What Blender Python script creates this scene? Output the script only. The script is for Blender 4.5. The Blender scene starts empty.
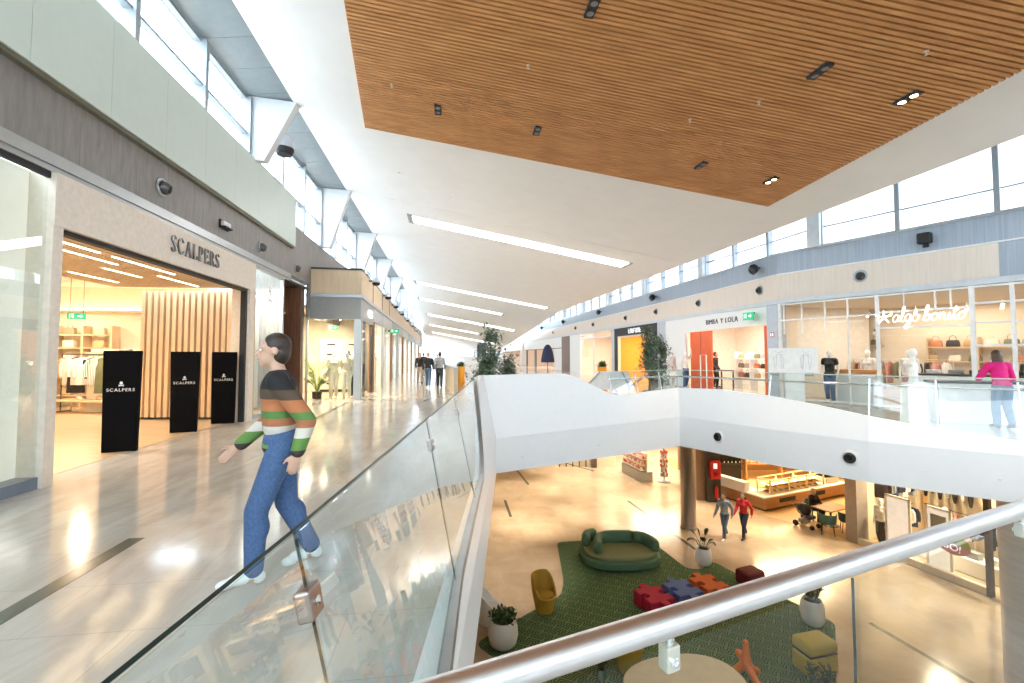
EXPOSURE = 1.3
import bpy, bmesh, math, random
from mathutils import Vector, Matrix
random.seed(7)
PI = math.pi
C = bpy.context.scene.collection
def V(*a): return Vector(a)
def T(x, y, z=0): return Matrix.Translation((x, y, z))
def Rz(a): return Matrix.Rotation(a, 4, 'Z')
def Rx(a): return Matrix.Rotation(a, 4, 'X')
def Ry(a): return Matrix.Rotation(a, 4, 'Y')
def lerp(a, b, t): return a + (b - a) * t
def smooth(t):
    t = max(0, min(1, t)); return t * t * (3 - 2 * t)

# ------------------------------------------------------------ materials
MATS = {}
def nodes_of(name):
    m = bpy.data.materials.new(name); m.use_nodes = True
    nt = m.node_tree; nt.nodes.clear()
    out = nt.nodes.new('ShaderNodeOutputMaterial')
    return m, nt, out
def mat(name, col, rough=.5, metal=0, var=.06, scale=6, bump=0, stretch=None, emit=0, coat=0, ecol=None, spec=.5):
    """plain surface with a little noise in its colour"""
    if name in MATS: return MATS[name]
    m, nt, out = nodes_of(name)
    N, L = nt.nodes, nt.links
    p = N.new('ShaderNodeBsdfPrincipled'); L.new(p.outputs[0], out.inputs[0])
    tc = N.new('ShaderNodeTexCoord'); mp = N.new('ShaderNodeMapping')
    L.new(tc.outputs['Object'], mp.inputs[0])
    if stretch: mp.inputs['Scale'].default_value = stretch
    nz = N.new('ShaderNodeTexNoise'); nz.inputs['Scale'].default_value = scale; nz.inputs['Detail'].default_value = 4
    L.new(mp.outputs[0], nz.inputs['Vector'])
    rp = N.new('ShaderNodeValToRGB')
    e = rp.color_ramp.elements
    e[0].position = .3; e[1].position = .7
    e[0].color = (*[c * (1 - var) for c in col], 1); e[1].color = (*[min(1, c * (1 + var)) for c in col], 1)
    L.new(nz.outputs[0], rp.inputs[0]); L.new(rp.outputs[0], p.inputs['Base Color'])
    p.inputs['Roughness'].default_value = rough; p.inputs['Metallic'].default_value = metal; p.inputs['Specular IOR Level'].default_value = spec
    if coat: p.inputs['Coat Weight'].default_value = coat; p.inputs['Coat Roughness'].default_value = .05
    if emit:
        p.inputs['Emission Color'].default_value = (*(ecol or col), 1); p.inputs['Emission Strength'].default_value = emit
    if bump:
        b = N.new('ShaderNodeBump'); b.inputs['Strength'].default_value = bump; b.inputs['Distance'].default_value = .01
        L.new(nz.outputs[0], b.inputs['Height']); L.new(b.outputs[0], p.inputs['Normal'])
    MATS[name] = m; return m
def emat(name, col, s):
    if name in MATS: return MATS[name]
    m, nt, out = nodes_of(name)
    e = nt.nodes.new('ShaderNodeEmission'); e.inputs[0].default_value = (*col, 1); e.inputs[1].default_value = s
    nt.links.new(e.outputs[0], out.inputs[0]); MATS[name] = m; return m
def glassmat(name, tint=(.93, .97, .95), refl=.06, gain=.9):
    m, nt, out = nodes_of(name); N, L = nt.nodes, nt.links
    t = N.new('ShaderNodeBsdfTransparent'); t.inputs[0].default_value = (*tint, 1)
    g = N.new('ShaderNodeBsdfGlossy'); g.inputs['Roughness'].default_value = .01; g.inputs[0].default_value = (1, 1, 1, 1)
    f = N.new('ShaderNodeFresnel'); f.inputs['IOR'].default_value = 1.5
    a = N.new('ShaderNodeMath'); a.operation = 'MULTIPLY_ADD'; a.inputs[1].default_value = gain; a.inputs[2].default_value = refl; a.use_clamp = True
    mx = N.new('ShaderNodeMixShader')
    ge = N.new('ShaderNodeNewGeometry'); iv = N.new('ShaderNodeMath'); iv.operation = 'SUBTRACT'; iv.inputs[0].default_value = 1; L.new(ge.outputs['Backfacing'], iv.inputs[1])
    ml = N.new('ShaderNodeMath'); ml.operation = 'MULTIPLY'; L.new(a.outputs[0], ml.inputs[0]); L.new(iv.outputs[0], ml.inputs[1])
    L.new(f.outputs[0], a.inputs[0]); L.new(ml.outputs[0], mx.inputs[0]); L.new(t.outputs[0], mx.inputs[1]); L.new(g.outputs[0], mx.inputs[2])
    L.new(mx.outputs[0], out.inputs[0]); MATS[name] = m; return m
def stonefloor(name, c1, c2, mortar, rot, bw, bh, rough, stv=(3.2, .9, 1), dark=(.80, .76, .70, 1)):
    m, nt, out = nodes_of(name); N, L = nt.nodes, nt.links
    p = N.new('ShaderNodeBsdfPrincipled'); L.new(p.outputs[0], out.inputs[0])
    tc = N.new('ShaderNodeTexCoord'); mp = N.new('ShaderNodeMapping'); mp.inputs['Rotation'].default_value = (0, 0, rot)
    L.new(tc.outputs['Object'], mp.inputs[0])
    br = N.new('ShaderNodeTexBrick'); br.inputs['Scale'].default_value = 1; br.inputs['Brick Width'].default_value = bw; br.inputs['Row Height'].default_value = bh
    br.inputs['Mortar Size'].default_value = .0022; br.inputs['Color1'].default_value = (*c1, 1); br.inputs['Color2'].default_value = (*c2, 1); br.inputs['Mortar'].default_value = (*mortar, 1)
    br.inputs['Bias'].default_value = 0
    L.new(mp.outputs[0], br.inputs['Vector'])
    st = N.new('ShaderNodeMapping'); st.inputs['Scale'].default_value = stv; L.new(mp.outputs[0], st.inputs[0])
    nz = N.new('ShaderNodeTexNoise'); nz.inputs['Scale'].default_value = .9; nz.inputs['Detail'].default_value = 9; nz.inputs['Roughness'].default_value = .62; nz.inputs['Distortion'].default_value = 1.2
    L.new(st.outputs[0], nz.inputs['Vector'])
    rp = N.new('ShaderNodeValToRGB'); e = rp.color_ramp.elements
    e[0].position = .33; e[0].color = dark; e[1].position = .62; e[1].color = (1, 1, 1, 1)
    L.new(nz.outputs[0], rp.inputs[0])
    mx = N.new('ShaderNodeMix'); mx.data_type = 'RGBA'; mx.blend_type = 'MULTIPLY'; mx.inputs[0].default_value = 1
    L.new(br.outputs[0], mx.inputs[6]); L.new(rp.outputs[0], mx.inputs[7]); L.new(mx.outputs[2], p.inputs['Base Color'])
    p.inputs['Roughness'].default_value = rough; p.inputs['Specular IOR Level'].default_value = .7
    MATS[name] = m; return m
def woodmat(name, c1, c2, rough=.45, scale=(1, 1, .12), nscale=9):
    m, nt, out = nodes_of(name); N, L = nt.nodes, nt.links
    p = N.new('ShaderNodeBsdfPrincipled'); L.new(p.outputs[0], out.inputs[0])
    tc = N.new('ShaderNodeTexCoord'); mp = N.new('ShaderNodeMapping'); mp.inputs['Scale'].default_value = scale
    L.new(tc.outputs['Object'], mp.inputs[0])
    nz = N.new('ShaderNodeTexNoise'); nz.inputs['Scale'].default_value = nscale; nz.inputs['Detail'].default_value = 6; nz.inputs['Distortion'].default_value = .6
    L.new(mp.outputs[0], nz.inputs['Vector'])
    rp = N.new('ShaderNodeValToRGB'); e = rp.color_ramp.elements
    e[0].position = .3; e[0].color = (*c1, 1); e[1].position = .7; e[1].color = (*c2, 1)
    L.new(nz.outputs[0], rp.inputs[0]); L.new(rp.outputs[0], p.inputs['Base Color']); p.inputs['Roughness'].default_value = rough
    MATS[name] = m; return m

# ------------------------------------------------------------ mesh builder
class MB:
    def __init__(s, M=None): s.v = []; s.f = []; s.M = M or Matrix.Identity(4)
    def add(s, vs, fs):
        o = len(s.v); s.v += [s.M @ Vector(v) for v in vs]; s.f += [[i + o for i in f] for f in fs]; return s
    def box(s, x0, x1, y0, y1, z0, z1, X=None):
        vs = [Vector((x, y, z)) for z in (z0, z1) for x, y in ((x0, y0), (x1, y0), (x1, y1), (x0, y1))]
        if X: vs = [X @ v for v in vs]
        return s.add(vs, [(3, 2, 1, 0), (4, 5, 6, 7), (0, 1, 5, 4), (1, 2, 6, 5), (2, 3, 7, 6), (3, 0, 4, 7)])
    def cbox(s, c, d, X=None):
        return s.box(c[0] - d[0] / 2, c[0] + d[0] / 2, c[1] - d[1] / 2, c[1] + d[1] / 2, c[2] - d[2] / 2, c[2] + d[2] / 2, X)
    def rbox(s, x0, x1, y0, y1, z0, z1, r=.02, n=2, X=None):
        bm = bmesh.new(); bmesh.ops.create_cube(bm, size=1)
        for v in bm.verts:
            v.co = Vector((lerp(x0, x1, v.co.x + .5), lerp(y0, y1, v.co.y + .5), lerp(z0, z1, v.co.z + .5)))
        bmesh.ops.bevel(bm, geom=list(bm.edges), offset=r, segments=n, profile=.5, affect='EDGES')
        bm.verts.index_update()
        vs = [(X @ v.co) if X else v.co.copy() for v in bm.verts]; fs = [[v.index for v in f.verts] for f in bm.faces]
        bm.free(); return s.add(vs, fs)
    def prism(s, poly, z0, z1, X=None):
        n = len(poly)
        vs = [Vector((p[0], p[1], z0)) for p in poly] + [Vector((p[0], p[1], z1)) for p in poly]
        if X: vs = [X @ v for v in vs]
        fs = [list(range(n))[::-1], list(range(n, 2 * n))] + [(i, (i + 1) % n, n + (i + 1) % n, n + i) for i in range(n)]
        return s.add(vs, fs)
    def tube(s, pts, r, n=8, caps=True, sq=None):
        pts = [Vector(p) for p in pts]; k = len(pts)
        rs = r if isinstance(r, (list, tuple)) else [r] * k
        vs = []; up = None
        for i, p in enumerate(pts):
            d = (pts[min(i + 1, k - 1)] - pts[max(i - 1, 0)]).normalized()
            if up is None:
                a = Vector((0, 0, 1)) if abs(d.z) < .9 else Vector((1, 0, 0))
            else: a = up
            x = d.cross(a)
            if x.length < 1e-5: x = d.cross(Vector((1, .3, 0)))
            x.normalize(); y = x.cross(d).normalized(); up = y
            for j in range(n):
                t = 2 * PI * j / n
                vs.append(p + x * (math.cos(t) * rs[i]) + y * (math.sin(t) * rs[i] * (sq or 1)))
        fs = [(i * n + j, i * n + (j + 1) % n, (i + 1) * n + (j + 1) % n, (i + 1) * n + j) for i in range(k - 1) for j in range(n)]
        if caps: fs += [list(range(n))[::-1], list(range((k - 1) * n, k * n))]
        return s.add(vs, fs)
    def lathe(s, prof, n=20, c=(0, 0, 0), X=None):
        vs = []; k = len(prof)
        for r, z in prof:
            for j in range(n):
                t = 2 * PI * j / n; v = Vector((c[0] + r * math.cos(t), c[1] + r * math.sin(t), c[2] + z))
                vs.append(X @ v if X else v)
        fs = [(i * n + j, i * n + (j + 1) % n, (i + 1) * n + (j + 1) % n, (i + 1) * n + j) for i in range(k - 1) for j in range(n)]
        if prof[0][0] > 1e-4: fs.append(list(range(n))[::-1])
        if prof[-1][0] > 1e-4: fs.append(list(range((k - 1) * n, k * n)))
        return s.add(vs, fs)
    def ball(s, c, r, n=12, m=8, X=None):
        rx, ry, rz = r if isinstance(r, (list, tuple)) else (r, r, r)
        vs = []; 
        for i in range(1, m):
            a = PI * i / m
            for j in range(n):
                t = 2 * PI * j / n; vs.append(Vector((rx * math.sin(a) * math.cos(t), ry * math.sin(a) * math.sin(t), -rz * math.cos(a))))
        b = len(vs); vs += [Vector((0, 0, -rz)), Vector((0, 0, rz))]
        if X: vs = [X.to_3x3() @ v for v in vs]
        vs = [v + Vector(c) for v in vs]
        fs = [(i * n + j, i * n + (j + 1) % n, (i + 1) * n + (j + 1) % n, (i + 1) * n + j) for i in range(m - 2) for j in range(n)]
        fs += [(b, (j + 1) % n, j) for j in range(n)] + [(b + 1, (m - 2) * n + j, (m - 2) * n + (j + 1) % n) for j in range(n)]
        return s.add(vs, fs)
    def strip(s, A, B):
        """ruled surface between two point rows"""
        n = len(A)
        return s.add(list(A) + list(B), [(i, i + 1, n + i + 1, n + i) for i in range(n - 1)])
    def loft(s, rows, closed=True, caps=True):
        """rows of equal length rings"""
        n = len(rows[0]); vs = [p for r in rows for p in r]; fs = []
        for i in range(len(rows) - 1):
            for j in range(n if closed else n - 1):
                fs.append((i * n + j, i * n + (j + 1) % n, (i + 1) * n + (j + 1) % n, (i + 1) * n + j))
        if caps and closed: fs += [list(range(n))[::-1], list(range((len(rows) - 1) * n, len(rows) * n))]
        return s.add(vs, fs)
    def mesh(s, name):
        me = bpy.data.meshes.new(name); me.from_pydata([tuple(v) for v in s.v], [], s.f)
        bm = bmesh.new(); bm.from_mesh(me); bmesh.ops.recalc_face_normals(bm, faces=bm.faces); bm.to_mesh(me); bm.free()
        return me
    def build(s, name, m, parent=None, sm=False, loc=None, label=None):
        return put(name, s.mesh(name), m, parent, sm, loc, label)
def put(name, me, m, parent=None, sm=False, loc=None, label=None):
    o = bpy.data.objects.new(name, me); C.objects.link(o)
    if m is not None:
        me.materials.clear(); me.materials.append(m)
    if parent is not None: o.parent = parent
    if loc: o.location = loc
    if label: o['label'] = label
    if sm:
        for f in me.polygons: f.use_smooth = True
        try: me.set_sharp_from_angle(angle=math.radians(50))
        except Exception: pass
    return o
def thing(name, label, cat, loc=(0, 0, 0), rz=0, group=None):
    o = bpy.data.objects.new(name, None); C.objects.link(o); o.empty_display_size = .1
    o.location = loc; o.rotation_euler = (0, 0, rz)
    if label: o['label'] = label; o['category'] = cat
    if group: o['group'] = group
    return o
def tag(o, label, cat, group=None):
    o['label'] = label; o['category'] = cat
    if group: o['group'] = group
    return o
def struct(o, label=None):
    o['kind'] = 'structure'
    if label: o['label'] = label
    return o
def dup(o, loc=None, rz=None, label=None, group=None, mats=None, parent=None):
    c = o.copy(); C.objects.link(c)
    if parent is not None: c.parent = parent
    if loc is not None: c.location = loc
    if rz is not None: c.rotation_euler = (0, 0, rz)
    if label: c['label'] = label
    if group: c['group'] = group
    if mats and o.type == 'MESH':
        k = o.name.split('.')[0]
        if k in mats:
            c.data = o.data.copy(); c.data.materials.clear(); c.data.materials.append(mats[k])
    for ch in [x for x in C.objects if x.parent == o]:
        dup(ch, mats=mats, parent=c)
    return c
def textmesh(s, size, depth=.01, align='CENTER', shear=0, space=1):
    cu = bpy.data.curves.new('lettering', 'FONT'); cu.body = s; cu.size = size; cu.extrude = depth; cu.align_x = align; cu.align_y = 'CENTER'; cu.shear = shear; cu.space_character = space
    o = bpy.data.objects.new('lettering', cu); C.objects.link(o)
    dg = bpy.context.evaluated_depsgraph_get(); me = bpy.data.meshes.new_from_object(o.evaluated_get(dg))
    bpy.data.objects.remove(o); return me
def lettering(name, s, size, m, M, parent=None, depth=.006, shear=0, space=1, align='CENTER'):
    """text standing upright: M maps local x to the right, z up"""
    ms = []; x = 0
    for c in s:
        if c == ' ': x += size * .32 * space; continue
        me = textmesh(c, size, depth, 'LEFT', shear)
        lo = min(v.co.x for v in me.vertices); hi = max(v.co.x for v in me.vertices)
        me.transform(Matrix.Translation((x - lo, 0, 0))); ms.append(me); x += hi - lo + size * .10 * (1 + (space - 1) * 3)
    w_ = x - size * .1
    for me in ms:
        me.transform(M @ Rx(PI / 2) @ Matrix.Translation((-w_ / 2 if align == 'CENTER' else 0, 0, 0))); put('letter', me, m, parent)
def remesh(mb, vox=.012, it=4, name='m'):
    me = mb.mesh(name); o = bpy.data.objects.new('tmp', me); C.objects.link(o)
    r = o.modifiers.new('r', 'REMESH'); r.mode = 'VOXEL'; r.voxel_size = vox
    if it:
        s = o.modifiers.new('s', 'SMOOTH'); s.factor = .5; s.iterations = it
    dg = bpy.context.evaluated_depsgraph_get(); me2 = bpy.data.meshes.new_from_object(o.evaluated_get(dg))
    bpy.data.objects.remove(o)
    for f in me2.polygons: f.use_smooth = True
    return me2
def lamp(kind, loc, energy, col=(1, 1, 1), size=.2, sizey=None, rot=(0, 0, 0), spot=None, blend=.5):
    l = bpy.data.lights.new('lamp_and_fill_data', kind); l.energy = energy * 1.15; l.color = col  # shared by real lamps and by added fill lights without a fixture
    if kind == 'AREA':
        l.size = size
        if sizey: l.shape = 'RECTANGLE'; l.size_y = sizey
    else: l.shadow_soft_size = size
    if spot: l.spot_size = math.radians(spot); l.spot_blend = blend
    o = bpy.data.objects.new('lamp_and_fill_light', l); C.objects.link(o); o.location = loc; o.rotation_euler = rot
    return o

# ------------------------------------------------------------ palette
WHITE = mat('white_paint', (.83, .83, .82), .55, var=.015)
CEILW = mat('ceiling_plaster', (.86, .86, .85), .7, var=.02, scale=1.5)
PARW = mat('parapet_white', (.88, .885, .89), .35, var=.01)
CREAM = mat('cream_wall', (.82, .74, .60), .6, var=.03)
STONE = mat('pale_stone', (.74, .66, .575), .5, var=.07, scale=14)
DGREY = woodmat('grooved_grey_cladding', (.20, .19, .185), (.28, .265, .255), .5, (1, 1, .15), 14)
LGREY = mat('light_grey_metal', (.42, .45, .47), .35, .6, var=.03)
BGREY = mat('blue_grey_panel', (.27, .31, .33), .45, .2, var=.04)
RGREY = woodmat('ribbed_blue_grey', (.33, .38, .45), (.42, .47, .54), .5, (4, 4, .1), 5)
GREENP = mat('pale_green_panel', (.63, .735, .695), .4, var=.015)
OLIVE_SHADE = mat('olive_shaded_edge', (.16, .155, .11), .5)  # olive ledge, darkened for the shade under the green panels
BLACK = mat('black_matte', (.012, .012, .014), .6, var=.2)
DARK = mat('dark_metal', (.05, .05, .052), .4, .4)
STEEL = mat('brushed_steel', (.62, .61, .61), .24, 1, var=.05, scale=3, stretch=(.2, 6, 6))
CHROME = mat('chrome', (.72, .73, .75), .15, 1)
OAK = woodmat('oak_slat', (.60, .43, .27), (.74, .56, .37), .5, (1, 1, .12))
PALEW = woodmat('pale_wood_band', (.62, .47, .31), (.70, .55, .38), .5, (2.5, 2.5, .15), 6)
PALEW2 = woodmat('pale_beige_band', (.72, .62, .52), (.78, .69, .60), .5, (2.5, 2.5, .15), 6)
CEILWOOD = woodmat('ceiling_slat_wood', (.49, .215, .068), (.67, .33, .118), .5, (.25, 2.0, 2.0), 3)
BROWN = woodmat('dark_brown_wood', (.10, .04, .02), (.19, .085, .045), .45, (6, 6, .4), 3)
FLOOR = stonefloor('polished_marble', (.56, .525, .485), (.60, .56, .515), (.42, .39, .36), -.14, 1.2, .6, .11)
FLOOR2 = stonefloor('lower_marble', (.52, .42, .31), (.57, .465, .345), (.42, .33, .24), -.14, 1.2, .6, .16, (1.1, .8, 1), (.88, .85, .80, 1))
GLASS = glassmat('clear_glass', (.95, .98, .965), .005, .6)
GLASSB = glassmat('balustrade_glass', (.91, .955, .955), .03, .8)
GLASSW = glassmat('window_glass', (.97, .98, 1), .02, .6)
GEDGE = mat('glass_edge', (.006, .022, .02), .35)
LIGHTW = emat('lamp_white', (1, .97, .92), 6)
LIGHTO = emat('lamp_warm', (1, .72, .40), 9)
NEON = emat('neon_white', (1, .93, .86), 1.6)
RED = mat('red_enamel', (.55, .015, .015), .35)
SIGNG = mat('exit_green', (.0, .26, .11), .4, emit=.35, ecol=(0, .5, .2))
SIGNW = mat('sign_white', (.85, .85, .85), .5, emit=.3)
LEAF = mat('leaf_green', (.045, .11, .035), .45, var=.35, scale=20)
LEAFD = mat('leaf_dark', (.03, .07, .03), .45, var=.35, scale=20)
LEAFY = mat('leaf_fresh', (.16, .26, .05), .45, var=.3, scale=20)
BARK = mat('bark', (.16, .11, .07), .8, var=.3, scale=25)
SOIL = mat('soil', (.05, .035, .025), .9, var=.3)
POTW = mat('white_planter', (.84, .84, .83), .35, var=.01)
# ------------------------------------------------------------ camera, world
cam = bpy.data.cameras.new('camera'); cam.sensor_width = 36; cam.lens = 455 / 1024 * 36
cam.shift_y = -(341.5 - (355 - 455 * math.tan(math.radians(2.5)))) / 1024
cam.clip_start = .05; cam.clip_end = 400
co = bpy.data.objects.new('camera', cam); C.objects.link(co); co.location = (0, 0, 1.6); co.rotation_euler = (math.radians(92.5), 0, 0)
sc = bpy.context.scene; sc.camera = co
w = bpy.data.worlds.new('overcast_sky'); sc.world = w; w.use_nodes = True
bgn = w.node_tree.nodes['Background']; bgn.inputs[0].default_value = (.77, .90, 1, 1); bgn.inputs[1].default_value = 4.0
sc.view_settings.view_transform = 'Standard'; sc.view_settings.look = 'None'; sc.view_settings.exposure = EXPOSURE; sc.view_settings.gamma = 1
sc.view_settings.use_curve_mapping = False
sc.cycles.use_denoising = True; sc.cycles.max_bounces = 10; sc.cycles.transparent_max_bounces = 24; sc.cycles.diffuse_bounces = 6; sc.cycles.glossy_bounces = 5
sc.cycles.sample_clamp_indirect = 6; sc.cycles.caustics_reflective = False; sc.cycles.caustics_refractive = False

AL = math.atan(.135)
ML = T(-4.95, 0, 0) @ Rz(AL)                 # shop front on the near side: local x towards the corridor, y along it
def L(x, s, z=0): return ML @ Vector((x, s, z))
MC = T(-3.9, 0, 8) @ Rz(math.atan(.145))     # ceiling: local x across, y along the mall
SLOPE = .18
def cz(x, y): return -SLOPE * x - .065 * max(0, y - 40)
def Cc(x, y, dz=0): return MC @ Vector((x, y, cz(x, y) + dz))
LOWZ = -5.5

# ------------------------------------------------------------ the void and its parapet (base line, z = 0)
FD = Vector((.909, .417, 0)); FN = Vector((-.417, .909, 0))
C1b = Vector((-.30, 8.80, 0)); C2b = Vector((4.36, 11.92, 0))
base = []          # (point, outward normal * lean, parapet height)
def seg(a, b, n, hf, skip=False):
    a = Vector(a); b = Vector(b)
    for i in range(n + 1):
        t = i / n
        base.append((a.lerp(b, t), hf(t)))
LEFT0 = Vector((-.28, .81, 0))
seg(LEFT0, (-.285, 4.9, 0), 4, lambda t: .2)
seg((-.287, 5.1, 0), C1b, 14, lambda t: lerp(.2, 1.2, smooth(t * 1.25)))
nL = len(base) - 1
seg(C1b.lerp(C2b, .02), C2b, 24, lambda t: 1.2 if t < .3 else lerp(1.2, .64, smooth((t - .3) / .34)) if t < .64 else lerp(.64, .72, (t - .64) / .36))
nF = len(base) - 1
RC = [(4.36, 11.92), (4.9, 11.1), (5.52, 10.0), (6.1, 9.2), (6.62, 8.53), (7.35, 7.9), (8.15, 7.28), (9.3, 6.5)]
RH = [.72, .76, .70, .58, .45, .32, .22, .2]
for (p, h) in list(zip(RC, RH))[1:]:
    base.append((Vector((*p, 0)), h))
nR = len(base) - 1
FR1 = LEFT0 + FD * 9.2                        # front edge
base_pts = [b[0] for b in base]
LEAN = .26
def offs(i, d):
    """point pushed outward (away from the void) by d, mitred"""
    def nrm(a, b):
        t = (b - a).normalized(); return Vector((-t.y, t.x, 0))
    n = len(base_pts)
    ns = []
    if i > 0: ns.append(nrm(base_pts[i - 1], base_pts[i]))
    if i < n - 1: ns.append(nrm(base_pts[i], base_pts[i + 1]))
    if len(ns) == 1: return base_pts[i] + ns[0] * d
    m = (ns[0] + ns[1]).normalized(); return base_pts[i] + m * (d / max(.45, m.dot(ns[0])))
def lean(i, z, extra=0):
    p = offs(i, LEAN * max(0, z) / 1.2 + extra); return Vector((p.x, p.y, z))
def run_len(i0, i1): return sum((base_pts[i + 1] - base_pts[i]).length for i in range(i0, i1))

def parapet(i0, i1, name, botz):
    m = MB()
    rows = []
    for i in range(i0, i1 + 1):
        h = base[i][1]; bz = botz(i)
        rows.append([Vector((*base_pts[i].xy, bz)), Vector((*base_pts[i].xy, -.05)), Vector((*base_pts[i].xy, 0)), lean(i, h * .5), lean(i, h), lean(i, h, .10), lean(i, 0.001, .16), Vector((*offs(i, .16).xy, bz))])
    m.loft(rows)
    return struct(m.build(name, PARW))
bz = lambda i: lerp(-.66, -.76, max(0, min(1, (i - nL) / (nF - nL))))
parapet(0, nL, 'trim_1', bz); parapet(nL, nF, 'trim_2', bz); parapet(nF, nR, 'trim_3', bz)
fr = MB()
for (a, b) in ((LEFT0, FR1),):
    q = lambda p, d, z: Vector((p.x - FN.x * d, p.y - FN.y * d, z))
    fr.loft([[q(p, 0, -.7), q(p, 0, .06), q(p, .10, .06), q(p, .10, .0), q(p, .16, -.7)] for p in (a, b)])
struct(fr.build('trim_4', PARW))

def floor_with_hole(name, outer, hole, z, m):
    bm = bmesh.new()
    es = []
    for loop in (outer, hole):
        if not loop: continue
        vs = [bm.verts.new((p[0], p[1], z)) for p in loop]
        es += [bm.edges.new((vs[i], vs[(i + 1) % len(vs)])) for i in range(len(vs))]
    bmesh.ops.triangle_fill(bm, use_beauty=True, edges=es)
    for f in bm.faces:
        if f.normal.z < 0: f.normal_flip()
    me = bpy.data.meshes.new(name); bm.to_mesh(me); bm.free()
    return struct(put(name, me, m))
hole = [tuple(offs(i, .02).xy) for i in range(nR + 1)] + [tuple(FR1.xy)]
# upper floor ends at the shop fronts; shops and far mall share the slab
outer = [(-22, -9), (24, -9), (24, 30), (12, 60), (4, 110), (-30, 110), (-26, 40)]
floor_with_hole('floor', outer, hole, 0, FLOOR)
floor_with_hole('ceiling.001', outer, [tuple(offs(i, .05).xy) for i in range(nR + 1)] + [tuple(FR1.xy)], -.66, CEILW)
struct(MB().box(-9, 30, -4, 46, LOWZ - .1, LOWZ).build('floor.001', FLOOR2))

# dark inlay strips of the upper floor
def inlay(name, pts, wd, z=.003, m=None):
    mb = MB()
    a, b = Vector((*pts[0], 0)), Vector((*pts[1], 0)); d = (b - a).normalized(); n = Vector((-d.y, d.x, 0)) * wd / 2
    mb.prism([a + n, a - n, b - n, b + n], z - .004, z)
    return struct(mb.build(name, m or mat('inlay_strip', (.10, .105, .085), .15)))
inlay('floor.002', ((-3.02, 2.2), (-3.28, 4.05)), .13)
inlay('floor.003', ((-4.75, 10.2), (-5.55, 15.5)), .13)

# ------------------------------------------------------------ main ceiling
m = MB()
rows = []
ys = [-9, 0, 10, 17.45]
def cstrip(ys, name, off=0):
    m = MB(); rows = []
    for y in ys:
        ring = [Cc(0, y, off), Cc(.04, y, off - .02), Cc(6.9, y, off), Cc(13.95, y, off), Cc(14.05, y, off + .06), Cc(14.0, y, off + .3), Cc(.1, y, off + .3), Cc(-.03, y, off + .1)]
        rows.append(ring)
    m.loft(rows); return struct(m.build(name, CEILW))
cstrip([-9, 0, 10, 17.40], 'ceiling'); cstrip([17.47, 25, 33, 40, 50, 62, 75, 95], 'ceiling.002', .012)
# seam between the two ceiling sections is the real gap at y = 17.45

# slatted timber raft
raft = thing('slatted_ceiling_raft', 'large brown timber slat raft set into the white ceiling', 'ceiling panel', Cc(5.5, 6))
inv = raft.matrix_basis.copy(); bpy.context.view_layer.update(); RI = raft.matrix_world.inverted()
quad = [Vector((-2.3, 5.0)), Vector((-3.90, 11.81)), Vector((7.02, 12.31)), Vector((7.62, 3.6))]   # plan outline, world xy; runs back over the camera
def rx(y):  # left / right outline x at world y along slat family param t (0 = front edge, 1 = back)
    return None
fl, frr = quad[1], quad[2]
dl = Vector((1.06, -4.35)) / 4.35; dr_ = Vector((.42, -5.87)) / 5.87
N = 128; pitch = .098
sl = MB(RI); gaps = MB(RI)
def onceil(p, dz):
    q = MC.inverted() @ Vector((p.x, p.y, 8)); return Vector((p.x, p.y, 8 - SLOPE * q.x + dz))
for i in range(N):
    a0 = fl + dl * (i * pitch); b0 = frr + dr_ * (i * pitch)
    a1 = fl + dl * (i * pitch + .060); b1 = frr + dr_ * (i * pitch + .060)
    sl.add([onceil(p, z) for z in (-.075, -.015) for p in (a0, b0, b1, a1)], [(3, 2, 1, 0), (4, 5, 6, 7), (0, 1, 5, 4), (1, 2, 6, 5), (2, 3, 7, 6), (3, 0, 4, 7)])
back = [fl, frr, frr + dr_ * N * pitch, fl + dl * N * pitch]
gaps.add([onceil(p, z) for z in (-.014, -.004) for p in back], [(3, 2, 1, 0), (4, 5, 6, 7), (0, 1, 5, 4), (1, 2, 6, 5), (2, 3, 7, 6), (3, 0, 4, 7)])
sl.build('slats', CEILWOOD, raft); gaps.build('backing', mat('raft_backing', (.05, .03, .02), .8), raft)
def downlight(px, py, lit, label, ang=PI / 2 + .14):
    z = onceil(Vector((px, py)), -.075)
    t = thing('double_downlight', label, 'downlight', z, ang)
    b = MB()
    b.box(-.20, .20, -.075, .075, -.03, .02); b.build('housing', BLACK, t)
    for s in (-1, 1):
        mb = MB().lathe([(.055, -.034), (.045, -.028), (.03, -.026), (0, -.026)], 14, (s * .1, 0, 0)); mb.build('lens', LIGHTO if lit else mat('dim_lens', (.25, .25, .25), .2), t)
    if lit: lamp('SPOT', (z.x, z.y, z.z - .08), 220, (1, .8, .55), .06, spot=80)
downlight(4.95, 7.12, False, 'black twin downlight, unlit, nearest the top right of the slatted raft')
downlight(.59, 10.43, False, 'black twin downlight, unlit, second in the row along the raft front edge')
downlight(-1.71, 10.27, False, 'black twin downlight, unlit, in the left front corner of the slatted raft')
downlight(4.53, 10.71, False, 'black twin downlight, unlit, third in the row along the raft front edge')
downlight(1.21, 6.64, False, 'black twin downlight, unlit, cut by the top edge of the photo')
downlight(6.57, 7.37, True, 'lit warm twin downlight near the right edge of the slatted raft')
downlight(6.27, 10.84, True, 'lit warm twin downlight in the far right corner of the slatted raft')
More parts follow.
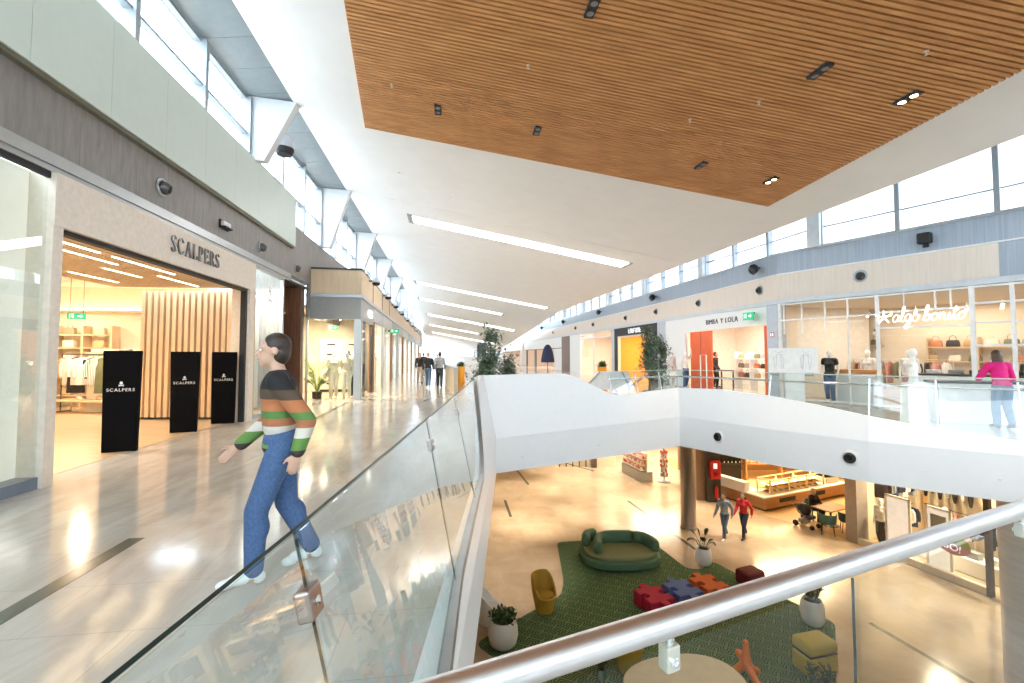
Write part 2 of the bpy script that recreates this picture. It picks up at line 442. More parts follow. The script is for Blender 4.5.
for k, (px, py, lab) in enumerate(((-2.6, 9.6, 'left front corner of the raft'), (.3, 8.2, 'middle of the raft'), (3.6, 9.0, 'middle right of the raft'), (6.0, 6.4, 'right side of the raft'), (4.5, 8.1, 'between the two lit downlights and the raft middle'))):
    z = onceil(Vector((px, py)), -.075)
    s = thing('sprinkler_head', 'tiny pale sprinkler head, ' + lab, 'sprinkler', z)
    MB().lathe([(.035, 0), (.035, -.008), (.01, -.01), (.01, -.05), (.025, -.052), (.025, -.058), (0, -.058)], 10).build('head', mat('sprinkler_metal', (.7, .62, .5), .3, .6), s)
for k, (u, v) in enumerate(((2.3, 14.5), (4.0, 15.4), (4.0, 15.8))):
    z = Cc(u, v)
    s = thing('smoke_detector', ('round white smoke detector on the plain ceiling nearest the slatted raft', 'small white smoke detector of a close pair before the ceiling seam, nearer one', 'small white smoke detector of a close pair before the ceiling seam, farther one')[k], 'smoke detector', z)
    MB().lathe([(.055, 0), (.055, -.03), (.035, -.045), (0, -.045)], 14).build('body', WHITE, s)

# recessed light strips: (left end, right end in ceiling coordinates)
STR = [(19.6, 2.4, 12.1, .85), (38.6, 1.4, 12.6, 1.1), (46.5, 1.2, 9.6, .9), (56.5, 1.6, 12.4, 1.2), (66.5, 1.5, 8.5, 1.1), (76, 1.6, 12.5, 1.4)]
ORD = ['nearest and longest', 'second', 'third', 'fourth', 'fifth', 'farthest']
for k, (y, x0, x1, wd) in enumerate(STR):
    t = thing('ceiling_light_strip', 'long white recessed ceiling light, ' + ORD[k] + ' of the row down the mall', 'ceiling light', Cc((x0 + x1) / 2, y))
    bpy.context.view_layer.update(); X = t.matrix_world.inverted()
    P = lambda x, yy, dz: X @ Cc(x, yy, dz)
    fm = MB()
    for (xa, xb, ya, yb) in ((x0 - .22, x0 - .02, y - wd * .75, y + wd * .75), (x1 + .02, x1 + .18, y - wd * .6, y + wd * .6)):
        fm.add([P(x, yy, dz) for dz in (-.03, .02) for x, yy in ((xa, ya), (xb, ya), (xb, yb), (xa, yb))], [(3, 2, 1, 0), (4, 5, 6, 7), (0, 1, 5, 4), (1, 2, 6, 5), (2, 3, 7, 6), (3, 0, 4, 7)])
    fm.build('end_frame', LGREY, t)
    d = MB(); d.add([P(x, yy, dz) for dz in (-.025, .02) for x, yy in ((x0, y - wd / 2), (x1, y - wd / 2), (x1, y + wd / 2), (x0, y + wd / 2))], [(3, 2, 1, 0), (4, 5, 6, 7), (0, 1, 5, 4), (1, 2, 6, 5), (2, 3, 7, 6), (3, 0, 4, 7)])
    d.build('diffuser', emat('strip_glow_%d' % min(k, 1), (1, .97, .94), (7, 2.0)[min(k, 1)]), t)

struct(MB().box(-8, 24, -9.2, -9, 0, 4.6).build('wall_back.010', WHITE))  # unseen wall added behind the camera to cut sky light
struct(MB().box(-4.0, 26, -9.2, 100, 8.36, 8.5).build('ceiling.070', WHITE))  # unseen roof slab added to keep direct sky light off the parapet
# ------------------------------------------------------------ near-side facade above the shops
S0, S1 = -5, 14.1
struct(MB(ML).box(-.06, .06, S0, 13.95, 3.93, 4.08).box(-.02, .03, S0, 13.95, 3.86, 3.93).build('trim_5', LGREY))
m = MB(ML)
k = S0
while k < 15.9:
    m.box(-.05, 0, k, min(k + .548, 15.9), 4.08, 4.97 if k < 13.6 else 5.68); k += .55
m.box(-.08, -.052, S0, 15.9, 4.0, 5.7)
struct(m.build('wall_left', DGREY))
struct(MB(ML).box(-.05, .09, S0, S1, 4.90, 4.96).build('trim_6', OLIVE_SHADE))
m = MB(ML); k = S0 + .1
while k < S1 - .2:
    m.box(.03, .12, k, min(k + 1.243, S1), 4.96, 6.42); k += 1.25
m.box(-.3, .10, S0, S1 - .01, 4.97, 6.40)
struct(m.build('wall_left.001', GREENP))
# rest of the wall beyond the green panels, behind the projecting block
struct(MB(ML).box(-.09, -.02, 15.9, 80, 2.9, 5.7).build('wall_left.002', DGREY))
# clerestory of the near side, one window object per bay between the fins
FINS = [-1.6, 4.7, 11.0, 17.2, 23.5, 30, 37, 44, 52, 61]
MULL = mat('clerestory_frame', (.36, .40, .44), .4, .2, var=.03)
def bay(i, s0, s1, z0, z1, MX, n, name='window_1'):
    r = thing(name, None, None, MX @ Vector((0, s0, z0)))
    r['kind'] = 'structure'; r.rotation_euler = MX.to_euler()
    H = z1 - z0; Ls = s1 - s0; f = MB()
    f.box(-.05, .05, 0, Ls, 0, .06); f.box(-.05, .05, 0, Ls, H - .06, H)
    for q in range(n + 1):
        y = q * Ls / n; f.box(-.08, .16, y - .055, y + .055, 0, H)
    f.box(-.04, .10, 0, Ls, H * .38, H * .38 + .05)
    f.build('window_frame', MULL, r)
    MB().box(-.012, .0, .02, Ls - .02, .03, H - .03).build('pane', GLASSW, r)
    return r
MLW = ML @ T(-.12, 0, 0)
for i in range(len(FINS) - 1):
    s0, s1 = FINS[i] + .22, FINS[i + 1] - .0
    bay(i, s0, s1, 6.38 if s1 < 13 else 5.70, 7.92, MLW, 3 if s1 - s0 < 7 else 4, 'window_%d' % (i + 1))
bay(0, -5, -1.6, 6.38, 7.92, MLW, 2, 'window_10')
for i, s in enumerate(FINS):
    z0 = 6.38 if s < 13 else 5.68
    m = MB(ML)
    q = [(-.22, s, z0), (.32, s + .07, z0), (1.02, s + .18, 7.97), (-.22, s, 7.97)]
    m.loft([[Vector(p) for p in q], [Vector((p[0] + (.03 if k in (1, 2) else 0), p[1] + .20, p[2])) for k, p in enumerate(q)]])
    struct(m.build('wall_left.%03d' % (i + 3), mat('fin_white', (.70, .73, .76), .5, var=.02)))
m = MB(); k = -5.0
while k < 62:       # soffit panels between window head and ceiling edge
    a, b = k, k + .985
    pts = [ML @ Vector((-.3, a, 7.95)), MC @ Vector((.05, a, .02)), MC @ Vector((.05, b, .02)), ML @ Vector((-.3, b, 7.95))]
    m.add([p + Vector((0, 0, dz)) for dz in (0, .05) for p in pts], [(3, 2, 1, 0), (4, 5, 6, 7), (0, 1, 5, 4), (1, 2, 6, 5), (2, 3, 7, 6), (3, 0, 4, 7)]); k += 1.0
struct(m.build('ceiling.003', BGREY))

# ------------------------------------------------------------ fittings on the near-side band
def nozzle(name, label, loc, rz, r=.12, group=None):
    t = thing(name, label, 'air nozzle', loc, rz, group)
    MB().lathe([(r * 1.25, .0), (r * 1.3, .02), (r * 1.15, .035), (r * .95, .03), (r * .9, 0)], 20, X=Ry(PI / 2)).build('flange', LGREY, t, True)
    MB().lathe([(r * .88, .0), (r * .92, .05), (r * .8, .10), (r * .62, .13), (r * .5, .10), (r * .45, .02), (0, .02)], 18, X=Rz(.25) @ Ry(PI / 2 + .25)).build('jet', mat('nozzle_dark', (.10, .10, .105), .35, .5), t, True)
    return t
nz = nozzle('air_nozzle', 'round grey air nozzle above the shop entrance, nearest on the dark band', L(.0, 7.72, 4.46), AL)
dup(nz, L(0, 11.8, 4.40), label='round grey air nozzle in the middle of the dark band, past the emergency light')
dup(nz, L(0, 14.55, 4.36), label='round grey air nozzle on the dark band beside the timber-topped block')
t = thing('emergency_light', 'small white emergency light with black bracket on the dark grey band', 'emergency light', L(0, 9.85, 4.42), AL)
MB().rbox(0, .10, -.15, .15, -.05, .06, .02).build('diffuser', WHITE, t); MB().box(0, .13, -.16, .16, -.085, -.055).box(0, .03, -.19, .19, -.1, .08).build('bracket', BLACK, t)
def dome_camera(label, loc, rz, s=1):
    t = thing('surveillance_speaker', label, 'loudspeaker', loc, rz)
    MB().tube([(0, 0, 0), (.18 * s, 0, 0)], .03 * s).build('bracket', DARK, t)
    MB().lathe([(.12 * s, -.16 * s), (.15 * s, -.1 * s), (.15 * s, .1 * s), (.13 * s, .14 * s), (.05 * s, .16 * s)], 16, (.27 * s, 0, 0), X=Ry(.0)).build('housing', mat('speaker_shell', (.55, .58, .62), .4), t, True)
    MB().lathe([(.0, -.17 * s), (.12 * s, -.17 * s), (.155 * s, -.10 * s), (.155 * s, -.06 * s), (.05 * s, -.05 * s)], 16, (.27 * s, 0, 0)).build('grille', BLACK, t, True)
    return t
dome_camera('white and black round loudspeaker hung beside the first white window fin', L(.15, 11.75, 7.1), AL, 1.5)
# ============================================================ the corner shop with the stone portal
struct(MB(ML).box(-.35, .06, 5.57, 5.72, 0, 3.2).build('trim_7', STONE))
struct(MB(ML).box(-.35, .06, 11.12, 11.40, 0, 3.2).build('trim_8', STONE))
struct(MB(ML).box(-.35, .07, 5.57, 11.40, 3.2, 3.86).build('trim_9', STONE))
struct(MB(ML).box(-.12, .0, 5.73, 11.04, 3.14, 3.2).box(-.12, .0, 11.04, 11.12, 0, 3.2).build('trim_10', BLACK))
# big shop sign in raised serif capitals
GL = {  # strokes: (polyline, thick?) in a 0..1 high box; thin serifs added by hand
 'S': (.55, [([(.47, .80), (.42, .93), (.27, .985), (.12, .90), (.08, .74), (.18, .60), (.36, .46), (.46, .30), (.42, .10), (.26, .015), (.10, .06), (.04, .22)], (.03, .05, .05, .07, .11, .13, .14, .12, .09, .05, .05, .03))]),
 'C': (.66, [([(.58, .76), (.50, .93), (.34, .985), (.17, .88), (.09, .66), (.08, .42), (.15, .15), (.33, .015), (.50, .07), (.59, .24)], (.03, .05, .05, .09, .13, .14, .10, .05, .05, .03))]),
 'A': (.70, [([(.09, .02), (.33, .98)], (.04, .04)), ([(.35, .98), (.60, .02)], (.13, .13)), ([(.18, .34), (.48, .34)], (.035, .035)), ([(.0, .012), (.19, .012)], (.03, .03)), ([(.49, .012), (.70, .012)], (.03, .03))]),
 'L': (.56, [([(.15, .0), (.15, 1)], (.13, .13)), ([(.03, .015), (.50, .015)], (.035, .035)), ([(.50, .0), (.53, .26)], (.04, .03)), ([(.03, .985), (.29, .985)], (.03, .03))]),
 'P': (.56, [([(.15, .0), (.15, 1)], (.13, .13)), ([(.03, .985), (.30, .975), (.44, .90), (.49, .74), (.44, .56), (.30, .48), (.17, .47)], (.035, .05, .10, .12, .10, .05, .035)), ([(.03, .012), (.29, .012)], (.03, .03))]),
 'E': (.58, [([(.15, .0), (.15, 1)], (.13, .13)), ([(.03, .015), (.50, .015)], (.035, .035)), ([(.50, .0), (.53, .25)], (.04, .03)), ([(.03, .985), (.49, .985)], (.035, .035)), ([(.49, 1), (.51, .78)], (.04, .03)), ([(.17, .51), (.38, .51)], (.035, .035)), ([(.38, .40), (.38, .62)], (.03, .03))]),
 'R': (.66, [([(.15, .0), (.15, 1)], (.13, .13)), ([(.03, .985), (.30, .975), (.43, .90), (.47, .75), (.43, .60), (.30, .52), (.17, .51)], (.035, .05, .10, .12, .10, .05, .035)), ([(.28, .51), (.52, .10), (.64, .0)], (.10, .13, .05)), ([(.03, .012), (.28, .012)], (.03, .03))]),
}
def glyph(mb, pts, w, X, h, d):
    n = len(pts); P = [Vector((a * h, b * h)) for a, b in pts]; ws = [q * h * .5 for q in w]
    lft, rgt = [], []
    for i in range(n):
        t = (P[min(i + 1, n - 1)] - P[max(i - 1, 0)]).normalized(); nn = Vector((-t.y, t.x))
        lft.append(P[i] + nn * ws[i]); rgt.append(P[i] - nn * ws[i])
    for i in range(n - 1):
        q = [lft[i], lft[i + 1], rgt[i + 1], rgt[i]]
        mb.add([X @ Vector((p.x, y, p.y)) for y in (-d, 0) for p in q], [(3, 2, 1, 0), (4, 5, 6, 7), (0, 1, 5, 4), (1, 2, 6, 5), (2, 3, 7, 6), (3, 0, 4, 7)])
def serif_sign(word, h, d, m, t, gap=.10, X=Matrix.Identity(4)):
    x = 0; 
    W = sum(GL[c][0] * h + gap * h for c in word) - gap * h
    for c in word:
        mb = MB()
        for pts, wd in GL[c][1]: glyph(mb, pts, wd, X @ T(x - W / 2, 0, 0), h, d)
        mb.build('letter', m, t); x += (GL[c][0] + gap) * h
    return W
t = thing('shop_sign', 'raised metallic serif shop sign on the pale stone lintel', 'sign', L(.07, 8.72, 3.41), AL + PI / 2)
serif_sign('SCALPERS', .29, .03, mat('sign_chrome', (.22, .22, .22), .25, .6), t, .13)
# left display window
struct(MB(ML).box(-.02, .0, -4, 5.55, .14, 3.86).build('window_11', glassmat('shop_glass_white', (.93, .96, .94), .10, .9)))
struct(MB(ML).box(-.30, -.22, -4, 5.56, .0, 3.86).build('wall_left.020', mat('display_back_glow', (.86, .84, .79), .6, var=.03, emit=.16, ecol=(1, .95, .85))))  # backing given a glow of its own to brighten the display window
struct(MB(ML).box(-.22, .02, -4, 5.56, 0, .14).build('baseboard_left', mat('plinth_blue', (.16, .20, .26), .3)))
struct(MB(ML).box(-.03, .012, -4, 5.57, 3.78, 3.87).build('trim_17', BLACK))
# interior shell
struct(MB(ML).box(-8.1, -8.0, 3, 15.6, 0, 3.8).build('wall_left.021', CREAM))
struct(MB(ML).box(-8.0, -.4, 15.35, 15.45, 0, 3.8).build('wall_left.022', CREAM))
struct(MB(ML).box(-8.0, -.31, 3.0, 3.1, 0, 3.8).build('wall_left.023', CREAM))
struct(MB(ML).box(-8.0, -2.95, 3, 15.4, 3.75, 3.85).build('ceiling.004', mat('shop_ceiling', (.85, .80, .70), .6, var=.01)))
struct(MB(ML).box(-8.0, -.35, 5.73, 15.3, .001, .006).build('floor.004', woodmat('shop_floor', (.50, .36, .22), (.60, .45, .29), .25, (.5, 6, 1), 2)))
# slatted canopy with light lines
t = thing('slatted_canopy', 'wooden slatted canopy with warm light lines over the shop entrance', 'ceiling panel', L(-1.6, 8.4, 3.2), AL)
m = MB(); m.box(-1.36, 1.25, -2.66, 2.72, .10, .14)
x = -1.34
while x < 1.22: m.box(x, x + .075, -2.66, 2.72, .0, .10); x += .115
m.build('slats', OAK, t)
for (x, a, b) in ((1.02, -2.5, -1.2), (1.02, -.9, .75), (.62, -2.5, -.2), (.62, .95, 2.4), (.15, -2.5, -.9), (.15, .2, 1.2), (-.35, -2.5, -.4), (-.8, -1.9, .1), (-.8, .7, 2.0)):
    MB().box(x, x + .045, a, b, -.004, .03).build('light_line', emat('line_glow', (1, .74, .42), 9), t)
# slatted cross wall
t = thing('slatted_screen_wall', 'tall pale timber slat wall closing the far end of the shop entrance', 'screen wall', (-7.90, 11.40, 0), 0)
m = MB(); x = -1.36
while x < 1.30: m.box(x, x + .092, -.07, .05, .06, 3.2); x += .155
m.build('slats', OAK, t); MB().box(-1.38, 1.40, .05, .10, .0, 3.2).build('backing_board', woodmat('screen_back', (.55, .39, .23), (.64, .46, .28), .6), t); MB().box(-1.38, 1.38, -.06, .06, 0, .06).build('plinth', BLACK, t)
# cove glow and shop lamps
struct(MB(ML).box(-7.98, -7.6, 3.2, 15.2, 2.95, 3.0).box(-7.6, -.5, 14.95, 15.33, 2.95, 3.0).build('trim_11', CREAM))
t = thing('cove_light', 'warm glowing cove light line around the shop walls', 'cove light', L(-4, 15.1, 3.02), AL)
MB().box(-3.4, 3.4, .0, .10, 0, .03).build('tube', emat('cove_glow', (1, .78, .48), 4), t)
t = thing('cove_light', 'warm cove light line running along the shop back wall', 'cove light', L(-7.85, 9, 3.02), AL)
MB().box(0, .10, -5.6, 5.6, 0, .03).build('tube', MATS['cove_glow'], t)
for (x, s, e) in ((-2.0, 8, 38), (-5, 8, 42), (-4.5, 12.6, 46), (-6.5, 14, 26)):
    lamp('AREA', L(x, s, 3.12 if x < -3 else 3.1), e, (1, .80, .55), .16)
# exit sign
def exit_sign(label, loc, rz, w=.52, h=.22):
    t = thing('exit_sign', label, 'exit sign', loc, rz)
    MB().box(-w / 2, w / 2, 0, .04, -h / 2, h / 2).build('panel', SIGNG, t)
    S = Matrix.Scale(w / .52, 4)
    MB(S).prism([(.02, -.025), (.11, -.025), (.11, -.065), (.19, 0), (.11, .065), (.11, .025), (.02, .025)], 0, .004, Rx(PI / 2)).build('arrow', SIGNW, t)
    m = MB(S)
    for (a, b, c, d) in ((-.20, -.185, -.08, .08), (-.20, -.07, .065, .08), (-.085, -.07, -.08, .08)): m.box(a, b, -.004, 0, c, d)
    m.build('doorway_symbol', SIGNW, t); m = MB(S)
    m.ball((-.125, -.002, .045), (.015, .003, .015)); m.tube([(-.127, -.002, .045), (-.14, -.002, -.01), (-.165, -.002, -.05)], .009, 5); m.tube([(-.14, -.002, -.01), (-.11, -.002, -.03), (-.115, -.002, -.06)], .009, 5); m.tube([(-.16, -.002, .01), (-.13, -.002, .025), (-.1, -.002, .0)], .008, 5)
    m.build('running_figure', SIGNW, t); return t
p = Vector((-10.75, 11.2, 2.56)); t = exit_sign('small green exit sign hanging inside the stone-fronted clothes shop', p, .7, .34, .15)
MB().tube([(-.12, .02, .07), (-.12, .02, 1.2)], .006, 5).build('rod', DARK, t); MB().tube([(.12, .02, .07), (.12, .02, 1.2)], .006, 5).build('rod', DARK, t)
# three covered banner posts
SN = 'SCALPERS'
def banner(label, loc, rz):
    t = thing('advertising_stand', label, 'banner', loc, rz)
    m = MB(); m.loft([[Vector((x * wd, y, z)) for x, y in ((-1, -.05), (1, -.05), (1, .05), (-1, .05))] for z, wd in ((.0, .225), (.03, .23), (1.0, .242), (1.64, .25), (1.67, .245))])
    m.build('cover', mat('black_cloth', (.004, .004, .005), .9, var=.2, scale=30, bump=.2, spec=.08), t)
    m2 = MB().box(-.22, .22, -.045, .045, -.0, .03); m2.build('base', DARK, t)
    wd = mat('banner_print', (.75, .75, .76), .6)
    lettering('lettering', SN, .072, wd, T(0, -.056, 1.02), t, .003, space=1.3)
    lg = MB(); lg.ball((0, -.055, 1.135), (.022, .004, .026)); lg.tube([(-.035, -.055, 1.085), (.035, -.055, 1.105)], .006, 5); lg.tube([(.035, -.055, 1.085), (-.035, -.055, 1.105)], .006, 5)
    lg.build('emblem', wd, t); return t
b1 = banner('black cloth-covered banner stand with white logo, nearest of the three at the shop entrance', (-6.50, 7.62, 0), .42)
dup(b1, (-6.80, 9.5, 0), .42, label='black banner stand with white logo before the slat wall, middle of three')
dup(b1, (-6.76, 10.72, 0), .40, label='black banner stand with white logo beside the shop side wall, farthest of the three')
# back shelving
t = thing('wall_shelving', 'back-lit wooden wall shelving with boxes at the rear of the clothes shop', 'shelving', L(-6.7, 15.1, 0), AL)
for x in (-1.2, -.4, .4, 1.2): MB().box(x - .03, x + .03, -.18, .18, 0, 2.5).build('upright', OAK, t)
for z in (.35, .9, 1.35, 1.8, 2.2): MB().box(-1.22, 1.22, -.18, .18, z, z + .03).build('shelf', PALEW, t)
sh = t
cols = [(.78, .70, .55), (.55, .40, .22), (.80, .78, .70), (.30, .25, .18), (.62, .52, .38)]
def box_thing(name, label, cat, loc, rz, dims, m, grp=None):
    t = thing(name, label, cat, loc, rz, grp); MB().rbox(-dims[0] / 2, dims[0] / 2, -dims[1] / 2, dims[1] / 2, 0, dims[2], min(dims) * .18).build('body', m, t); return t
k = 0
WH = ['lowest', 'second', 'third', 'fourth', 'top']
for zi, z in enumerate((.38, .93, 1.38, 1.83, 2.23)):
    for xi, x in enumerate((-.8, -.05, .8)):
        t = box_thing('display_bag', '%s bag on the %s shelf of the rear clothes shop shelving, %s bay' % (('beige', 'tan', 'pale', 'dark', 'sand')[k % 5], WH[zi], ('first', 'middle', 'last')[xi]), 'bag', L(-6.7 + x, 15.08, z), AL, (.30, .16, .22), mat('bag_%d' % (k % 5), cols[k % 5], .6), 'bags on the rear shelving')
        MB().tube([(-.07, 0, .2), (-.06, 0, .30), (.06, 0, .30), (.07, 0, .2)], .01, 5).build('handle', MATS['bag_%d' % (k % 5)], t); k += 1
# clothes rack, garments
def garment_mesh(wd=.46, ln=.72, sleeve=True, flare=1.0, seed=0):
    """shirt on a hanger: shoulder line in local y, hanging from z = 0"""
    rnd = random.Random(seed); m = MB(); rows = []
    for i in range(8):
        t = i / 7; z = -.06 - ln * t; hw = wd / 2 * (lerp(.82, 1, smooth(t * 4)) if t < .25 else lerp(1, flare, t)); th = .035 + .025 * math.sin(t * PI) 
        ring = []
        for j in range(16):
            a = 2 * PI * j / 16; ring.append(Vector((math.cos(a) * th * (1 + .35 * math.sin(j * 2.1 + seed + t * 2)), math.sin(a) * hw, z + (.045 * (1 - abs(math.sin(a))) if i == 0 else 0))))
        rows.append(ring)
    m.loft(rows)
    if sleeve:
        for s in (-1, 1):
            m.tube([(0, s * wd * .42, -.09), (.01, s * wd * .56, -.22), (.015, s * wd * .60, -.44), (.02, s * wd * .58, -.56)], [.06, .055, .045, .04], 8)
    return m.mesh('cloth')
HM = MB().tube([(0, -.2, -.09), (0, 0, -.02), (0, .2, -.09), (0, -.2, -.09)], .006, 5).tube([(0, 0, -.02), (0, 0, .03), (.012, 0, .055), (.0, 0, .07)], .004, 5).mesh('hanger')
def garment(label, loc, rz, m, kind=0, grp='garments on the clothes rack', cat='garment'):
    t = thing('hanging_garment', label, cat, loc, rz, grp)
    put('hanger', HM.copy(), DARK, t)
    me = [lambda: garment_mesh(.46, .72, True, 1.0, kind), lambda: garment_mesh(.44, .55, True, 1.05, kind), lambda: garment_mesh(.40, .95, False, 1.25, kind)][kind % 3]()
    put('cloth', me, m, t, True); return t
def rack(label, loc, rz, ln, h=1.62):
    t = thing('clothes_rack', label, 'clothes rack', loc, rz)
    MB().tube([(0, -ln / 2, h), (0, ln / 2, h)], .014).build('rail', DARK, t)
    for s in (-1, 1):
        MB().tube([(0, s * ln / 2, 0), (0, s * ln / 2, h)], .014).build('post', DARK, t)
        MB().tube([(-.25, s * ln / 2, .015), (.25, s * ln / 2, .015)], .015).build('foot', DARK, t)
    return t
CW = mat('cloth_white', (.80, .78, .74), .8, var=.04, scale=30); CB = mat('cloth_black', (.02, .02, .022), .8); CG = mat('cloth_olive', (.16, .17, .09), .8, var=.15); CT = mat('cloth_tan', (.52, .38, .22), .8); CN = mat('cloth_navy', (.03, .04, .09), .8); CP = mat('cloth_pink', (.62, .28, .26), .8); CGR = mat('cloth_grey', (.33, .34, .35), .8)
def stripemat(name, c1, c2, sc_=30, ax=(0, 0, 1)):
    m, nt, out = nodes_of(name); N, Lk = nt.nodes, nt.links
    p = N.new('ShaderNodeBsdfPrincipled'); Lk.new(p.outputs[0], out.inputs[0]); p.inputs['Roughness'].default_value = .8
    tc = N.new('ShaderNodeTexCoord'); wv = N.new('ShaderNodeTexWave'); wv.inputs['Scale'].default_value = sc_; wv.bands_direction = 'XYZ'[ax.index(1)]
    rp = N.new('ShaderNodeValToRGB'); rp.color_ramp.interpolation = 'CONSTANT'; e = rp.color_ramp.elements; e[0].color = (*c1, 1); e[1].position = .72; e[1].color = (*c2, 1)
    Lk.new(tc.outputs['Object'], wv.inputs['Vector']); Lk.new(wv.outputs['Fac'], rp.inputs[0]); Lk.new(rp.outputs[0], p.inputs['Base Color']); MATS[name] = m; return m
CST = stripemat('cloth_striped', (.80, .78, .74), (.05, .05, .06), 9, (0, 1, 0))
RKA = Vector((-11.75, 12.7, 0)); rkz = AL - .55
rack('black clothes rack hung with shirts near the shop entrance', RKA, rkz + PI / 2 + .25, 1.9)
lab = ['olive hanging trousers at the window end of the entrance rack', 'second olive garment from the window end of the entrance rack', 'dark green hanging garment, third on the entrance rack', 'white striped shirt hanging on the entrance rack', 'black jacket hanging between two white shirts', 'white printed shirt hanging past the black jacket', 'white shirt hanging next to the printed shirt', 'long black garment hanging beside the white shirts', 'cream shirt hanging near the banner end of the rack', 'tan jacket at the banner end of the entrance rack']
mm = [CG, CG, CG, CST, CB, CW, CW, CB, CW, CT]
RX = T(*RKA) @ Rz(rkz + PI / 2 + .25)
for i in range(10):
    garment(lab[i], RX @ Vector((0, -.84 + i * .185, 1.55)), rkz + PI / 2 + .25 + (.75 if i in (3, 5, 6) else .25), mm[i], (2, 2, 2, 0, 1, 0, 0, 2, 0, 1)[i])
t = thing('display_table', 'low wooden display bench under the clothes rack', 'display table', RX @ Vector((0, 0, 0)), rkz + PI / 2 + .25)
MB().box(-.3, .3, -1.0, 1.0, .32, .36).build('top', OAK, t)
for a, b in ((-.27, -.95), (.27, -.95), (.27, .95), (-.27, .95)): MB().box(a - .02, a + .02, b - .02, b + .02, 0, .32).build('leg', OAK, t)
def shoe_mesh(s=1):
    m = MB(); rows = []
    for i, (x, w_, h0) in enumerate(((-.13, .030, .075), (-.10, .040, .10), (-.03, .040, .105), (.04, .042, .075), (.10, .048, .055), (.15, .035, .045), (.165, .012, .03))):
        rows.append([Vector((x, w_ * math.cos(a), max(0, h0 * (.5 + .5 * math.sin(a))))) * s for a in [2 * PI * j / 12 for j in range(12)]])
    m.loft(rows); return m.mesh('shoe')
for i, s in enumerate((-.6, -.35, .3)):
    t = thing('shoe', ('tan shoe at the window end of the low bench', 'tan shoe, second on the low bench', 'pale shoe on the middle of the low bench')[i], 'shoe', RX @ Vector((0, s, .36)), rkz); put('upper', shoe_mesh(), CT if i < 2 else CW, t, True)
# ledge of folded clothes and a black stand frame behind
t = thing('display_counter', 'pale wooden counter with folded clothes behind the rack', 'display counter', L(-4.35, 13.9, 0), AL)
MB().box(-.9, 1.0, -.3, .3, 1.62, 1.68).build('top', PALEW, t); MB().box(-.86, .96, -.26, .26, 0, 1.62).build('body', CREAM, t)
for i in range(5):
    t = thing('folded_clothes', ('cream folded sweater at the near end of the counter', 'white folded shirt, second on the counter', 'grey folded shirt in the middle of the counter', 'cream folded shirt, fourth on the counter', 'white folded shirt at the far end of the counter')[i], 'folded clothes', L(-5.05 + i * .36, 13.8, 1.68), AL + .1 * (i - 2))
    for q in range(2): MB().rbox(-.14, .14, -.11, .11, q * .045, q * .045 + .043, .018).build('fold', (CW, CW, CGR, CREAM, CW)[i], t)
t = thing('display_stand', 'tall thin black metal hook stand against the shop rear wall', 'stand', L(-4.3, 14.6, 0), AL)
MB().tube([(0, 0, .02), (0, 0, 2.45), (.55, 0, 2.45), (.55, 0, 2.38)], .018).build('pole', BLACK, t); MB().lathe([(.22, 0), (.22, .02), (0, .025)], 18).build('base', BLACK, t)
# spotlights on the shop ceiling
for i, (x, s) in enumerate(((-5.3, 10.2), (-5.2, 11.8), (-5.0, 12.5), (-3.6, 12.6))):
    t = thing('track_spotlight', ('white shop spotlight, nearest the stone pillar', 'white shop spotlight, second from the stone pillar', 'white shop spotlight, third from the stone pillar', 'white shop spotlight beside the slat wall')[i], 'spotlight', L(x, s, 3.75), AL + i)
    MB().tube([(0, 0, 0), (0, 0, -.14)], .012).build('stem', WHITE, t); MB().tube([(-.08, 0, -.11), (.10, 0, -.22)], .055, 12).build('housing', WHITE, t); MB().tube([(.10, 0, -.22), (.105, 0, -.223)], .045, 12).build('lens', LIGHTO, t)

# side window with poster figure
struct(MB(ML).box(-.06, .02, 11.40, 11.46, 0, 3.86).box(-.06, .02, 13.42, 13.52, 0, 3.86).box(-.06, .02, 11.46, 13.42, 3.80, 3.86).box(-.06, .02, 11.46, 13.42, 0, .08).build('trim_12', LGREY))
struct(MB(ML).box(-.03, -.01, 11.46, 13.42, .08, 3.8).build('window_12', GLASS))
t = thing('window_poster', 'pale poster panel with a pink printed figure inside the side shop window', 'poster', L(-.62, 12.5, .02), AL)
MB().box(-.03, .0, -.92, .92, .08, 3.3).build('panel', mat('poster_pale', (.80, .76, .70), .6, var=.03), t)
pm = MB()
XF = T(.003, -.55, .55) @ Rz(PI / 2) @ Rx(PI / 2)
pm.prism([(-.16, 0), (-.10, .02), (-.04, .5), (.02, .04), (.10, 0), (.13, .75), (.19, 1.05), (.36, .78), (.40, .84), (.22, 1.28), (.08, 1.36), (-.10, 1.36), (-.22, 1.25), (-.26, .8), (-.20, .78), (-.14, 1.05), (-.13, .7)], 0, .004, XF)
pm.build('figure', CP, t)
hm = MB(); hm.ball((.004, -.55 , .55 + 1.52), (.004, .10, .13)); hm.build('face', mat('print_skin', (.65, .45, .35), .6), t)
t = thing('window_emblem', 'white skull emblem sticker at the top of the side shop window', 'window sticker', L(.0, 12.5, 3.25), AL)
em = MB(); em.ball((0, 0, .10), (.004, .10, .12)); em.box(-.004, .004, -.05, .05, -.06, .02); em.tube([(0, -.15, -.20), (0, .15, -.06)], .022, 6); em.tube([(0, .15, -.20), (0, -.15, -.06)], .022, 6); em.build('skull', mat('sticker_white', (.9, .9, .9), .5), t)
e2 = MB(); e2.ball((.005, -.035, .10), (.003, .022, .03)); e2.build('eye', DARK, t); e3 = MB(); e3.ball((.005, .035, .10), (.003, .022, .03)); e3.build('eye', DARK, t)
lamp('AREA', L(-.33, 12.5, 3.6), 45, (1, .94, .86), .15, .15, (0, 0, AL))  # fill light added to brighten the poster window, no fixture here
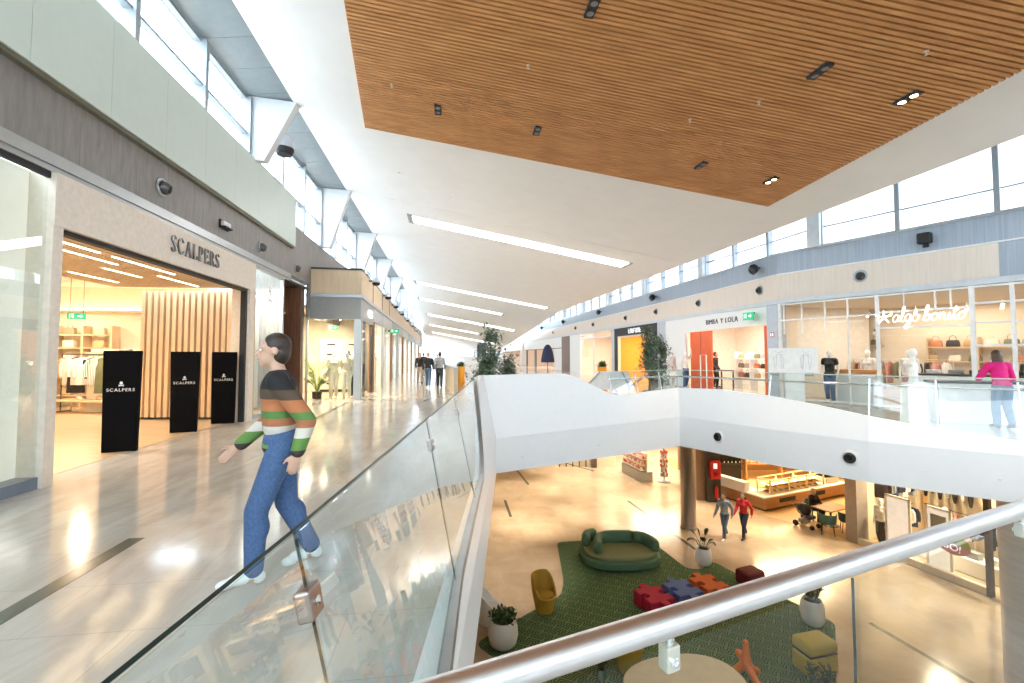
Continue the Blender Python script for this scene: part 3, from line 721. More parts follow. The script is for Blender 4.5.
# timber-lined recess before the block
struct(MB(ML).box(-1.3, -1.2, 13.52, 15.9, 0, 3.93).box(-1.2, -.02, 15.2, 15.3, 0, 3.93).build('wall_left.024', BROWN))
struct(MB(ML).box(-1.3, -.02, 13.46, 13.52, 0, 3.93).build('wall_left.025', DGREY))
struct(MB(ML).box(-1.3, .0, 13.5, 15.9, 3.86, 3.93).build('ceiling.005', DARK))

# ============================================================ projecting block with the corner shop
BL = math.atan(.165)
MBK = T(-5.45, 16.35, 0) @ Rz(BL)        # local x: towards corridor (0 = block face), y along the corridor
def K(x, y, z=0): return MBK @ Vector((x, y, z))
W0 = -1.86
BAND = PALEW; 
struct(MB(MBK).box(W0, .02, -.02, .12, 3.78, 4.66).box(-.10, .02, .12, 70, 3.78, 4.66).build('wall_left.030', PALEW))
struct(MB(MBK).box(W0 - .01, .06, -.06, .10, 3.66, 3.78).box(-.10, .06, .10, 70, 3.66, 3.78).build('trim_13', LGREY))
struct(MB(MBK).box(W0, .0, -.01, .14, 2.88, 3.66).box(-.14, .0, .14, 3.4, 2.88, 3.66).build('wall_left.031', mat('sign_band_grey', (.30, .31, .31), .45, var=.04)))
struct(MB(MBK).box(W0, .03, -.05, 70, 4.66, 4.72).build('trim_14', DARK))
struct(MB(MBK).box(-.22, .02, -.04, .22, 0, 2.88).build('wall_left.032', LGREY))
struct(MB(MBK).box(W0, W0 + .06, .0, .12, 0, 2.88).build('trim_15', LGREY))
struct(MB(MBK).box(-5, W0, -.35, -.2, 0, 5.7).build('wall_left.033', DGREY))
struct(MB(MBK).box(W0 + .06, -.22, .02, .035, .06, 2.86).build('window_13', GLASS))
struct(MB(MBK).box(-.06, -.045, .22, 1.35, .02, 2.86).build('window_14', GLASS))
struct(MB(MBK).box(-5, -.1, 4.4, 4.5, 0, 3.4).build('wall_left.034', CREAM))
struct(MB(MBK).box(-5, -4.9, -.2, 4.4, 0, 3.4).build('wall_left.035', CREAM))
struct(MB(MBK).box(-5, -.14, .14, 4.4, 3.3, 3.4).build('ceiling.006', mat('shop_ceiling_warm', (.62, .52, .40), .6)))
struct(MB(MBK).box(-.14, -.02, 3.3, 3.4, 0, 2.88).box(-.14, -.04, 1.35, 1.42, 0, 2.88).build('trim_16', DARK))
struct(MB(MBK).box(-5, -.15, .15, 4.4, .001, .006).build('floor.005', MATS['shop_floor']))
lamp('AREA', K(-2.2, 1.6, 3.25), 120, (1, .82, .58), 1.2)
lamp('AREA', K(-1.0, .45, 3.22), 110, (1, .82, .58), .6)  # front fill light added to brighten the window mannequins
t = thing('lit_shop_sign', 'small glowing white sign on the grey band of the corner shop', 'sign', K(.02, 2.2, 3.26), BL + PI / 2)
MB().box(-.35, .35, -.05, 0, -.13, .13).build('panel', emat('sign_glow', (1, .93, .8), 3), t)
# drawers wall
t = thing('drawer_cabinet', 'cream drawer cabinet with dark handles inside the corner shop', 'cabinet', K(-1.35, 3.9, 0), BL)
MB().box(-.9, .9, -.25, .3, .12, 2.3).build('carcass', CREAM, t); MB().box(-.9, .9, -.2, .3, 0, .12).build('plinth', DARK, t)
for c_ in range(2):
    for r in range(5):
        dr = MB().rbox(-.86 + c_ * .88, -.02 + c_ * .88, -.28, -.25, .16 + r * .42, .55 + r * .42, .008).build('drawer', mat('drawer_front', (.74, .66, .53), .5), t)
        MB().box(-.60 + c_ * .88, -.26 + c_ * .88, -.31, -.28, .34 + r * .42, .40 + r * .42).build('handle', BLACK, dr)
for i, (x, y) in enumerate(((-1.55, .75), (-.95, .75), (-.45, .8), (-1.2, 2.0))):
    t = thing('track_spotlight', ('black spotlight on the corner shop ceiling nearest the timber recess', 'black spotlight in the middle of the corner shop front', 'black spotlight on the corner shop ceiling nearest the column', 'black spotlight deeper inside the corner shop')[i], 'spotlight', K(x, y, 3.3), BL + .5 * i)
    MB().tube([(0, 0, 0), (0, 0, -.22)], .012).build('stem', BLACK, t); MB().tube([(0, .06, -.19), (0, -.10, -.30)], .05, 12).build('housing', BLACK, t); MB().tube([(0, -.10, -.30), (0, -.104, -.303)], .04, 12).build('lens', LIGHTO, t)
t = thing('light_track', 'black ceiling light track across the corner shop front', 'light track', K(-.95, .75, 2.98), BL); MB().box(-.85, .75, -.02, .02, .0, .03).build('rail', BLACK, t)
MB().tube([(-.6, 0, .03), (-.6, 0, .32)], .008, 5).build('rod', BLACK, t); MB().tube([(.5, 0, .03), (.5, 0, .32)], .008, 5).build('rod', BLACK, t)

# shops further along the block: shallow glazed bays
FAR = [(3.4, 7.2, (.62, .68, .64)), (7.2, 11.5, (.66, .60, .52)), (11.5, 16, (.55, .60, .60)), (16, 21, (.70, .66, .58)), (21, 27, (.60, .62, .62)), (27, 34, (.68, .64, .58)), (34, 43, (.6, .6, .6)), (43, 54, (.66, .62, .56)), (54, 68, (.6, .6, .6))]
for i, (a, b, cl) in enumerate(FAR):
    struct(MB(MBK).box(-.12, .0, a, b, 3.05, 3.66).build('wall_left.%03d' % (40 + i * 4), mat('far_fascia_%d' % (i % 3), ((.46, .47, .47), (.58, .57, .54), (.40, .42, .43))[i % 3], .5)))
    struct(MB(MBK).box(-.2, .03, a, a + .22, 0, 3.05).build('wall_left.%03d' % (41 + i * 4), LGREY if i % 2 else mat('portal_wood', (.30, .17, .09), .5)))
    struct(MB(MBK).box(-3.1, -3.0, a, b, 0, 3.4).box(-3.0, -.1, b - .1, b, 0, 3.4).build('wall_left.%03d' % (42 + i * 4), mat('far_wall_%d' % (i % 4), [(.80, .72, .58), (.74, .70, .64), (.62, .66, .62), (.78, .62, .44)][i % 4], .6)))
    struct(MB(MBK).box(-3.0, -.1, a, b, 3.3, 3.4).build('ceiling.%03d' % (20 + i), CREAM))
    r = struct(MB(MBK).box(-.05, -.035, a + .22, a + (b - a) * .62, .02, 3.05).build('window_%d' % (20 + i), GLASS))
    MB(MBK).box(-.06, -.02, a + (b - a) * .31, a + (b - a) * .31 + .05, .02, 3.05).build('mullion', LGREY, r)
    lamp('AREA', K(-1.5, (a + b) / 2, 3.2), 40 + 6 * (b - a), (1, .9, .74), 1.5)
for i, y in enumerate((1.0, 5.6, 10.0, 15.0, 21, 28, 37)):
    dome_camera('black round loudspeaker on the timber band of the block, ' + ('nearest the corner', 'second along', 'third along', 'fourth along', 'fifth along', 'sixth along', 'farthest along')[i], K(.02, y + .8, 4.42 + .14), BL, 1.0)
for i, y in enumerate((2.9, 6.2, 9.6)):
    struct(MB(MBK).box(.02, .03, y, y + .14, 3.78, 4.66).build('trim_%d' % (40 + i), DARK))
ex = exit_sign('green exit sign projecting from the block fronts further down the mall', K(.35, 9.3, 2.95), BL + .0)
MB().box(-.35, -.2, .0, .03, -.05, .05).build('bracket', DARK, ex)
t = exit_sign('green exit sign inside the corner shop above the drawers', K(-1.5, 2.6, 2.72), BL, .36, .16)
MB().tube([(0, .02, .08), (0, .02, .58)], .006, 5).build('rod', DARK, t)
# ============================================================ glass balustrades round the void
def at_run(i0, i1, y=None): pass
def glass_run(t, pts_low, pts_top, name='glass_panel', m=None, th=.012):
    """pts_low/pts_top rows along a leaning sheet; builds a thin solid"""
    mb = MB(); n = len(pts_low)
    d = (pts_low[-1] - pts_low[0]).normalized(); nn = d.cross(Vector((0, 0, 1))).normalized() * th
    rows = [[pts_low[i], pts_top[i], pts_top[i] + nn, pts_low[i] + nn] for i in range(n)]
    mb.loft(rows); return mb.build(name, m or GLASSB, t)
# --- long glass balustrade on the near side of the void: panels end at the joints
def left_pt(y, z):
    """leaning plane of the left edge; top edge runs a little left as it goes away"""
    q = z / 1.2
    bx = lerp(-.19, -.31, min(1, max(0, (y - .8) / 2.2)))
    top = lerp(-.485, -.64, min(1, max(0, (y - .6) / 7.4)))
    return Vector((lerp(bx, top, q), y, z))
def left_h(y):
    if y < 5.0: return .2
    return lerp(.2, 1.2, smooth((y - 5.1) / 3.7 * 1.25))
t = thing('glass_balustrade', 'frameless leaning glass balustrade along the walkway edge of the void', 'balustrade', (-.4, 3, 0))
bpy.context.view_layer.update(); TI = t.matrix_world.inverted()
J = [-.9, 1.05, 2.84, 4.44, 7.85]
for a, b in zip(J, J[1:]):
    n = 12; lo, hi = [], []
    for i in range(n + 1):
        y = lerp(a + .006, b - .006, i / n); h = min(1.19, left_h(y) + .012)
        lo.append(TI @ left_pt(y, h)); hi.append(TI @ left_pt(y, 1.2))
    g = glass_run(t, lo, hi)
    e = MB(); e.tube([TI @ left_pt(a + .006, 1.203), TI @ left_pt(b - .006, 1.203)], .005, 4)
    e.build('glass_edge', GEDGE, g)
for y in J[1:-1]:
    e = MB(); e.tube([TI @ left_pt(y, left_h(y)), TI @ left_pt(y, 1.2)], .0042, 4); e.build('joint', GEDGE, t)
    cl = MB(); c = TI @ left_pt(y, 1.045); X = T(*c) @ Ry(-.21)
    cl.rbox(-.018, .018, -.032, .032, -.034, .034, .006, 2, X); k = cl.build('clamp', mat('clamp_steel', (.36, .30, .28), .3, .9), t)
    MB().lathe([(.012, 0), (.012, .004), (.005, .006), (.004, .003), (0, .003)], 12, X=X @ T(.018, 0, 0) @ Ry(PI / 2)).lathe([(.012, 0), (.012, .004), (.005, .006), (0, .003)], 12, X=X @ T(-.018, 0, 0) @ Ry(-PI / 2)).build('screw', CHROME, k)
ch = MB(); rows = []
for i in range(50):
    y = lerp(-.9, 8.0, i / 49); h = min(1.19, left_h(y)); p = TI @ left_pt(y, h)
    rows.append([p + Vector((-.03, 0, -.03)), p + Vector((-.025, 0, .03)), p + Vector((.03, 0, .03)), p + Vector((.035, 0, -.03))])
ch.loft(rows); ch.build('base_channel', mat('channel_grey', (.36, .38, .39), .35, .7), t)
# --- far and right-hand glass with posts and steel rail
def run_between(i0, i1, z): return [lean(i, z) for i in range(i0, i1 + 1)]
def rail_run(i0, i1, label, posts):
    t = thing('glass_balustrade', label, 'balustrade', offs((i0 + i1) // 2, .2))
    bpy.context.view_layer.update(); X = t.matrix_world.inverted()
    prev = i0
    for q in posts + [i1]:
        if q <= prev: continue
        lo = [X @ lean(i, min(1.18, base[i][1] + .01)) for i in range(prev, q + 1)]; hi = [X @ lean(i, 1.2) for i in range(prev, q + 1)]
        lo[0] = lo[0].lerp(lo[1], .02); hi[0] = hi[0].lerp(hi[1], .02)
        g = glass_run(t, lo, hi)
        MB().tube([p + Vector((0, 0, .004)) for p in hi], .008, 4).build('glass_edge', mat('pale_glass_edge', (.55, .66, .64), .2), g); prev = q
    MB().tube([X @ lean(i, 1.03, .07) for i in range(i0, i1 + 1)], .022, 8).build('rail', STEEL, t, True)
    for q in [i0] + posts + [i1]:
        MB().tube([X @ lean(q, base[q][1] - .02, .035), X @ lean(q, 1.15, .035)], .016, 6).build('post', mat('post_pale', (.70, .72, .74), .3, .5), t)
        MB().tube([X @ lean(q, 1.03, .02), X @ lean(q, 1.03, .07)], .014, 6).build('bracket', STEEL, t)
    return t
iF = nL + 1 + 14
rail_run(iF, nF, 'far glass balustrade on the low end of the white curving parapet', [iF + 4, iF + 8])
rail_run(nF, nR, 'glass balustrade with steel rail in front of the gallery shops across the void', [nF + 2, nF + 4, nF + 5, nF + 6])
# --- front handrail right before the camera
H0 = Vector((-.08, .63, 1.15)) - FD * .42
t = thing('handrail_balustrade', 'thick brushed steel handrail on glass crossing the near corner of the void', 'balustrade', (.5, .85, 0))
bpy.context.view_layer.update(); X = t.matrix_world.inverted()
hm = MB().tube([X @ (H0 + FD * (i * .45)) for i in range(21)], .0225, 28); hm.build('handrail', mat('satin_steel', (.70, .70, .72), .33, 1, var=.02), t, True)
def fpt(k, z):     # front glass plane, leaning towards the walkway
    b = LEFT0 + FD * k; q = .95
    return Vector((b.x - FN.x * q * .235, b.y - FN.y * q * .235, z))
k0 = 1.0           # joint position along the edge
JO = [-.1, 1.05, 2.55, 4.0, 5.5, 7.0, 8.5]
for a, b in zip(JO, JO[1:]):
    g = glass_run(t, [X @ fpt(a + .004, .05), X @ fpt(b - .004, .05)], [X @ fpt(a + .004, 1.10), X @ fpt(b - .004, 1.10)], m=GLASS)
    MB().tube([X @ fpt(b - .004, .05), X @ fpt(b - .004, 1.10)], .0036, 4).build('glass_edge', GEDGE, g)
for kk in (.51, 1.9, 3.3):
    c = X @ fpt(kk, 1.085); R_ = T(*c) @ Rz(math.atan2(FD.y, FD.x))
    bm_ = MB().rbox(-.015, .015, -.010, .014, -.034, .010, .003, 2, R_); br = bm_.build('bracket', mat('bracket_pale', (.60, .57, .52), .35, .6), t)
    MB().tube([c + Vector((0, 0, .008)), c + Vector((0, 0, .052))], .008, 8).build('stem', STEEL, br)
    MB().lathe([(.009, 0), (.009, .004), (.004, .005), (.003, .003), (0, .003)], 14, X=R_ @ T(0, .014, -.016) @ Rx(-PI / 2)).lathe([(.009, 0), (.009, .004), (.004, .005), (.003, .003), (0, .003)], 14, X=R_ @ T(0, -.010, -.016) @ Rx(PI / 2)).build('screw', CHROME, br)
# small round nozzles on the white fascia under the gallery
def fascia_nozzle(i0, i1, u, z, label):
    a, b = base_pts[i0], base_pts[i1]; p = a.lerp(b, u); d = (b - a).normalized(); n = Vector((d.y, -d.x, 0))
    t = thing('air_nozzle', label, 'air nozzle', (p.x + n.x * .002, p.y + n.y * .002, z), math.atan2(n.y, n.x))
    MB().lathe([(.15, 0), (.15, .012), (.11, .03), (.10, .0)], 20, X=Ry(PI / 2)).build('flange', WHITE, t, True)
    MB().lathe([(.10, .0), (.095, .05), (.07, .07), (.055, .05), (.05, .01), (0, .01)], 18, X=Ry(PI / 2)).build('jet', BLACK, t, True)
fascia_nozzle(nF + 1, nF + 2, .08, -.36, 'black round air nozzle on the white fascia near the corner above the lower column')
fascia_nozzle(nF + 3, nF + 4, .65, -.36, 'black round air nozzle on the white fascia above the lower clothes shop')
for k, (i0, u) in enumerate(((nL + 3, .2), (nL + 12, .3), (nF, .15), (nF + 1, .6), (nF + 4, .8), (nF + 5, .7))):
    a, b = base_pts[i0], base_pts[i0 + 1]; p = a.lerp(b, u); d = (b - a).normalized(); n = Vector((d.y, -d.x, 0))
    t = thing('fascia_stud', 'tiny round stud light on the white void fascia, ' + ('near its left end', 'left of the corner', 'just right of the corner', 'between corner and nozzle', 'right of the middle nozzle', 'farthest right')[k], 'stud light', (p.x, p.y, -.42), math.atan2(n.y, n.x))
    MB().lathe([(.025, 0), (.022, .01), (0, .012)], 10, X=Ry(PI / 2)).build('lens', WHITE, t)
# ============================================================ gallery shop fronts across the void
FP = [Vector((*p, 0)) for p in ((22, -9), (15.6, 6.75), (13.6, 10.1), (12.64, 11.71), (9.73, 16.58), (9.5, 18.4), (9.3, 20.1), (8.5, 25.3), (7.2, 34), (5.3, 46), (1.7, 70), (-2.3, 97))]
def fwalk(step=1.0):
    out = []
    for a, b in zip(FP, FP[1:]):
        n = max(1, int((b - a).length / 2.0)); out += [a.lerp(b, i / n) for i in range(n)]
    return out + [FP[-1]]
FW = fwalk()
def fnorm(i):
    a = FW[max(0, i - 1)]; b = FW[min(len(FW) - 1, i + 1)]; d = (b - a).normalized(); return Vector((d.y, -d.x, 0))   # into the shops
def fband(name, z0, z1, d0, d1, m, i0=0, i1=None):
    mb = MB(); rows = []
    for i in range(i0, (i1 or len(FW) - 1) + 1):
        n = fnorm(i); p = FW[i]
        rows.append([p + n * d0 + Vector((0, 0, z0)), p + n * d0 + Vector((0, 0, z1)), p + n * d1 + Vector((0, 0, z1)), p + n * d1 + Vector((0, 0, z0))])
    mb.loft(rows); return struct(mb.build(name, m))
fband('trim_50', 3.46, 3.62, -.10, .1, mat('ledge_pale', (.60, .63, .66), .4))
ic = min(range(len(FW)), key=lambda j: (FW[j] - Vector((12.64, 11.71, 0))).length)
fband('wall_right', 3.62, 4.52, -.02, .08, PALEW2, ic)
fband('wall_right.001', 3.62, 4.52, .0, .08, RGREY, 0, ic)
fband('trim_51', 4.52, 4.56, -.06, .08, WHITE)
fband('wall_right.002', 4.56, 5.26, .0, .1, RGREY)
fband('trim_52', 5.26, 5.33, -.05, .12, LGREY)
# clerestory bays between world points
def frame_between(near, far):
    """local x runs from the far point to the near one, y into the shop"""
    a, b = Vector(far), Vector(near); return T(a.x, a.y, 0) @ Rz(math.atan2(b.y - a.y, b.x - a.x)), (b - a).length
WS = [-.2]
def fat(s):
    for a, b in zip(FP, FP[1:]):
        L_ = (b - a).length
        if s <= L_: return a.lerp(b, s / L_)
        s -= L_
    return FP[-1]
PW = .34
piers = [1.0, 7.5, 14.0, 20.5] + [27.15 + 6.3 * j for j in range(12)]
bays = [(a + PW / 2, b - PW / 2) for a, b in zip(piers, piers[1:])]
for i, (a, b) in enumerate(bays):
    M_, L_ = frame_between(fat(a), fat(b))
    r = bpy.data.objects.new('window_%d' % (40 + i), None); C.objects.link(r); r['kind'] = 'structure'
    r.matrix_world = M_ @ T(0, .16, 5.33); f = MB(); H = 2.1
    nn = 3
    f.box(0, L_, -.04, .04, 0, .05); f.box(0, L_, -.04, .04, H - .05, H); f.box(0, L_, -.03, .03, .62, .665)
    for q in range(nn + 1):
        x = q * L_ / nn; f.box(x - .06, x + .06, -.14, .06, 0, H); 
    f.build('window_frame', MULL, r); MB().box(0, L_, -.006, .006, .02, H - .02).build('pane', GLASSW, r)
    M2, L2 = frame_between(fat(b), fat(b + PW))
    struct(MB(M2).box(-.03, L2 + .03, -.12, .5, 5.3, 7.45).build('wall_right.%03d' % (10 + i), mat('pier_pale', (.72, .76, .80), .5)))
fband('ceiling.010', 7.43, 7.5, -4.2, .5, BGREY)
ie = min(range(len(FW)), key=lambda j: (FW[j] - Vector((15.6, 6.75, 0))).length)
fband('wall_right.200', 0, 3.46, 0, .1, CREAM, 0, ie)  # unseen wall added to block stray sky light from the gallery side
# nozzles on the timber band, loudspeakers on the grey band
ON = ['nearest', 'second', 'third', 'fourth', 'fifth', 'sixth', 'seventh', 'farthest']
def fplace(p): 
    i = min(range(len(FW)), key=lambda j: (FW[j] - Vector((*p, 0))).length); n = fnorm(i)
    # project on to the front line
    a, b = (FW[i], FW[i + 1]) if i + 1 < len(FW) else (FW[i - 1], FW[i]); d = (b - a).normalized(); q = a + d * (Vector((*p, 0)) - a).dot(d)
    n = Vector((d.y, -d.x, 0)); return q, n
for i, p in enumerate(((11.0, 14.3), (9.62, 17.5), (9.03, 21.85), (8.36, 26.2), (7.7, 30.6), (6.7, 37.2), (5.9, 42), (4.6, 50.5))):
    q, n = fplace(p)
    nozzle('air_nozzle', 'black-mouthed round nozzle on the pale band over the gallery shops, ' + ON[i] + ' across the void', (q.x - n.x * .02, q.y - n.y * .02, 4.10), math.atan2(-n.y, -n.x), .15)
for i, p in enumerate(((11.9, 12.9), (9.62, 17.5), (8.36, 26.2), (7.0, 35.3), (5.4, 45.5), (3.9, 55.5), (2.2, 67))):
    q, n = fplace(p); rz = math.atan2(-n.y, -n.x)
    t = thing('wall_loudspeaker', 'black loudspeaker bracketed on the ribbed grey band across the void, ' + ON[i], 'loudspeaker', (q.x, q.y, 4.92), rz)
    MB().tube([(0, 0, .05), (.16, 0, .05)], .03).build('bracket', DARK, t)
    if i == 0: MB().rbox(.12, .36, -.15, .15, -.16, .14, .03).build('housing', BLACK, t); MB().box(.14, .20, -.06, .06, -.26, -.15).build('yoke', BLACK, t)
    else: MB().ball((.27, 0, 0), (.17, .19, .19), 14, 10).build('housing', BLACK, t, True); MB().lathe([(.15, 0), (.16, .04), (0, .05)], 14, X=T(.36, .06, -.08) @ Ry(PI / 2 + .6)).build('grille', DARK, t, True)

def room(M_, L_, depth, wallm, H=3.46, light=60, lcol=(1, .84, .62), idx=0, ceilm=None, fl=None):
    struct(MB(M_).box(-.05, L_ + .05, depth, depth + .1, 0, H).build('wall_right.%03d' % (60 + idx), wallm))
    struct(MB(M_).box(-.1, .0, .1, depth, 0, H).box(L_, L_ + .1, .1, depth, 0, H).build('wall_right.%03d' % (61 + idx), wallm))
    struct(MB(M_).box(-.05, L_ + .05, .05, depth, H - .06, H).build('ceiling.%03d' % (40 + idx), ceilm or wallm))
    if light:
        p = M_ @ Vector((L_ / 2, depth * .45, H - .12)); lamp('AREA', p, light, lcol, L_ * .5, depth * .4, rot=(0, 0, M_.to_euler().z))
# ---------------------------------------------------------- wide shop with the neon script
MA, LA = frame_between((13.6, 10.1), (9.73, 16.58))
def A(x, y, z=0): return MA @ Vector((x, y, z))
RA = MA.to_euler().z
WARM = mat('warm_shop_wall', (.80, .70, .57), .6, var=.03)
room(MA, LA, 4.6, WARM, light=0, idx=0)
MA2, LA2 = frame_between((15.2, 7.4), (13.6, 10.1))
struct(MB(T(0,0,0)).box(0,.01,0,.01,-.4,-.39).build('wall_right.069', WARM)) if False else None
struct(MB(MA2).box(0, LA2, 4.6, 4.7, 0, 3.4).build('wall_right.070', WARM))
lamp('AREA', A(2.2, 1.6, 3.3), 20, (1, .87, .70), 2, 1.2, (0, 0, RA)); lamp('AREA', A(5.6, 1.8, 3.3), 21, (1, .87, .70), 2, 1.2, (0, 0, RA)); lamp('AREA', A(3.8, 3.6, 3.3), 18, (1, .83, .62), 3, 1, (0, 0, RA))
t = thing('shopfront_frame', 'white framed glazed shopfront of the wide gallery shop', 'shopfront', A(0, 0), RA)
WF = mat('white_frame', (.82, .82, .80), .4)
m = MB()
for x, wd, z0, z1 in ((.06, .10, 0, 3.46), (.21, .025, 2.35, 3.46), (.82, .025, 2.35, 3.46), (1.55, .025, 2.35, 3.46), (2.22, .035, 0, 3.46), (3.01, .09, 0, 3.46), (3.68, .03, 2.9, 3.46), (4.38, .03, 2.9, 3.46), (4.71, .03, 2.9, 3.46), (5.13, .10, 0, 3.46), (5.88, .08, 0, 3.46), (7.5, .09, 0, 3.46)): m.box(x - wd / 2, x + wd / 2, -.05, .03, z0, z1)
for x0, x1, z in ((0, LA, 3.42), (.06, 3.01, 2.85), (3.01, 5.13, 2.90), (3.01, 5.13, 2.42), (5.13, LA, 2.98), (5.13, LA, 2.46), (5.13, LA, 1.86), (0, LA, .06)): m.box(x0, x1, -.045, .025, z - .025, z + .025)
m.build('frame', WF, t)
for x0, x1 in ((.11, 2.2), (2.24, 2.96), (3.06, 5.08), (5.18, 5.84), (5.92, 7.45)): MB().box(x0, x1, -.008, .004, .08, 3.4).build('pane', glassmat('shop_glass', (.98, .98, .97), .015, .5) if 'shop_glass' not in MATS else MATS['shop_glass'], t)
SG = MATS['shop_glass']
# neon lettering
def crom(pts, n=6):
    P = [Vector(p) for p in pts]; out = []
    for i in range(len(P) - 1):
        p0, p1, p2, p3 = P[max(i - 1, 0)], P[i], P[i + 1], P[min(i + 2, len(P) - 1)]
        for k in range(n):
            u = k / n; out.append(.5 * ((2 * p1) + (p2 - p0) * u + (2 * p0 - 5 * p1 + 4 * p2 - p3) * u * u + (3 * p1 - p0 - 3 * p2 + p3) * u ** 3))
    return out + [P[-1]]
SCR = {
 'a': (.95, [[(.78, .82), (.45, 1), (.12, .7), (.10, .25), (.35, 0), (.65, .25), (.78, .85), (.74, .2), (.95, .05)]]),
 'l': (.62, [[(.0, .1), (.35, .9), (.45, 1.9), (.25, 2.0), (.18, 1.2), (.22, .2), (.40, .0), (.62, .1)]]),
 'g': (.95, [[(.78, .82), (.45, 1), (.12, .7), (.10, .25), (.35, 0), (.65, .25), (.78, .85), (.72, -.4), (.45, -.95), (.15, -.75), (.45, -.25), (.95, .1)]]),
 'o': (.95, [[(.50, 1), (.12, .72), (.10, .25), (.42, 0), (.76, .28), (.78, .75), (.50, 1), (.60, .75), (.95, .8)]]),
 'b': (.92, [[(.0, .1), (.35, .9), (.45, 1.9), (.25, 2.0), (.16, 1.2), (.15, .2), (.40, .0), (.72, .25), (.70, .75), (.45, .85), (.60, .7), (.92, .8)]]),
 'n': (1.0, [[(.0, .7), (.14, .95), (.16, .0)], [(.16, .5), (.40, .95), (.62, .8), (.64, .15), (.78, .0), (1.0, .15)]]),
 'i': (.5, [[(.0, .15), (.18, .9), (.20, .15), (.34, .0), (.5, .15)], [(.24, 1.35), (.27, 1.42)]]),
 't': (.62, [[(.0, .15), (.25, 1.0), (.30, 1.7), (.24, .3), (.38, .0), (.62, .15)], [(.02, 1.1), (.62, 1.2)]]),
}
def script_word(word, h, X, t, r, sx=.74):
    x = 0
    for c in word:
        wd, st = SCR[c]; mb = MB()
        for s_ in st: mb.tube([X @ Vector(((x + px_ + py_ * .18) * h * sx, 0, py_ * h)) for px_, py_, _ in [(p.x, p.y, 0) for p in crom([(a, b, 0) for a, b in s_])]], r, 6)
        mb.build('neon_letter', NEON, t); x += wd
    return x * h * sx
t = thing('neon_sign', 'glowing white neon script sign with star in the shop window across the void', 'neon sign', A(3.50, -.09, 2.58), RA)
w1 = script_word('algo', .215, T(-.10, 0, 0), t, .0125, .85); w2 = script_word('bonito', .215, T(w1 - .02, 0, .0), t, .0125, .85)
st = MB()
for q in range(5):
    a = PI / 2 + q * 2 * PI / 5; st.tube([(-.30, 0, .16), (-.30 + .21 * math.cos(a), 0, .16 + .21 * math.sin(a))], [.03, .012], 6)
st.build('star', NEON, t)
# interior fittings
def shelf_unit(label, loc, rz, w_, hs, dep=.32, m=None, back=False):
    t = thing('wall_shelving', label, 'shelving', loc, rz); m = m or PALEW
    H = max(hs) + .35
    for x in (-w_ / 2, 0, w_ / 2): MB().box(x - .02, x + .02, -dep / 2, dep / 2, 0, H).build('upright', m, t)
    for z in hs: MB().box(-w_ / 2, w_ / 2, -dep / 2, dep / 2, z, z + .035).build('shelf', m, t)
    if back: MB().box(-w_ / 2, w_ / 2, dep / 2, dep / 2 + .02, 0, H).build('back_panel', m, t)
    return t
shelf_unit('long pale shelving on the rear wall of the neon sign shop', A(4.2, 4.35), RA, 2.6, (.9, 1.35, 1.85), .4)
shelf_unit('pale shelving at the terracotta end of the neon sign shop', A(6.1, 4.35), RA, .9, (.9, 1.3, 1.7), .4)
pl = ['terracotta', 'black', 'tan', 'cream', 'olive', 'grey']; pc = [(.50, .18, .08), (.02, .02, .02), (.50, .33, .16), (.80, .74, .62), (.16, .17, .09), (.35, .35, .35)]
BM_ = [mat('leather_' + n, c, .5) for n, c in zip(pl, pc)]
def bag(label, loc, rz, m, s=1, grp=None):
    t = thing('handbag', label, 'handbag', loc, rz, grp)
    bm_ = MB(); bm_.loft([[Vector((x * w_, y * d_, z)) * s for x, y in ((-1, -.7), (-.7, -1), (.7, -1), (1, -.7), (1, .7), (.7, 1), (-.7, 1), (-1, .7))] for z, w_, d_ in ((0, .14, .07), (.02, .155, .075), (.16, .14, .06), (.20, .125, .035))])
    bm_.build('body', m, t, True); MB().tube([Vector(p) * s for p in ((-.08, 0, .19), (-.07, 0, .30), (0, 0, .34), (.07, 0, .30), (.08, 0, .19))], .008 * s, 6).build('handle', m, t)
    return t
k = 0
for x in (3.1, 3.55, 4.0, 4.5, 4.95, 5.35):
    bag('%s handbag on the top rear shelf of the neon sign shop' % pl[k % 6], A(x, 4.33, 1.885), RA, BM_[k % 6], 1.15, 'handbags on the rear shelf'); k += 1
for x in (3.0, 3.6, 4.1, 4.6, 5.1):
    bag('%s handbag on the middle rear shelf of the neon sign shop' % pl[(k + 2) % 6], A(x, 4.33, 1.385), RA, BM_[(k + 2) % 6], 1.05, 'handbags on the rear shelf'); k += 1
for z, lv in ((1.335, 'middle'), (1.735, 'top')):
    for x in (5.85, 6.3):
        bag('%s handbag on the %s shelf near the terracotta panel' % (pl[k % 6], lv), A(x, 4.33, z), RA, BM_[k % 6], .95, 'handbags by the terracotta panel'); k += 1
t = thing('wall_panel', 'terracotta red-brown panel on the rear wall of the neon sign shop', 'wall panel', A(7.05, 4.0), RA); MB().box(-.5, .5, 0, .06, .3, 2.9).build('panel', mat('terracotta', (.55, .20, .07), .5, var=.05), t)
MB().tube([(-.25, -.01, 2.3), (.0, -.01, 2.42), (.2, -.01, 2.3)], .012, 6).build('emblem', NEON, t)
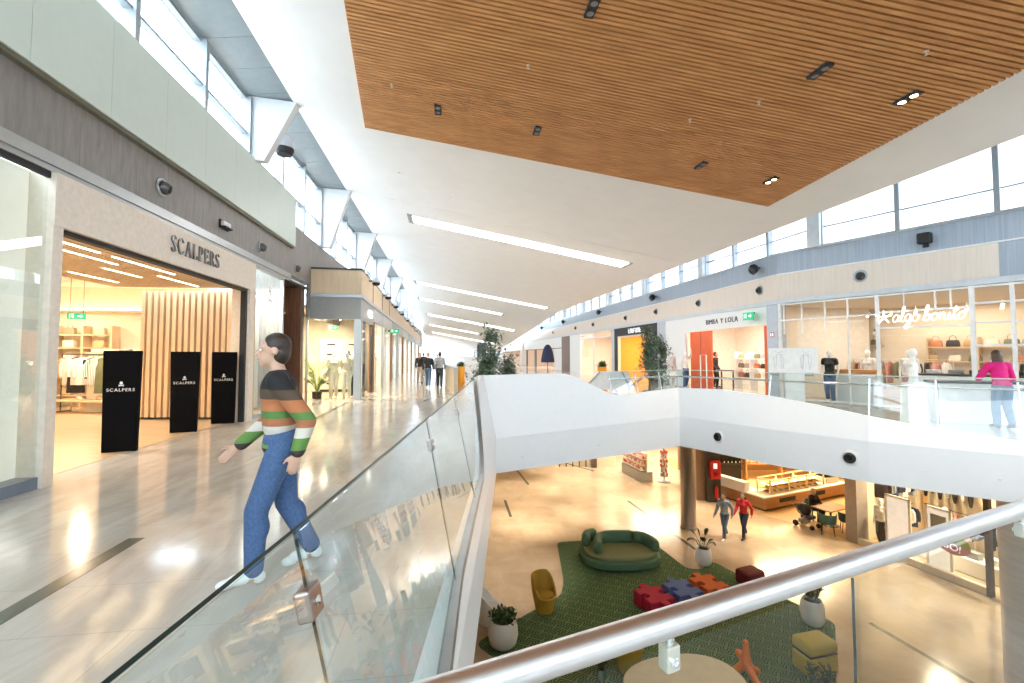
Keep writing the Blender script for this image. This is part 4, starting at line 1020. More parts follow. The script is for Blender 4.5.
def shop_rack(label, loc, rz, ln, mats_, gl, grp):
    t = thing('clothes_rack', label, 'clothes rack', loc, rz); h = 1.45
    MB().tube([(-ln / 2, 0, 0), (-ln / 2, 0, h), (ln / 2, 0, h), (ln / 2, 0, 0)], .014, 6).build('frame', WF, t)
    MB().box(-ln / 2 - .02, -ln / 2 + .02, -.2, .2, 0, .03).box(ln / 2 - .02, ln / 2 + .02, -.2, .2, 0, .03).build('foot', WF, t)
    X = T(*loc) @ Rz(rz); n = len(mats_)
    for i, mm_ in enumerate(mats_):
        garment(gl % (('first', 'second', 'third', 'fourth', 'fifth', 'sixth', 'seventh', 'eighth', 'ninth', 'tenth')[i]), X @ Vector((-ln / 2 + (i + .7) * ln / (n + .4), 0, h - .075)), rz, mm_, i % 3, grp)
shop_rack('white clothes rack on the left side of the neon sign shop', A(1.5, 3.4), RA, 1.9, [CG, CT, CP, CG, CW, CGR, CP, CG], '%s garment from the left on the left rack of the neon sign shop', 'garments on the left rack')
shop_rack('white clothes rack behind the pedestal mannequin', A(3.35, 2.6), RA, 1.3, [CW, CB, CB, CP, CW], '%s garment from the left on the rack behind the pedestal mannequin', 'garments on the middle rack')
shop_rack('white clothes rack near the terracotta end of the shop', A(5.5, 2.6), RA, 1.3, [CB, CGR, CB, CW, CGR], '%s garment from the left on the rack near the terracotta panel', 'garments on the terracotta end rack')
t = thing('display_table', 'orange-brown wooden display counter in the neon shop window', 'display table', A(2.12, .9), RA)
MB().rbox(-.62, .62, -.35, .35, 1.0, 1.12, .015).build('top', mat('orange_wood', (.60, .25, .06), .4, var=.12, stretch=(1, 8, 8)), t); MB().box(-.55, .55, -.28, .28, 0, 1.0).build('body', WHITE, t)
t = thing('display_table', 'long white display counter with dark top before the terracotta end', 'display table', A(4.9, .95), RA)
MB().box(-1.2, 1.3, -.35, .35, 1.0, 1.05).build('top', DARK, t); MB().box(-1.15, 1.25, -.3, .3, 0, 1.0).build('body', WHITE, t)
for i, x in enumerate((-.9, -.4, .05, .5, .95)):
    q = thing('folded_clothes', ('white', 'grey', 'navy', 'pale', 'black')[i] + ' folded clothes on the long dark-topped counter', 'folded clothes', A(4.9 + x, .95, 1.05), RA)
    for j in range(3): MB().rbox(-.15, .15, -.12, .12, j * .04, j * .04 + .038, .015).build('fold', (CW, CGR, CN, CW, CB)[i], q)
for i, x in enumerate((.8, 1.5, 2.2, 2.9, 4.2, 5.0, 5.9, 6.8)):
    q = thing('track_spotlight', ON[7 - i] + ' white spotlight in the row along the neon shop ceiling', 'spotlight', A(x, 3.3, 3.40), RA)
    MB().tube([(0, 0, 0), (0, 0, -.25)], .01, 5).build('stem', WF, q); MB().tube([(0, .05, -.22), (0, -.06, -.36)], .05, 10).build('housing', WF, q); MB().tube([(0, -.06, -.36), (0, -.063, -.364)], .04, 10).build('lens', LIGHTO, q)
# gallery stands in front of the shop
t = thing('information_board', 'white board with two line-drawn figures standing on a pedestal by the shop corner', 'display board', (8.72, 14.15, 0), RA * .4)
MB().rbox(-.66, .66, -.03, .03, 1.05, 1.82, .01).build('board', WF, t); MB().box(-.22, .28, -.15, .15, 0, 1.1).build('pedestal', WF, t)
for s in (-.38, .34):
    d = MB()
    for pl_ in ([(-.12, 0, 1.2), (-.14, 0, 1.5), (-.05, 0, 1.62), (.05, 0, 1.62), (.14, 0, 1.5), (.12, 0, 1.2)], [(-.05, 0, 1.62), (-.07, 0, 1.4), (-.09, 0, 1.15)], [(.05, 0, 1.62), (.07, 0, 1.4), (.09, 0, 1.15)], [(-.1, 0, 1.72), (0, 0, 1.66), (.1, 0, 1.72)]):
        d.tube([Vector((p[0] + s, -.033, p[2])) for p in pl_], .006, 5)
    d.build('line_drawing', mat('drawing_grey', (.45, .47, .50), .6), t)
for j, x in enumerate((-.5, .42)): MB().box(x - .12, x + .12, -.03, .03, .95, 1.05).build('drawing_base', CGR, t)

# ---------------------------------------------------------- column with signs, then the white shop with orange panels
def colm(name, near, far, m, d=.3, H=3.46):
    M_, L_ = frame_between(near, far); struct(MB(M_).box(0, L_, -.04, d, 0, H).build(name, m)); return M_, L_
BC = mat('column_blue_grey', (.50, .54, .60), .4, .2)
Mc, Lc = colm('wall_right.075', (9.73, 16.58), (9.66, 17.16), BC)
t = thing('fire_notice', 'small white and red notice on the blue-grey column between the gallery shops', 'notice', Mc @ Vector((.28, -.05, 2.35)), Mc.to_euler().z)
MB().box(-.12, .12, 0, .01, -.09, .09).build('panel', RED, t); MB().box(-.09, -.02, -.004, 0, -.06, .06).box(.02, .09, -.004, 0, -.06, .06).build('pictogram', SIGNW, t)
MBI, LBI = frame_between((9.66, 17.16), (8.52, 25.17)); RBI = MBI.to_euler().z
def Bq(x, y, z=0): return MBI @ Vector((x, y, z))
room(MBI, LBI, 4.2, mat('white_shop_wall', (.82, .76, .68), .6), light=110, lcol=(1, .88, .74), idx=3)
struct(MB(MBI).box(0, LBI, -.02, .12, 2.75, 3.46).build('wall_right.076', WHITE))
struct(MB(MBI).box(0, 2.1, .0, .1, 0, 2.75).build('wall_right.077', WHITE))
ORG = mat('orange_panel', (.80, .13, .03), .35, var=.08)
for i, (x0, x1, lb) in enumerate(((2.1, 4.0, 'wide'), (7.55, 8.05, 'narrow'))):
    t = thing('entrance_panel', 'glossy orange-red %s panel at the entrance of the white-fronted shop' % lb, 'entrance panel', Bq((x0 + x1) / 2, .25, 0), RBI); MB().box(-(x1 - x0) / 2, (x1 - x0) / 2, 0, .05, 0, 2.74).build('panel', ORG, t); MB().box(-.02, .02, -.01, 0, 0, 2.74).build('joint', mat('orange_joint', (.5, .06, .01), .4), t)
t = thing('shop_sign', 'thin black capital letters on the white shop fascia across the void', 'sign', Bq(5.2, -.03, 3.10), RBI)
lettering('letters', 'BIMBA Y LOLA', .31, DARK, Matrix.Identity(4), t, .01, space=1.25)
t = exit_sign('green exit sign over the end of the white shop fascia', Bq(7.45, -.35, 3.12), RBI, .62, .30); MB().box(-.02, .02, .02, .3, .1, .15).build('bracket', DARK, t)
shelf_unit('white shelving with goods inside the white-fronted shop', Bq(4.2, 2.2), RBI, 2.2, (.5, .95, 1.4), .4, WF)
k = 0
for z, lv in ((.535, 'lower'), (.985, 'middle'), (1.435, 'top')):
    for x in (3.35, 3.8, 4.5, 4.95):
        bag('%s bag on the %s white shelf, %s place' % (pl[k % 6], lv, ('first', 'second', 'third', 'fourth')[k % 4]), Bq(x, 2.18, z), RBI, BM_[k % 6], 1.1, 'bags on the white shelving'); k += 1
t = thing('door_frame', 'white sensor gate posts at the white shop entrance', 'security gate', Bq(3.9, -.1), RBI)
MB().tube([(-.3, 0, 0), (-.3, 0, 1.6), (.2, 0, 1.6), (.2, 0, 0)], .03, 6).build('post', WF, t)
t['label'] = 'white arched anti-theft gate at the white shop entrance'; t.name = 'security_gate'
t = thing('display_table', 'dark display table inside the white-fronted shop entrance', 'display table', Bq(2.9, 1.3), RBI); MB().box(-.7, .7, -.35, .35, .82, .87).build('top', DARK, t)
for a, b in ((-.65, -.3), (.65, -.3), (.65, .3), (-.65, .3)): MB().box(a - .025, a + .025, b - .025, b + .025, 0, .82).build('leg', DARK, t)
# ---------------------------------------------------------- orange-lit shop with the black fascia
colm('wall_right.078', (8.52, 25.17), (8.38, 26.11), BC)
MO, LO = frame_between((8.38, 26.11), (7.4, 32.68)); RO = MO.to_euler().z
room(MO, LO, 4, mat('amber_shop_wall', (.80, .42, .08), .5, var=.06), light=130, lcol=(1, .70, .32), idx=6)
struct(MB(MO).box(0, LO, -.05, .15, 2.9, 3.46).box(0, .7, -.05, .15, 0, 2.9).box(LO - .9, LO, -.05, .15, 0, 2.9).build('wall_right.079', BLACK))
struct(MB(MO).box(.7, .82, -.08, .1, 0, 2.9).box(LO - 1.02, LO - .9, -.08, .1, 0, 2.9).box(.7, LO - .9, -.08, .1, 2.8, 2.9).build('trim_60', PALEW2))
t = thing('shop_sign', 'pale blocky lettering on the black shop fascia behind the gallery tree', 'sign', MO @ Vector((LO / 2 + .2, -.06, 3.18)), RO)
for i, x in enumerate((-.95, -.68, -.4, -.1, .2, .5, .78)):
    mb = MB(); mb.box(x, x + .05, -.02, 0, -.15, .15); mb.box(x, x + .2, -.02, 0, .10 if i % 2 else -.15, .15 if i % 2 else -.10); mb.box(x + .15, x + .2, -.02, 0, -.15, .15) if i % 3 else mb.box(x, x + .18, -.02, 0, -.02, .03); mb.build('letter', SIGNW, t)
t = thing('display_counter', 'glowing white counter in the amber-lit shop', 'display counter', MO @ Vector((3.4, 2.2, 0)), RO); MB().rbox(-1.1, 1.1, -.3, .3, 0, 1.0, .03).build('body', ORG if False else mat('amber_counter', (.75, .40, .10), .4), t); MB().box(-1.15, 1.15, -.35, .35, 1.0, 1.25).build('light_box', emat('counter_glow', (1, .85, .6), 2.5), t)
# ---------------------------------------------------------- pale glazed shop, brown door, far white shops
MG, LG = frame_between((7.31, 33.26), (5.61, 44.03)); RG = MG.to_euler().z
colm('wall_right.080', (7.4, 32.68), (7.31, 33.26), BC)
room(MG, LG, 4, mat('pale_shop_wall', (.82, .72, .62), .6), light=170, lcol=(1, .86, .72), idx=9)
struct(MB(MG).box(0, 3.4, -.02, .1, 0, 3.46).build('wall_right.081', WHITE))
r = struct(MB(MG).box(3.4, LG, -.01, .01, 0, 3.46).build('window_70', SG)); MB(MG).box(6.9, 7.05, -.05, .05, 0, 3.46).box(3.4, LG, -.05, .05, 2.95, 3.05).build('mullion', WF, r)
shelf_unit('tall shelving with glowing goods inside the pale glazed shop', MG @ Vector((6.6, 3.2, 0)), RG, 2.4, (.6, 1.1, 1.6, 2.1), .4)
k = 0
for z in (.635, 1.135, 1.635, 2.135):
    for x in (5.6, 6.2, 7.0, 7.6):
        box_thing('product_box', '%s product box on the %s shelf of the pale glazed shop, %s from its left' % (('orange', 'tan', 'pale', 'brown')[k % 4], ('lowest', 'second', 'third', 'top')[k // 4], ('first', 'second', 'third', 'fourth')[k % 4]), 'box', MG @ Vector((x, 3.15, z)), RG, (.4, .25, .32), mat('prod_%d' % (k % 4), [(.75, .28, .10), (.6, .42, .22), (.82, .78, .7), (.3, .16, .08)][k % 4], .5), 'boxes in the pale glazed shop'); k += 1
colm('door_2', (5.61, 44.03), (5.16, 46.95), BROWN, .2)
MH, LH = frame_between((5.16, 46.95), (1.96, 68.4)); RH_ = MH.to_euler().z
room(MH, LH, 4, mat('far_pale_wall', (.80, .68, .58), .6), light=320, lcol=(1, .88, .76), idx=12)
struct(MB(MH).box(0, LH, -.02, .1, 2.35, 3.46).box(LH - 3.2, LH, -.03, .1, 0, 2.4).build('wall_right.082', WHITE))
struct(MB(MH).box(1.2, 1.8, -.05, .1, 0, 2.35).box(7.4, 8.2, -.05, .1, 0, 2.35).box(0, LH, -.03, .05, 2.28, 2.36).build('trim_61', DARK))
struct(MB(MH).box(12.5, 17, 1.5, 1.6, 0, 2.3).build('wall_right.083', mat('far_screen', (.42, .32, .27), .6)))
MH2, LH2 = frame_between((1.7, 70.2), (-2.2, 96)); room(MH2, LH2, 4, MATS['far_pale_wall'], light=260, lcol=(1, .88, .76), idx=15)
struct(MB(MH2).box(0, LH2, -.02, .1, 2.35, 3.46).box(LH2 - 1.6, LH2, -.1, .2, 0, 3.46).build('wall_right.084', WHITE))
# bell-shaped navy hood on a stem
t = thing('bell_display', 'dark navy bell-shaped display on a slim stand before the far white shops', 'display stand', (2.35, 30, 0))
MB().lathe([(.44, 1.12), (.45, 1.14), (.41, 1.45), (.33, 1.85), (.24, 2.10), (.12, 2.26), (0, 2.30)], 20).build('hood', mat('navy_felt', (.018, .028, .075), .8), t, True); MB().tube([(0, 0, 0), (0, 0, 1.2)], .03).build('stem', DARK, t); MB().lathe([(.3, 0), (.3, .03), (0, .035)], 18).build('base', DARK, t)

# ---------------------------------------------------------- end of the mall
struct(MB().box(-26, 0, 96.5, 97, 0, 9).build('wall_back', mat('far_end_wall', (.62, .66, .70), .5)))
for i, (x, z, w_, h, col, lab) in enumerate(((-10.2, 2.6, 4.2, 2.6, (.85, .8, .72), 'pale glowing far shopfront left of the end of the walkway'), (-6.5, 3.4, 3.4, 1.6, (.8, .9, 1), 'white glowing screen at the far end of the mall'), (-3.3, 3.6, 2.8, 1.9, (1, .55, .35), 'orange lit sign at the far end of the mall'))):
    t = thing('lit_sign', lab, 'sign', (x, 96.4, z)); MB().box(-w_ / 2, w_ / 2, -.1, 0, -h / 2, h / 2).build('screen', emat('far_sign_%d' % i, col, 1.1), t); MB().box(-w_ / 2 - .1, w_ / 2 + .1, -.02, .05, -h / 2 - .1, h / 2 + .1).build('frame', DARK, t)
t = thing('kiosk', 'dark kiosk with pale counter far down the walkway', 'kiosk', (-4.3, 60, 0)); MB().box(-1.8, 1.6, -.8, .8, 0, 1.3).build('counter', WHITE, t); MB().rbox(-.3, .9, -.5, .5, 1.3, 3.2, .3).build('canopy', mat('kiosk_dark', (.05, .06, .08), .5), t)
# low stone-clad wall and further glass on the walkway
t = thing('planter_wall', 'low beige panelled wall with glass top along the walkway beyond the void', 'low wall', (-2.85, 21.2, 0), math.atan2(6.1, -1.26) - PI / 2)
MB().box(-.08, .08, -3.1, 3.1, 0, 1.02).build('panel', mat('beige_panel', (.52, .46, .36), .5, var=.05), t); MB().box(-.1, .1, -3.1, 3.1, 1.02, 1.1).build('coping', LGREY, t)
for y in (-1.05, 1.05): MB().box(.08, .085, y - .01, y + .01, 0, 1.02).build('joint', DARK, t)
# slanted white side panel of a stair beyond the far end of the void
t = thing('stair_side_panel', 'white slanted panel with grey diagonal edges beyond the low end of the parapet', 'stair panel', (3.6, 17.2, 0), .05)
MB().loft([[Vector((x, y, z)) for x, z in ((-.95, .30), (1.05, .30), (.75, .98), (-.35, .98))] for y in (-.04, .04)]).build('panel', WF, t)
for pts in (((-.95, .30), (-.30, .98)), ((.55, .98), (.85, .30)), ((.85, .42), (1.75, 1.02))): MB().tube([(pts[0][0], -.06, pts[0][1]), (pts[1][0], -.06, pts[1][1])], .035, 6).build('edge', LGREY, t)
for x in (-.7, .8): MB().box(x - .04, x + .04, -.04, .04, 0, .32).build('post', LGREY, t)

# wall shelf, hooks and hat on the left of the neon sign shop
t = thing('wall_shelf', 'long wooden wall shelf on the rear left wall of the neon sign shop', 'shelf', A(.75, 4.42, 1.95), RA)
MB().box(-.75, .75, -.16, .17, 0, .05).build('board', PALEW, t); MB().box(-.6, -.56, -.1, .17, -.14, 0).box(.56, .6, -.1, .17, -.14, 0).build('bracket', DARK, t)
t = thing('hat', 'black felt hat on the wooden wall shelf of the neon sign shop', 'hat', A(.45, 4.38, 2.0), RA)
MB().lathe([(.20, 0), (.20, .012), (.10, .02), (.095, .10), (.06, .13), (0, .12)], 20).build('felt', CB, t, True); MB().lathe([(.102, .022), (.101, .05), (.09, .05)], 20).build('band', CGR, t)
for i, x in enumerate((.05, .95, 1.3)): bag(('tan', 'terracotta', 'olive')[i] + ' handbag on the wooden wall shelf of the neon sign shop', A(x, 4.38, 2.0), RA, (BM_[2], BM_[0], BM_[4])[i], 1.0, 'handbags on the wall shelf')
for i, x in enumerate((.0, .42, .84, 1.26)):
    t = thing('wall_sconce', ON[3 - i] + ' white arm lamp over the wooden wall shelf of the neon shop', 'wall lamp', A(x, 4.6, 2.52), RA)
    MB().tube([(0, 0, 0), (0, -.18, .08), (0, -.24, -.02)], .014, 6).build('arm', DARK, t); MB().lathe([(.09, -.12), (.03, .0), (0, .0)], 14, (0, -.24, 0)).build('shade', WF, t)
shop_rack('white clothes rack in front of the wooden wall shelf', A(.55, 3.7), RA, 1.4, [CW, CP, CT, CW, CN], '%s garment from the left on the rack under the wall shelf', 'garments under the wall shelf')
# ============================================================ lower floor
Z = LOWZ
CARP = None
def carpetmat():
    m, nt, out = nodes_of('hexagon_carpet'); N, Lk = nt.nodes, nt.links
    p = N.new('ShaderNodeBsdfPrincipled'); Lk.new(p.outputs[0], out.inputs[0]); p.inputs['Roughness'].default_value = .95; p.inputs['Specular IOR Level'].default_value = .1
    tc = N.new('ShaderNodeTexCoord'); mp = N.new('ShaderNodeMapping'); mp.inputs['Scale'].default_value = (1, 1 / .866, 1); mp.inputs['Rotation'].default_value = (0, 0, .5); Lk.new(tc.outputs['Object'], mp.inputs[0])
    # nested hexagons: distance to the nearest point of a staggered grid, measured as the larger of three projections
    v = N.new('ShaderNodeTexVoronoi'); v.voronoi_dimensions = '2D'; v.inputs['Scale'].default_value = 2.6; v.inputs['Randomness'].default_value = .0; v.feature = 'DISTANCE_TO_EDGE'
    row = N.new('ShaderNodeSeparateXYZ'); Lk.new(mp.outputs[0], row.inputs[0])
    ms = N.new('ShaderNodeMath'); ms.operation = 'MULTIPLY'; ms.inputs[1].default_value = 2.6; Lk.new(row.outputs[1], ms.inputs[0])
    fl = N.new('ShaderNodeMath'); fl.operation = 'FLOOR'; Lk.new(ms.outputs[0], fl.inputs[0])
    hf = N.new('ShaderNodeMath'); hf.operation = 'MULTIPLY'; hf.inputs[1].default_value = .5 / 2.6; Lk.new(fl.outputs[0], hf.inputs[0])
    ax = N.new('ShaderNodeMath'); ax.operation = 'ADD'; Lk.new(row.outputs[0], ax.inputs[0]); Lk.new(hf.outputs[0], ax.inputs[1])
    cb = N.new('ShaderNodeCombineXYZ'); Lk.new(ax.outputs[0], cb.inputs[0]); Lk.new(row.outputs[1], cb.inputs[1]); Lk.new(cb.outputs[0], v.inputs['Vector'])
    k = N.new('ShaderNodeMath'); k.operation = 'MULTIPLY'; k.inputs[1].default_value = 40; Lk.new(v.outputs['Distance'], k.inputs[0])
    sn = N.new('ShaderNodeMath'); sn.operation = 'SINE'; Lk.new(k.outputs[0], sn.inputs[0])
    rp = N.new('ShaderNodeValToRGB'); e = rp.color_ramp.elements; e[0].position = .0; e[0].color = (.03, .085, .04, 1); e[1].position = .7; e[1].color = (.20, .27, .145, 1)
    Lk.new(sn.outputs[0], rp.inputs[0]); Lk.new(rp.outputs[0], p.inputs['Base Color']); MATS['hexagon_carpet'] = m; return m
CARP = carpetmat()
def rounded(poly, r=.25, n=5):
    out = []; k = len(poly)
    for i in range(k):
        a, b, c = Vector(poly[i - 1]), Vector(poly[i]), Vector(poly[(i + 1) % k])
        u = (a - b); v = (c - b); rr = min(r, u.length * .45, v.length * .45); p = b + u.normalized() * rr; q = b + v.normalized() * rr
        for j in range(n + 1):
            t = j / n; out.append((1 - t) ** 2 * p + 2 * t * (1 - t) * b + t * t * q)
    return out
cp = rounded([(1.70, 17.55), (1.62, 14.6), (1.45, 13.75), (-.35, 12.05), (-.9, 11.5), (-.05, 10.6), (1.6, 7.4), (3.2, 6.3), (6.2, 9.0), (8.55, 12.35), (7.6, 14.3), (6.9, 15.95), (6.2, 15.35), (5.8, 15.45), (5.2, 18.1)])
t = MB().prism(cp, Z + .001, Z + .022).build('carpet', CARP); tag(t, 'large dark green hexagon-patterned carpet on the lower floor', 'carpet')
for i, pts in enumerate((((-.1, 30.5), (.9, 25.3)), ((-.35, 22.6), (-.05, 20.3)), ((5.65, 22.5), (6.85, 16.2)), ((9.5, 12.4), (10.3, 8.6)), ((3.0, 31), (5.0, 28.2)))):
    inlay('floor.%03d' % (10 + i), pts, .13, Z + .004)
struct(MB().box(24, 24.2, -4, 9, Z, -.66).build('wall_right.120', CREAM)); struct(MB().box(-9, 24, -4.2, -4, Z, -.66).build('wall_back.020', CREAM)); struct(MB().box(-9.2, -9, -4, 46, Z, -.66).build('wall_left.120', CREAM))  # unseen walls added to shut sky light out of the lower floor
# ---- bakery floor of planks
def polyfloor(name, pts, z, m): return struct(MB().prism([Vector((*p, 0)) for p in pts], z - .003, z).build(name, m))
polyfloor('floor.020', [(10.3, 24.6), (10.6, 21.2), (12.9, 18.3), (13.2, 17.6), (24, 17.6), (24, 32), (10.0, 32)], Z + .006, woodmat('bakery_planks', (.52, .34, .15), (.62, .43, .22), .3, (.4, 5, 1), 2))
# ---- sofa
SG1 = mat('sofa_green', (.085, .18, .11), .7, var=.12, scale=40, bump=.1); SG2 = mat('sofa_seat', (.22, .25, .13), .75, var=.1, scale=40)
t = thing('sofa', 'rounded dark green conversation sofa on the far part of the green carpet', 'sofa', (3.72, 16.1, Z + .022), .05)
t.scale = (.90, .92, 1)
def oval(rx, ry, n=36, e=2.6): return [Vector((rx * abs(math.cos(a)) ** (2 / e) * (1 if math.cos(a) >= 0 else -1), ry * abs(math.sin(a)) ** (2 / e) * (1 if math.sin(a) >= 0 else -1), 0)) for a in [2 * PI * i / n for i in range(n)]]
def pad(rx, ry, z0, z1, r):
    rows = []
    for k in range(5):
        a = k / 4 * PI / 2; q = r * (1 - math.sin(a)); rows.append([p + Vector((0, 0, z0 + r * (1 - math.cos(a)))) for p in oval(rx - q, ry - q)])
    for k in range(5):
        a = k / 4 * PI / 2; q = r * (1 - math.cos(a)); rows.append([p + Vector((0, 0, z1 - r + r * math.sin(a))) for p in oval(rx - q, ry - q)])
    return MB().loft(rows)
pad(1.50, 1.12, .05, .30, .06).build('base', SG1, t, True); pad(1.36, .98, .28, .43, .07).build('seat', SG2, t, True)
MB().loft([oval(1.36, .98), [p + Vector((0, 0, .06)) for p in oval(1.36, .98)]]).build('plinth', BLACK, t)
def bolster(pts, r, z0, H, name='backrest'):
    """upholstered back following a plan line: rounded slab"""
    m = MB(); P = crom([(a, b, 0) for a, b in pts], 8); rows = []
    n = len(P)
    for i, p in enumerate(P):
        d = (P[min(i + 1, n - 1)] - P[max(i - 1, 0)]).normalized(); nn = Vector((-d.y, d.x, 0))
        s = 1 - .55 * max(0, 1 - min(i, n - 1 - i) / 3) ** 2
        rows.append([p + nn * (r * s * math.cos(a)) * (1.0 if True else 0) + Vector((0, 0, z0 + H / 2 + (H / 2) * s * abs(math.sin(a)) ** .7 * (1 if math.sin(a) >= 0 else -1))) for a in [2 * PI * j / 14 for j in range(14)]])
    m.loft(rows); m.build(name, SG1, t, True)
bolster([(-.95, -.62), (-.88, -.15), (-.70, .28), (-.30, .50), (.45, .48), (.62, .46)], .17, .36, .46)
bolster([(.70, .46), (1.05, .32), (1.22, -.08), (1.28, -.5)], .17, .36, .44)
bolster([(-1.28, .10), (-1.12, .62), (-.72, .88)], .17, .36, .44)
bolster([(-.2, .86), (.5, .9), (1.0, .75)], .14, .36, .30)
# ---- tub chairs
def tub(label, loc, rz, m):
    t = thing('tub_chair', label, 'chair', loc, rz)
    b = MB(); rows = []
    n = 28
    for k, (z, r) in enumerate(((0, .24), (.03, .25), (.2, .28), (.42, .33))):
        rows.append([Vector((r * math.cos(2 * PI * j / n), r * math.sin(2 * PI * j / n), z)) for j in range(n)])
    hi = []; hin = []; lowin = []
    for j in range(n):
        a = 2 * PI * j / n; back = smooth((math.cos(a) + .75) / 1.5); z = .43 + .52 * back
        r = .33 + .05 * back; hi.append(Vector((r * math.cos(a), r * math.sin(a), z)))
        hin.append(Vector(((r - .06) * math.cos(a), (r - .06) * math.sin(a), z - .005))); lowin.append(Vector((.26 * math.cos(a), .26 * math.sin(a), .40)))
    mid = [(rows[-1][j] + hi[j]) / 2 + Vector((math.cos(2 * PI * j / n), math.sin(2 * PI * j / n), 0)) * .012 for j in range(n)]
    top = [(hi[j] + hin[j]) / 2 + Vector((0, 0, .02)) for j in range(n)]
    rows += [mid, hi, top, hin, lowin, [p * .9 for p in lowin]]
    b.loft(rows); b.build('shell', m, t, True)
    c = MB(); c.lathe([(.255, .36), (.262, .40), (.255, .45), (.22, .47), (0, .475)], 24); c.build('seat_cushion', m, t, True)
    return t
MUS = mat('mustard_fabric', (.46, .27, .03), .75, var=.1, scale=40); YEL = mat('yellow_fabric', (.62, .50, .10), .75, var=.08, scale=40)
tb = tub('mustard tub chair with tall round back at the left edge of the green carpet', (.90, 12.95, Z + .022), 2.2, MUS)
tub('yellow tub chair beside the round table below the handrail', (2.62, 10.6, Z + .022), -1.9, mat('ochre_fabric', (.56, .38, .04), .75, var=.08, scale=40))
# ---- planters
def leaf(m, base, tip, w, droop=.2, n=5):
    base = Vector(base); tip = Vector(tip); d = tip - base; side = d.cross(Vector((0, 0, 1)))
    if side.length < 1e-4: side = Vector((1, 0, 0))
    side.normalize(); A_, B_, M_ = [], [], []
    for i in range(n + 1):
        u = i / n; p = base.lerp(tip, u) + Vector((0, 0, droop * d.length * (4 * u * (1 - u)) * .5)); ww = w * math.sin(PI * (u * .92 + .06)) ** .8
        A_.append(p + side * ww); M_.append(p - Vector((0, 0, ww * .3))); B_.append(p - side * ww)
    m.strip(A_, M_); m.strip(M_, B_)
def potmesh(r, h): 
    return [(r * .72, 0), (r * .9, h * .12), (r, h * .4), (r * .97, h * .7), (r * .82, h * .97), (r * .78, h), (r * .72, h * .98), (r * .70, h * .88), (0, h * .88)]
def planter(label, loc, r, h, kind, rz=0, pm=None, cat='planter'):
    t = thing('potted_plant', label, cat, loc, rz)
    MB().lathe(potmesh(r, h), 28).build('pot', pm or POTW, t, True); MB().lathe([(r * .71, h * .885), (0, h * .90)], 20).build('soil', SOIL, t)
    rnd = random.Random(int(r * 1000 + h * 77 + loc[0] * 31)); m = MB(); st = MB()
    if kind == 'bush':
        for i in range(170):
            a = rnd.uniform(0, 2 * PI); e = rnd.uniform(.1, 1.45); q = rnd.uniform(.35, 1) * r * 1.05
            c = Vector((q * math.cos(a) * math.cos(e), q * math.sin(a) * math.cos(e), h * .9 + q * .75 * math.sin(e)))
            leaf(m, c, c + Vector((rnd.uniform(-1, 1), rnd.uniform(-1, 1), rnd.uniform(.0, .9))).normalized() * .14, .03)
    elif kind == 'blade':
        for i in range(13):
            a = rnd.uniform(0, 2 * PI); o = Vector((math.cos(a) * .05, math.sin(a) * .05, h * .88)); ln = rnd.uniform(.35, .75); tl = rnd.uniform(.15, .9)
            mid = o + Vector((math.cos(a) * tl * ln * .5, math.sin(a) * tl * ln * .5, ln * .6)); st.tube([o, mid], .007, 4)
            leaf(m, mid, mid + Vector((math.cos(a) * tl * ln * .8, math.sin(a) * tl * ln * .8, ln * .45 * (1 - tl))), .07, .3)
        st.build('stems', LEAF, t)
    else:
        for i in range(12):
            a = rnd.uniform(0, 2 * PI); o = Vector((math.cos(a) * .06, math.sin(a) * .06, h * .88)); ln = rnd.uniform(.28, .56)
            p = o + Vector((math.cos(a) * ln * .35, math.sin(a) * ln * .35, ln)); st.tube([o, p], .006, 4)
            for k in range(7):
                b = rnd.uniform(0, 2 * PI); q = o.lerp(p, .3 + .11 * k); leaf(m, q, q + Vector((math.cos(b) * .13, math.sin(b) * .13, .07)), .035)
        st.build('stems', LEAF, t)
    m.build('foliage', LEAFD if kind != 'bush' else LEAF, t); return t
planter('wide white planter with a low dark green shrub at the left edge of the carpet', (-.22, 11.45, Z + .022), .37, .62, 'bush')
planter('slim white planter with long-leaved plant beside the round steel column', (6.5, 15.75, Z + .022), .27, .55, 'blade')
planter('white tapered planter with a small-leaved plant above the yellow pouf', (7.95, 12.35, Z + .022), .29, .62, 'small')
planter('white planter with a small plant cut by the bottom edge, next to the yellow pouf', (6.02, 9.25, Z + .022), .22, .42, 'small')
t = thing('tub_chair', 'white moulded chair half hidden by the white fascia behind the wide planter', 'chair', (-.62, 12.45, Z), 0)
m = MB(); rows = []
for z, r, s in ((0, .25, 0), (.05, .27, 0), (.4, .30, 0)): rows.append([Vector((r * math.cos(2 * PI * j / 20), r * math.sin(2 * PI * j / 20), z)) for j in range(20)])
rows.append([Vector((.33 * math.cos(2 * PI * j / 20), .33 * math.sin(2 * PI * j / 20), .42 + .38 * smooth((math.cos(2 * PI * j / 20 - PI) + .7) / 1.4))) for j in range(20)])
rows.append([p * .88 + Vector((0, 0, p.z * .115)) for p in rows[-1]]); rows.append([Vector((.25 * math.cos(2 * PI * j / 20), .25 * math.sin(2 * PI * j / 20), .40)) for j in range(20)])
m.loft(rows); m.build('shell', POTW, t, True); MB().lathe([(.24, .38), (.24, .43), (0, .44)], 18).build('seat', WHITE, t, True)
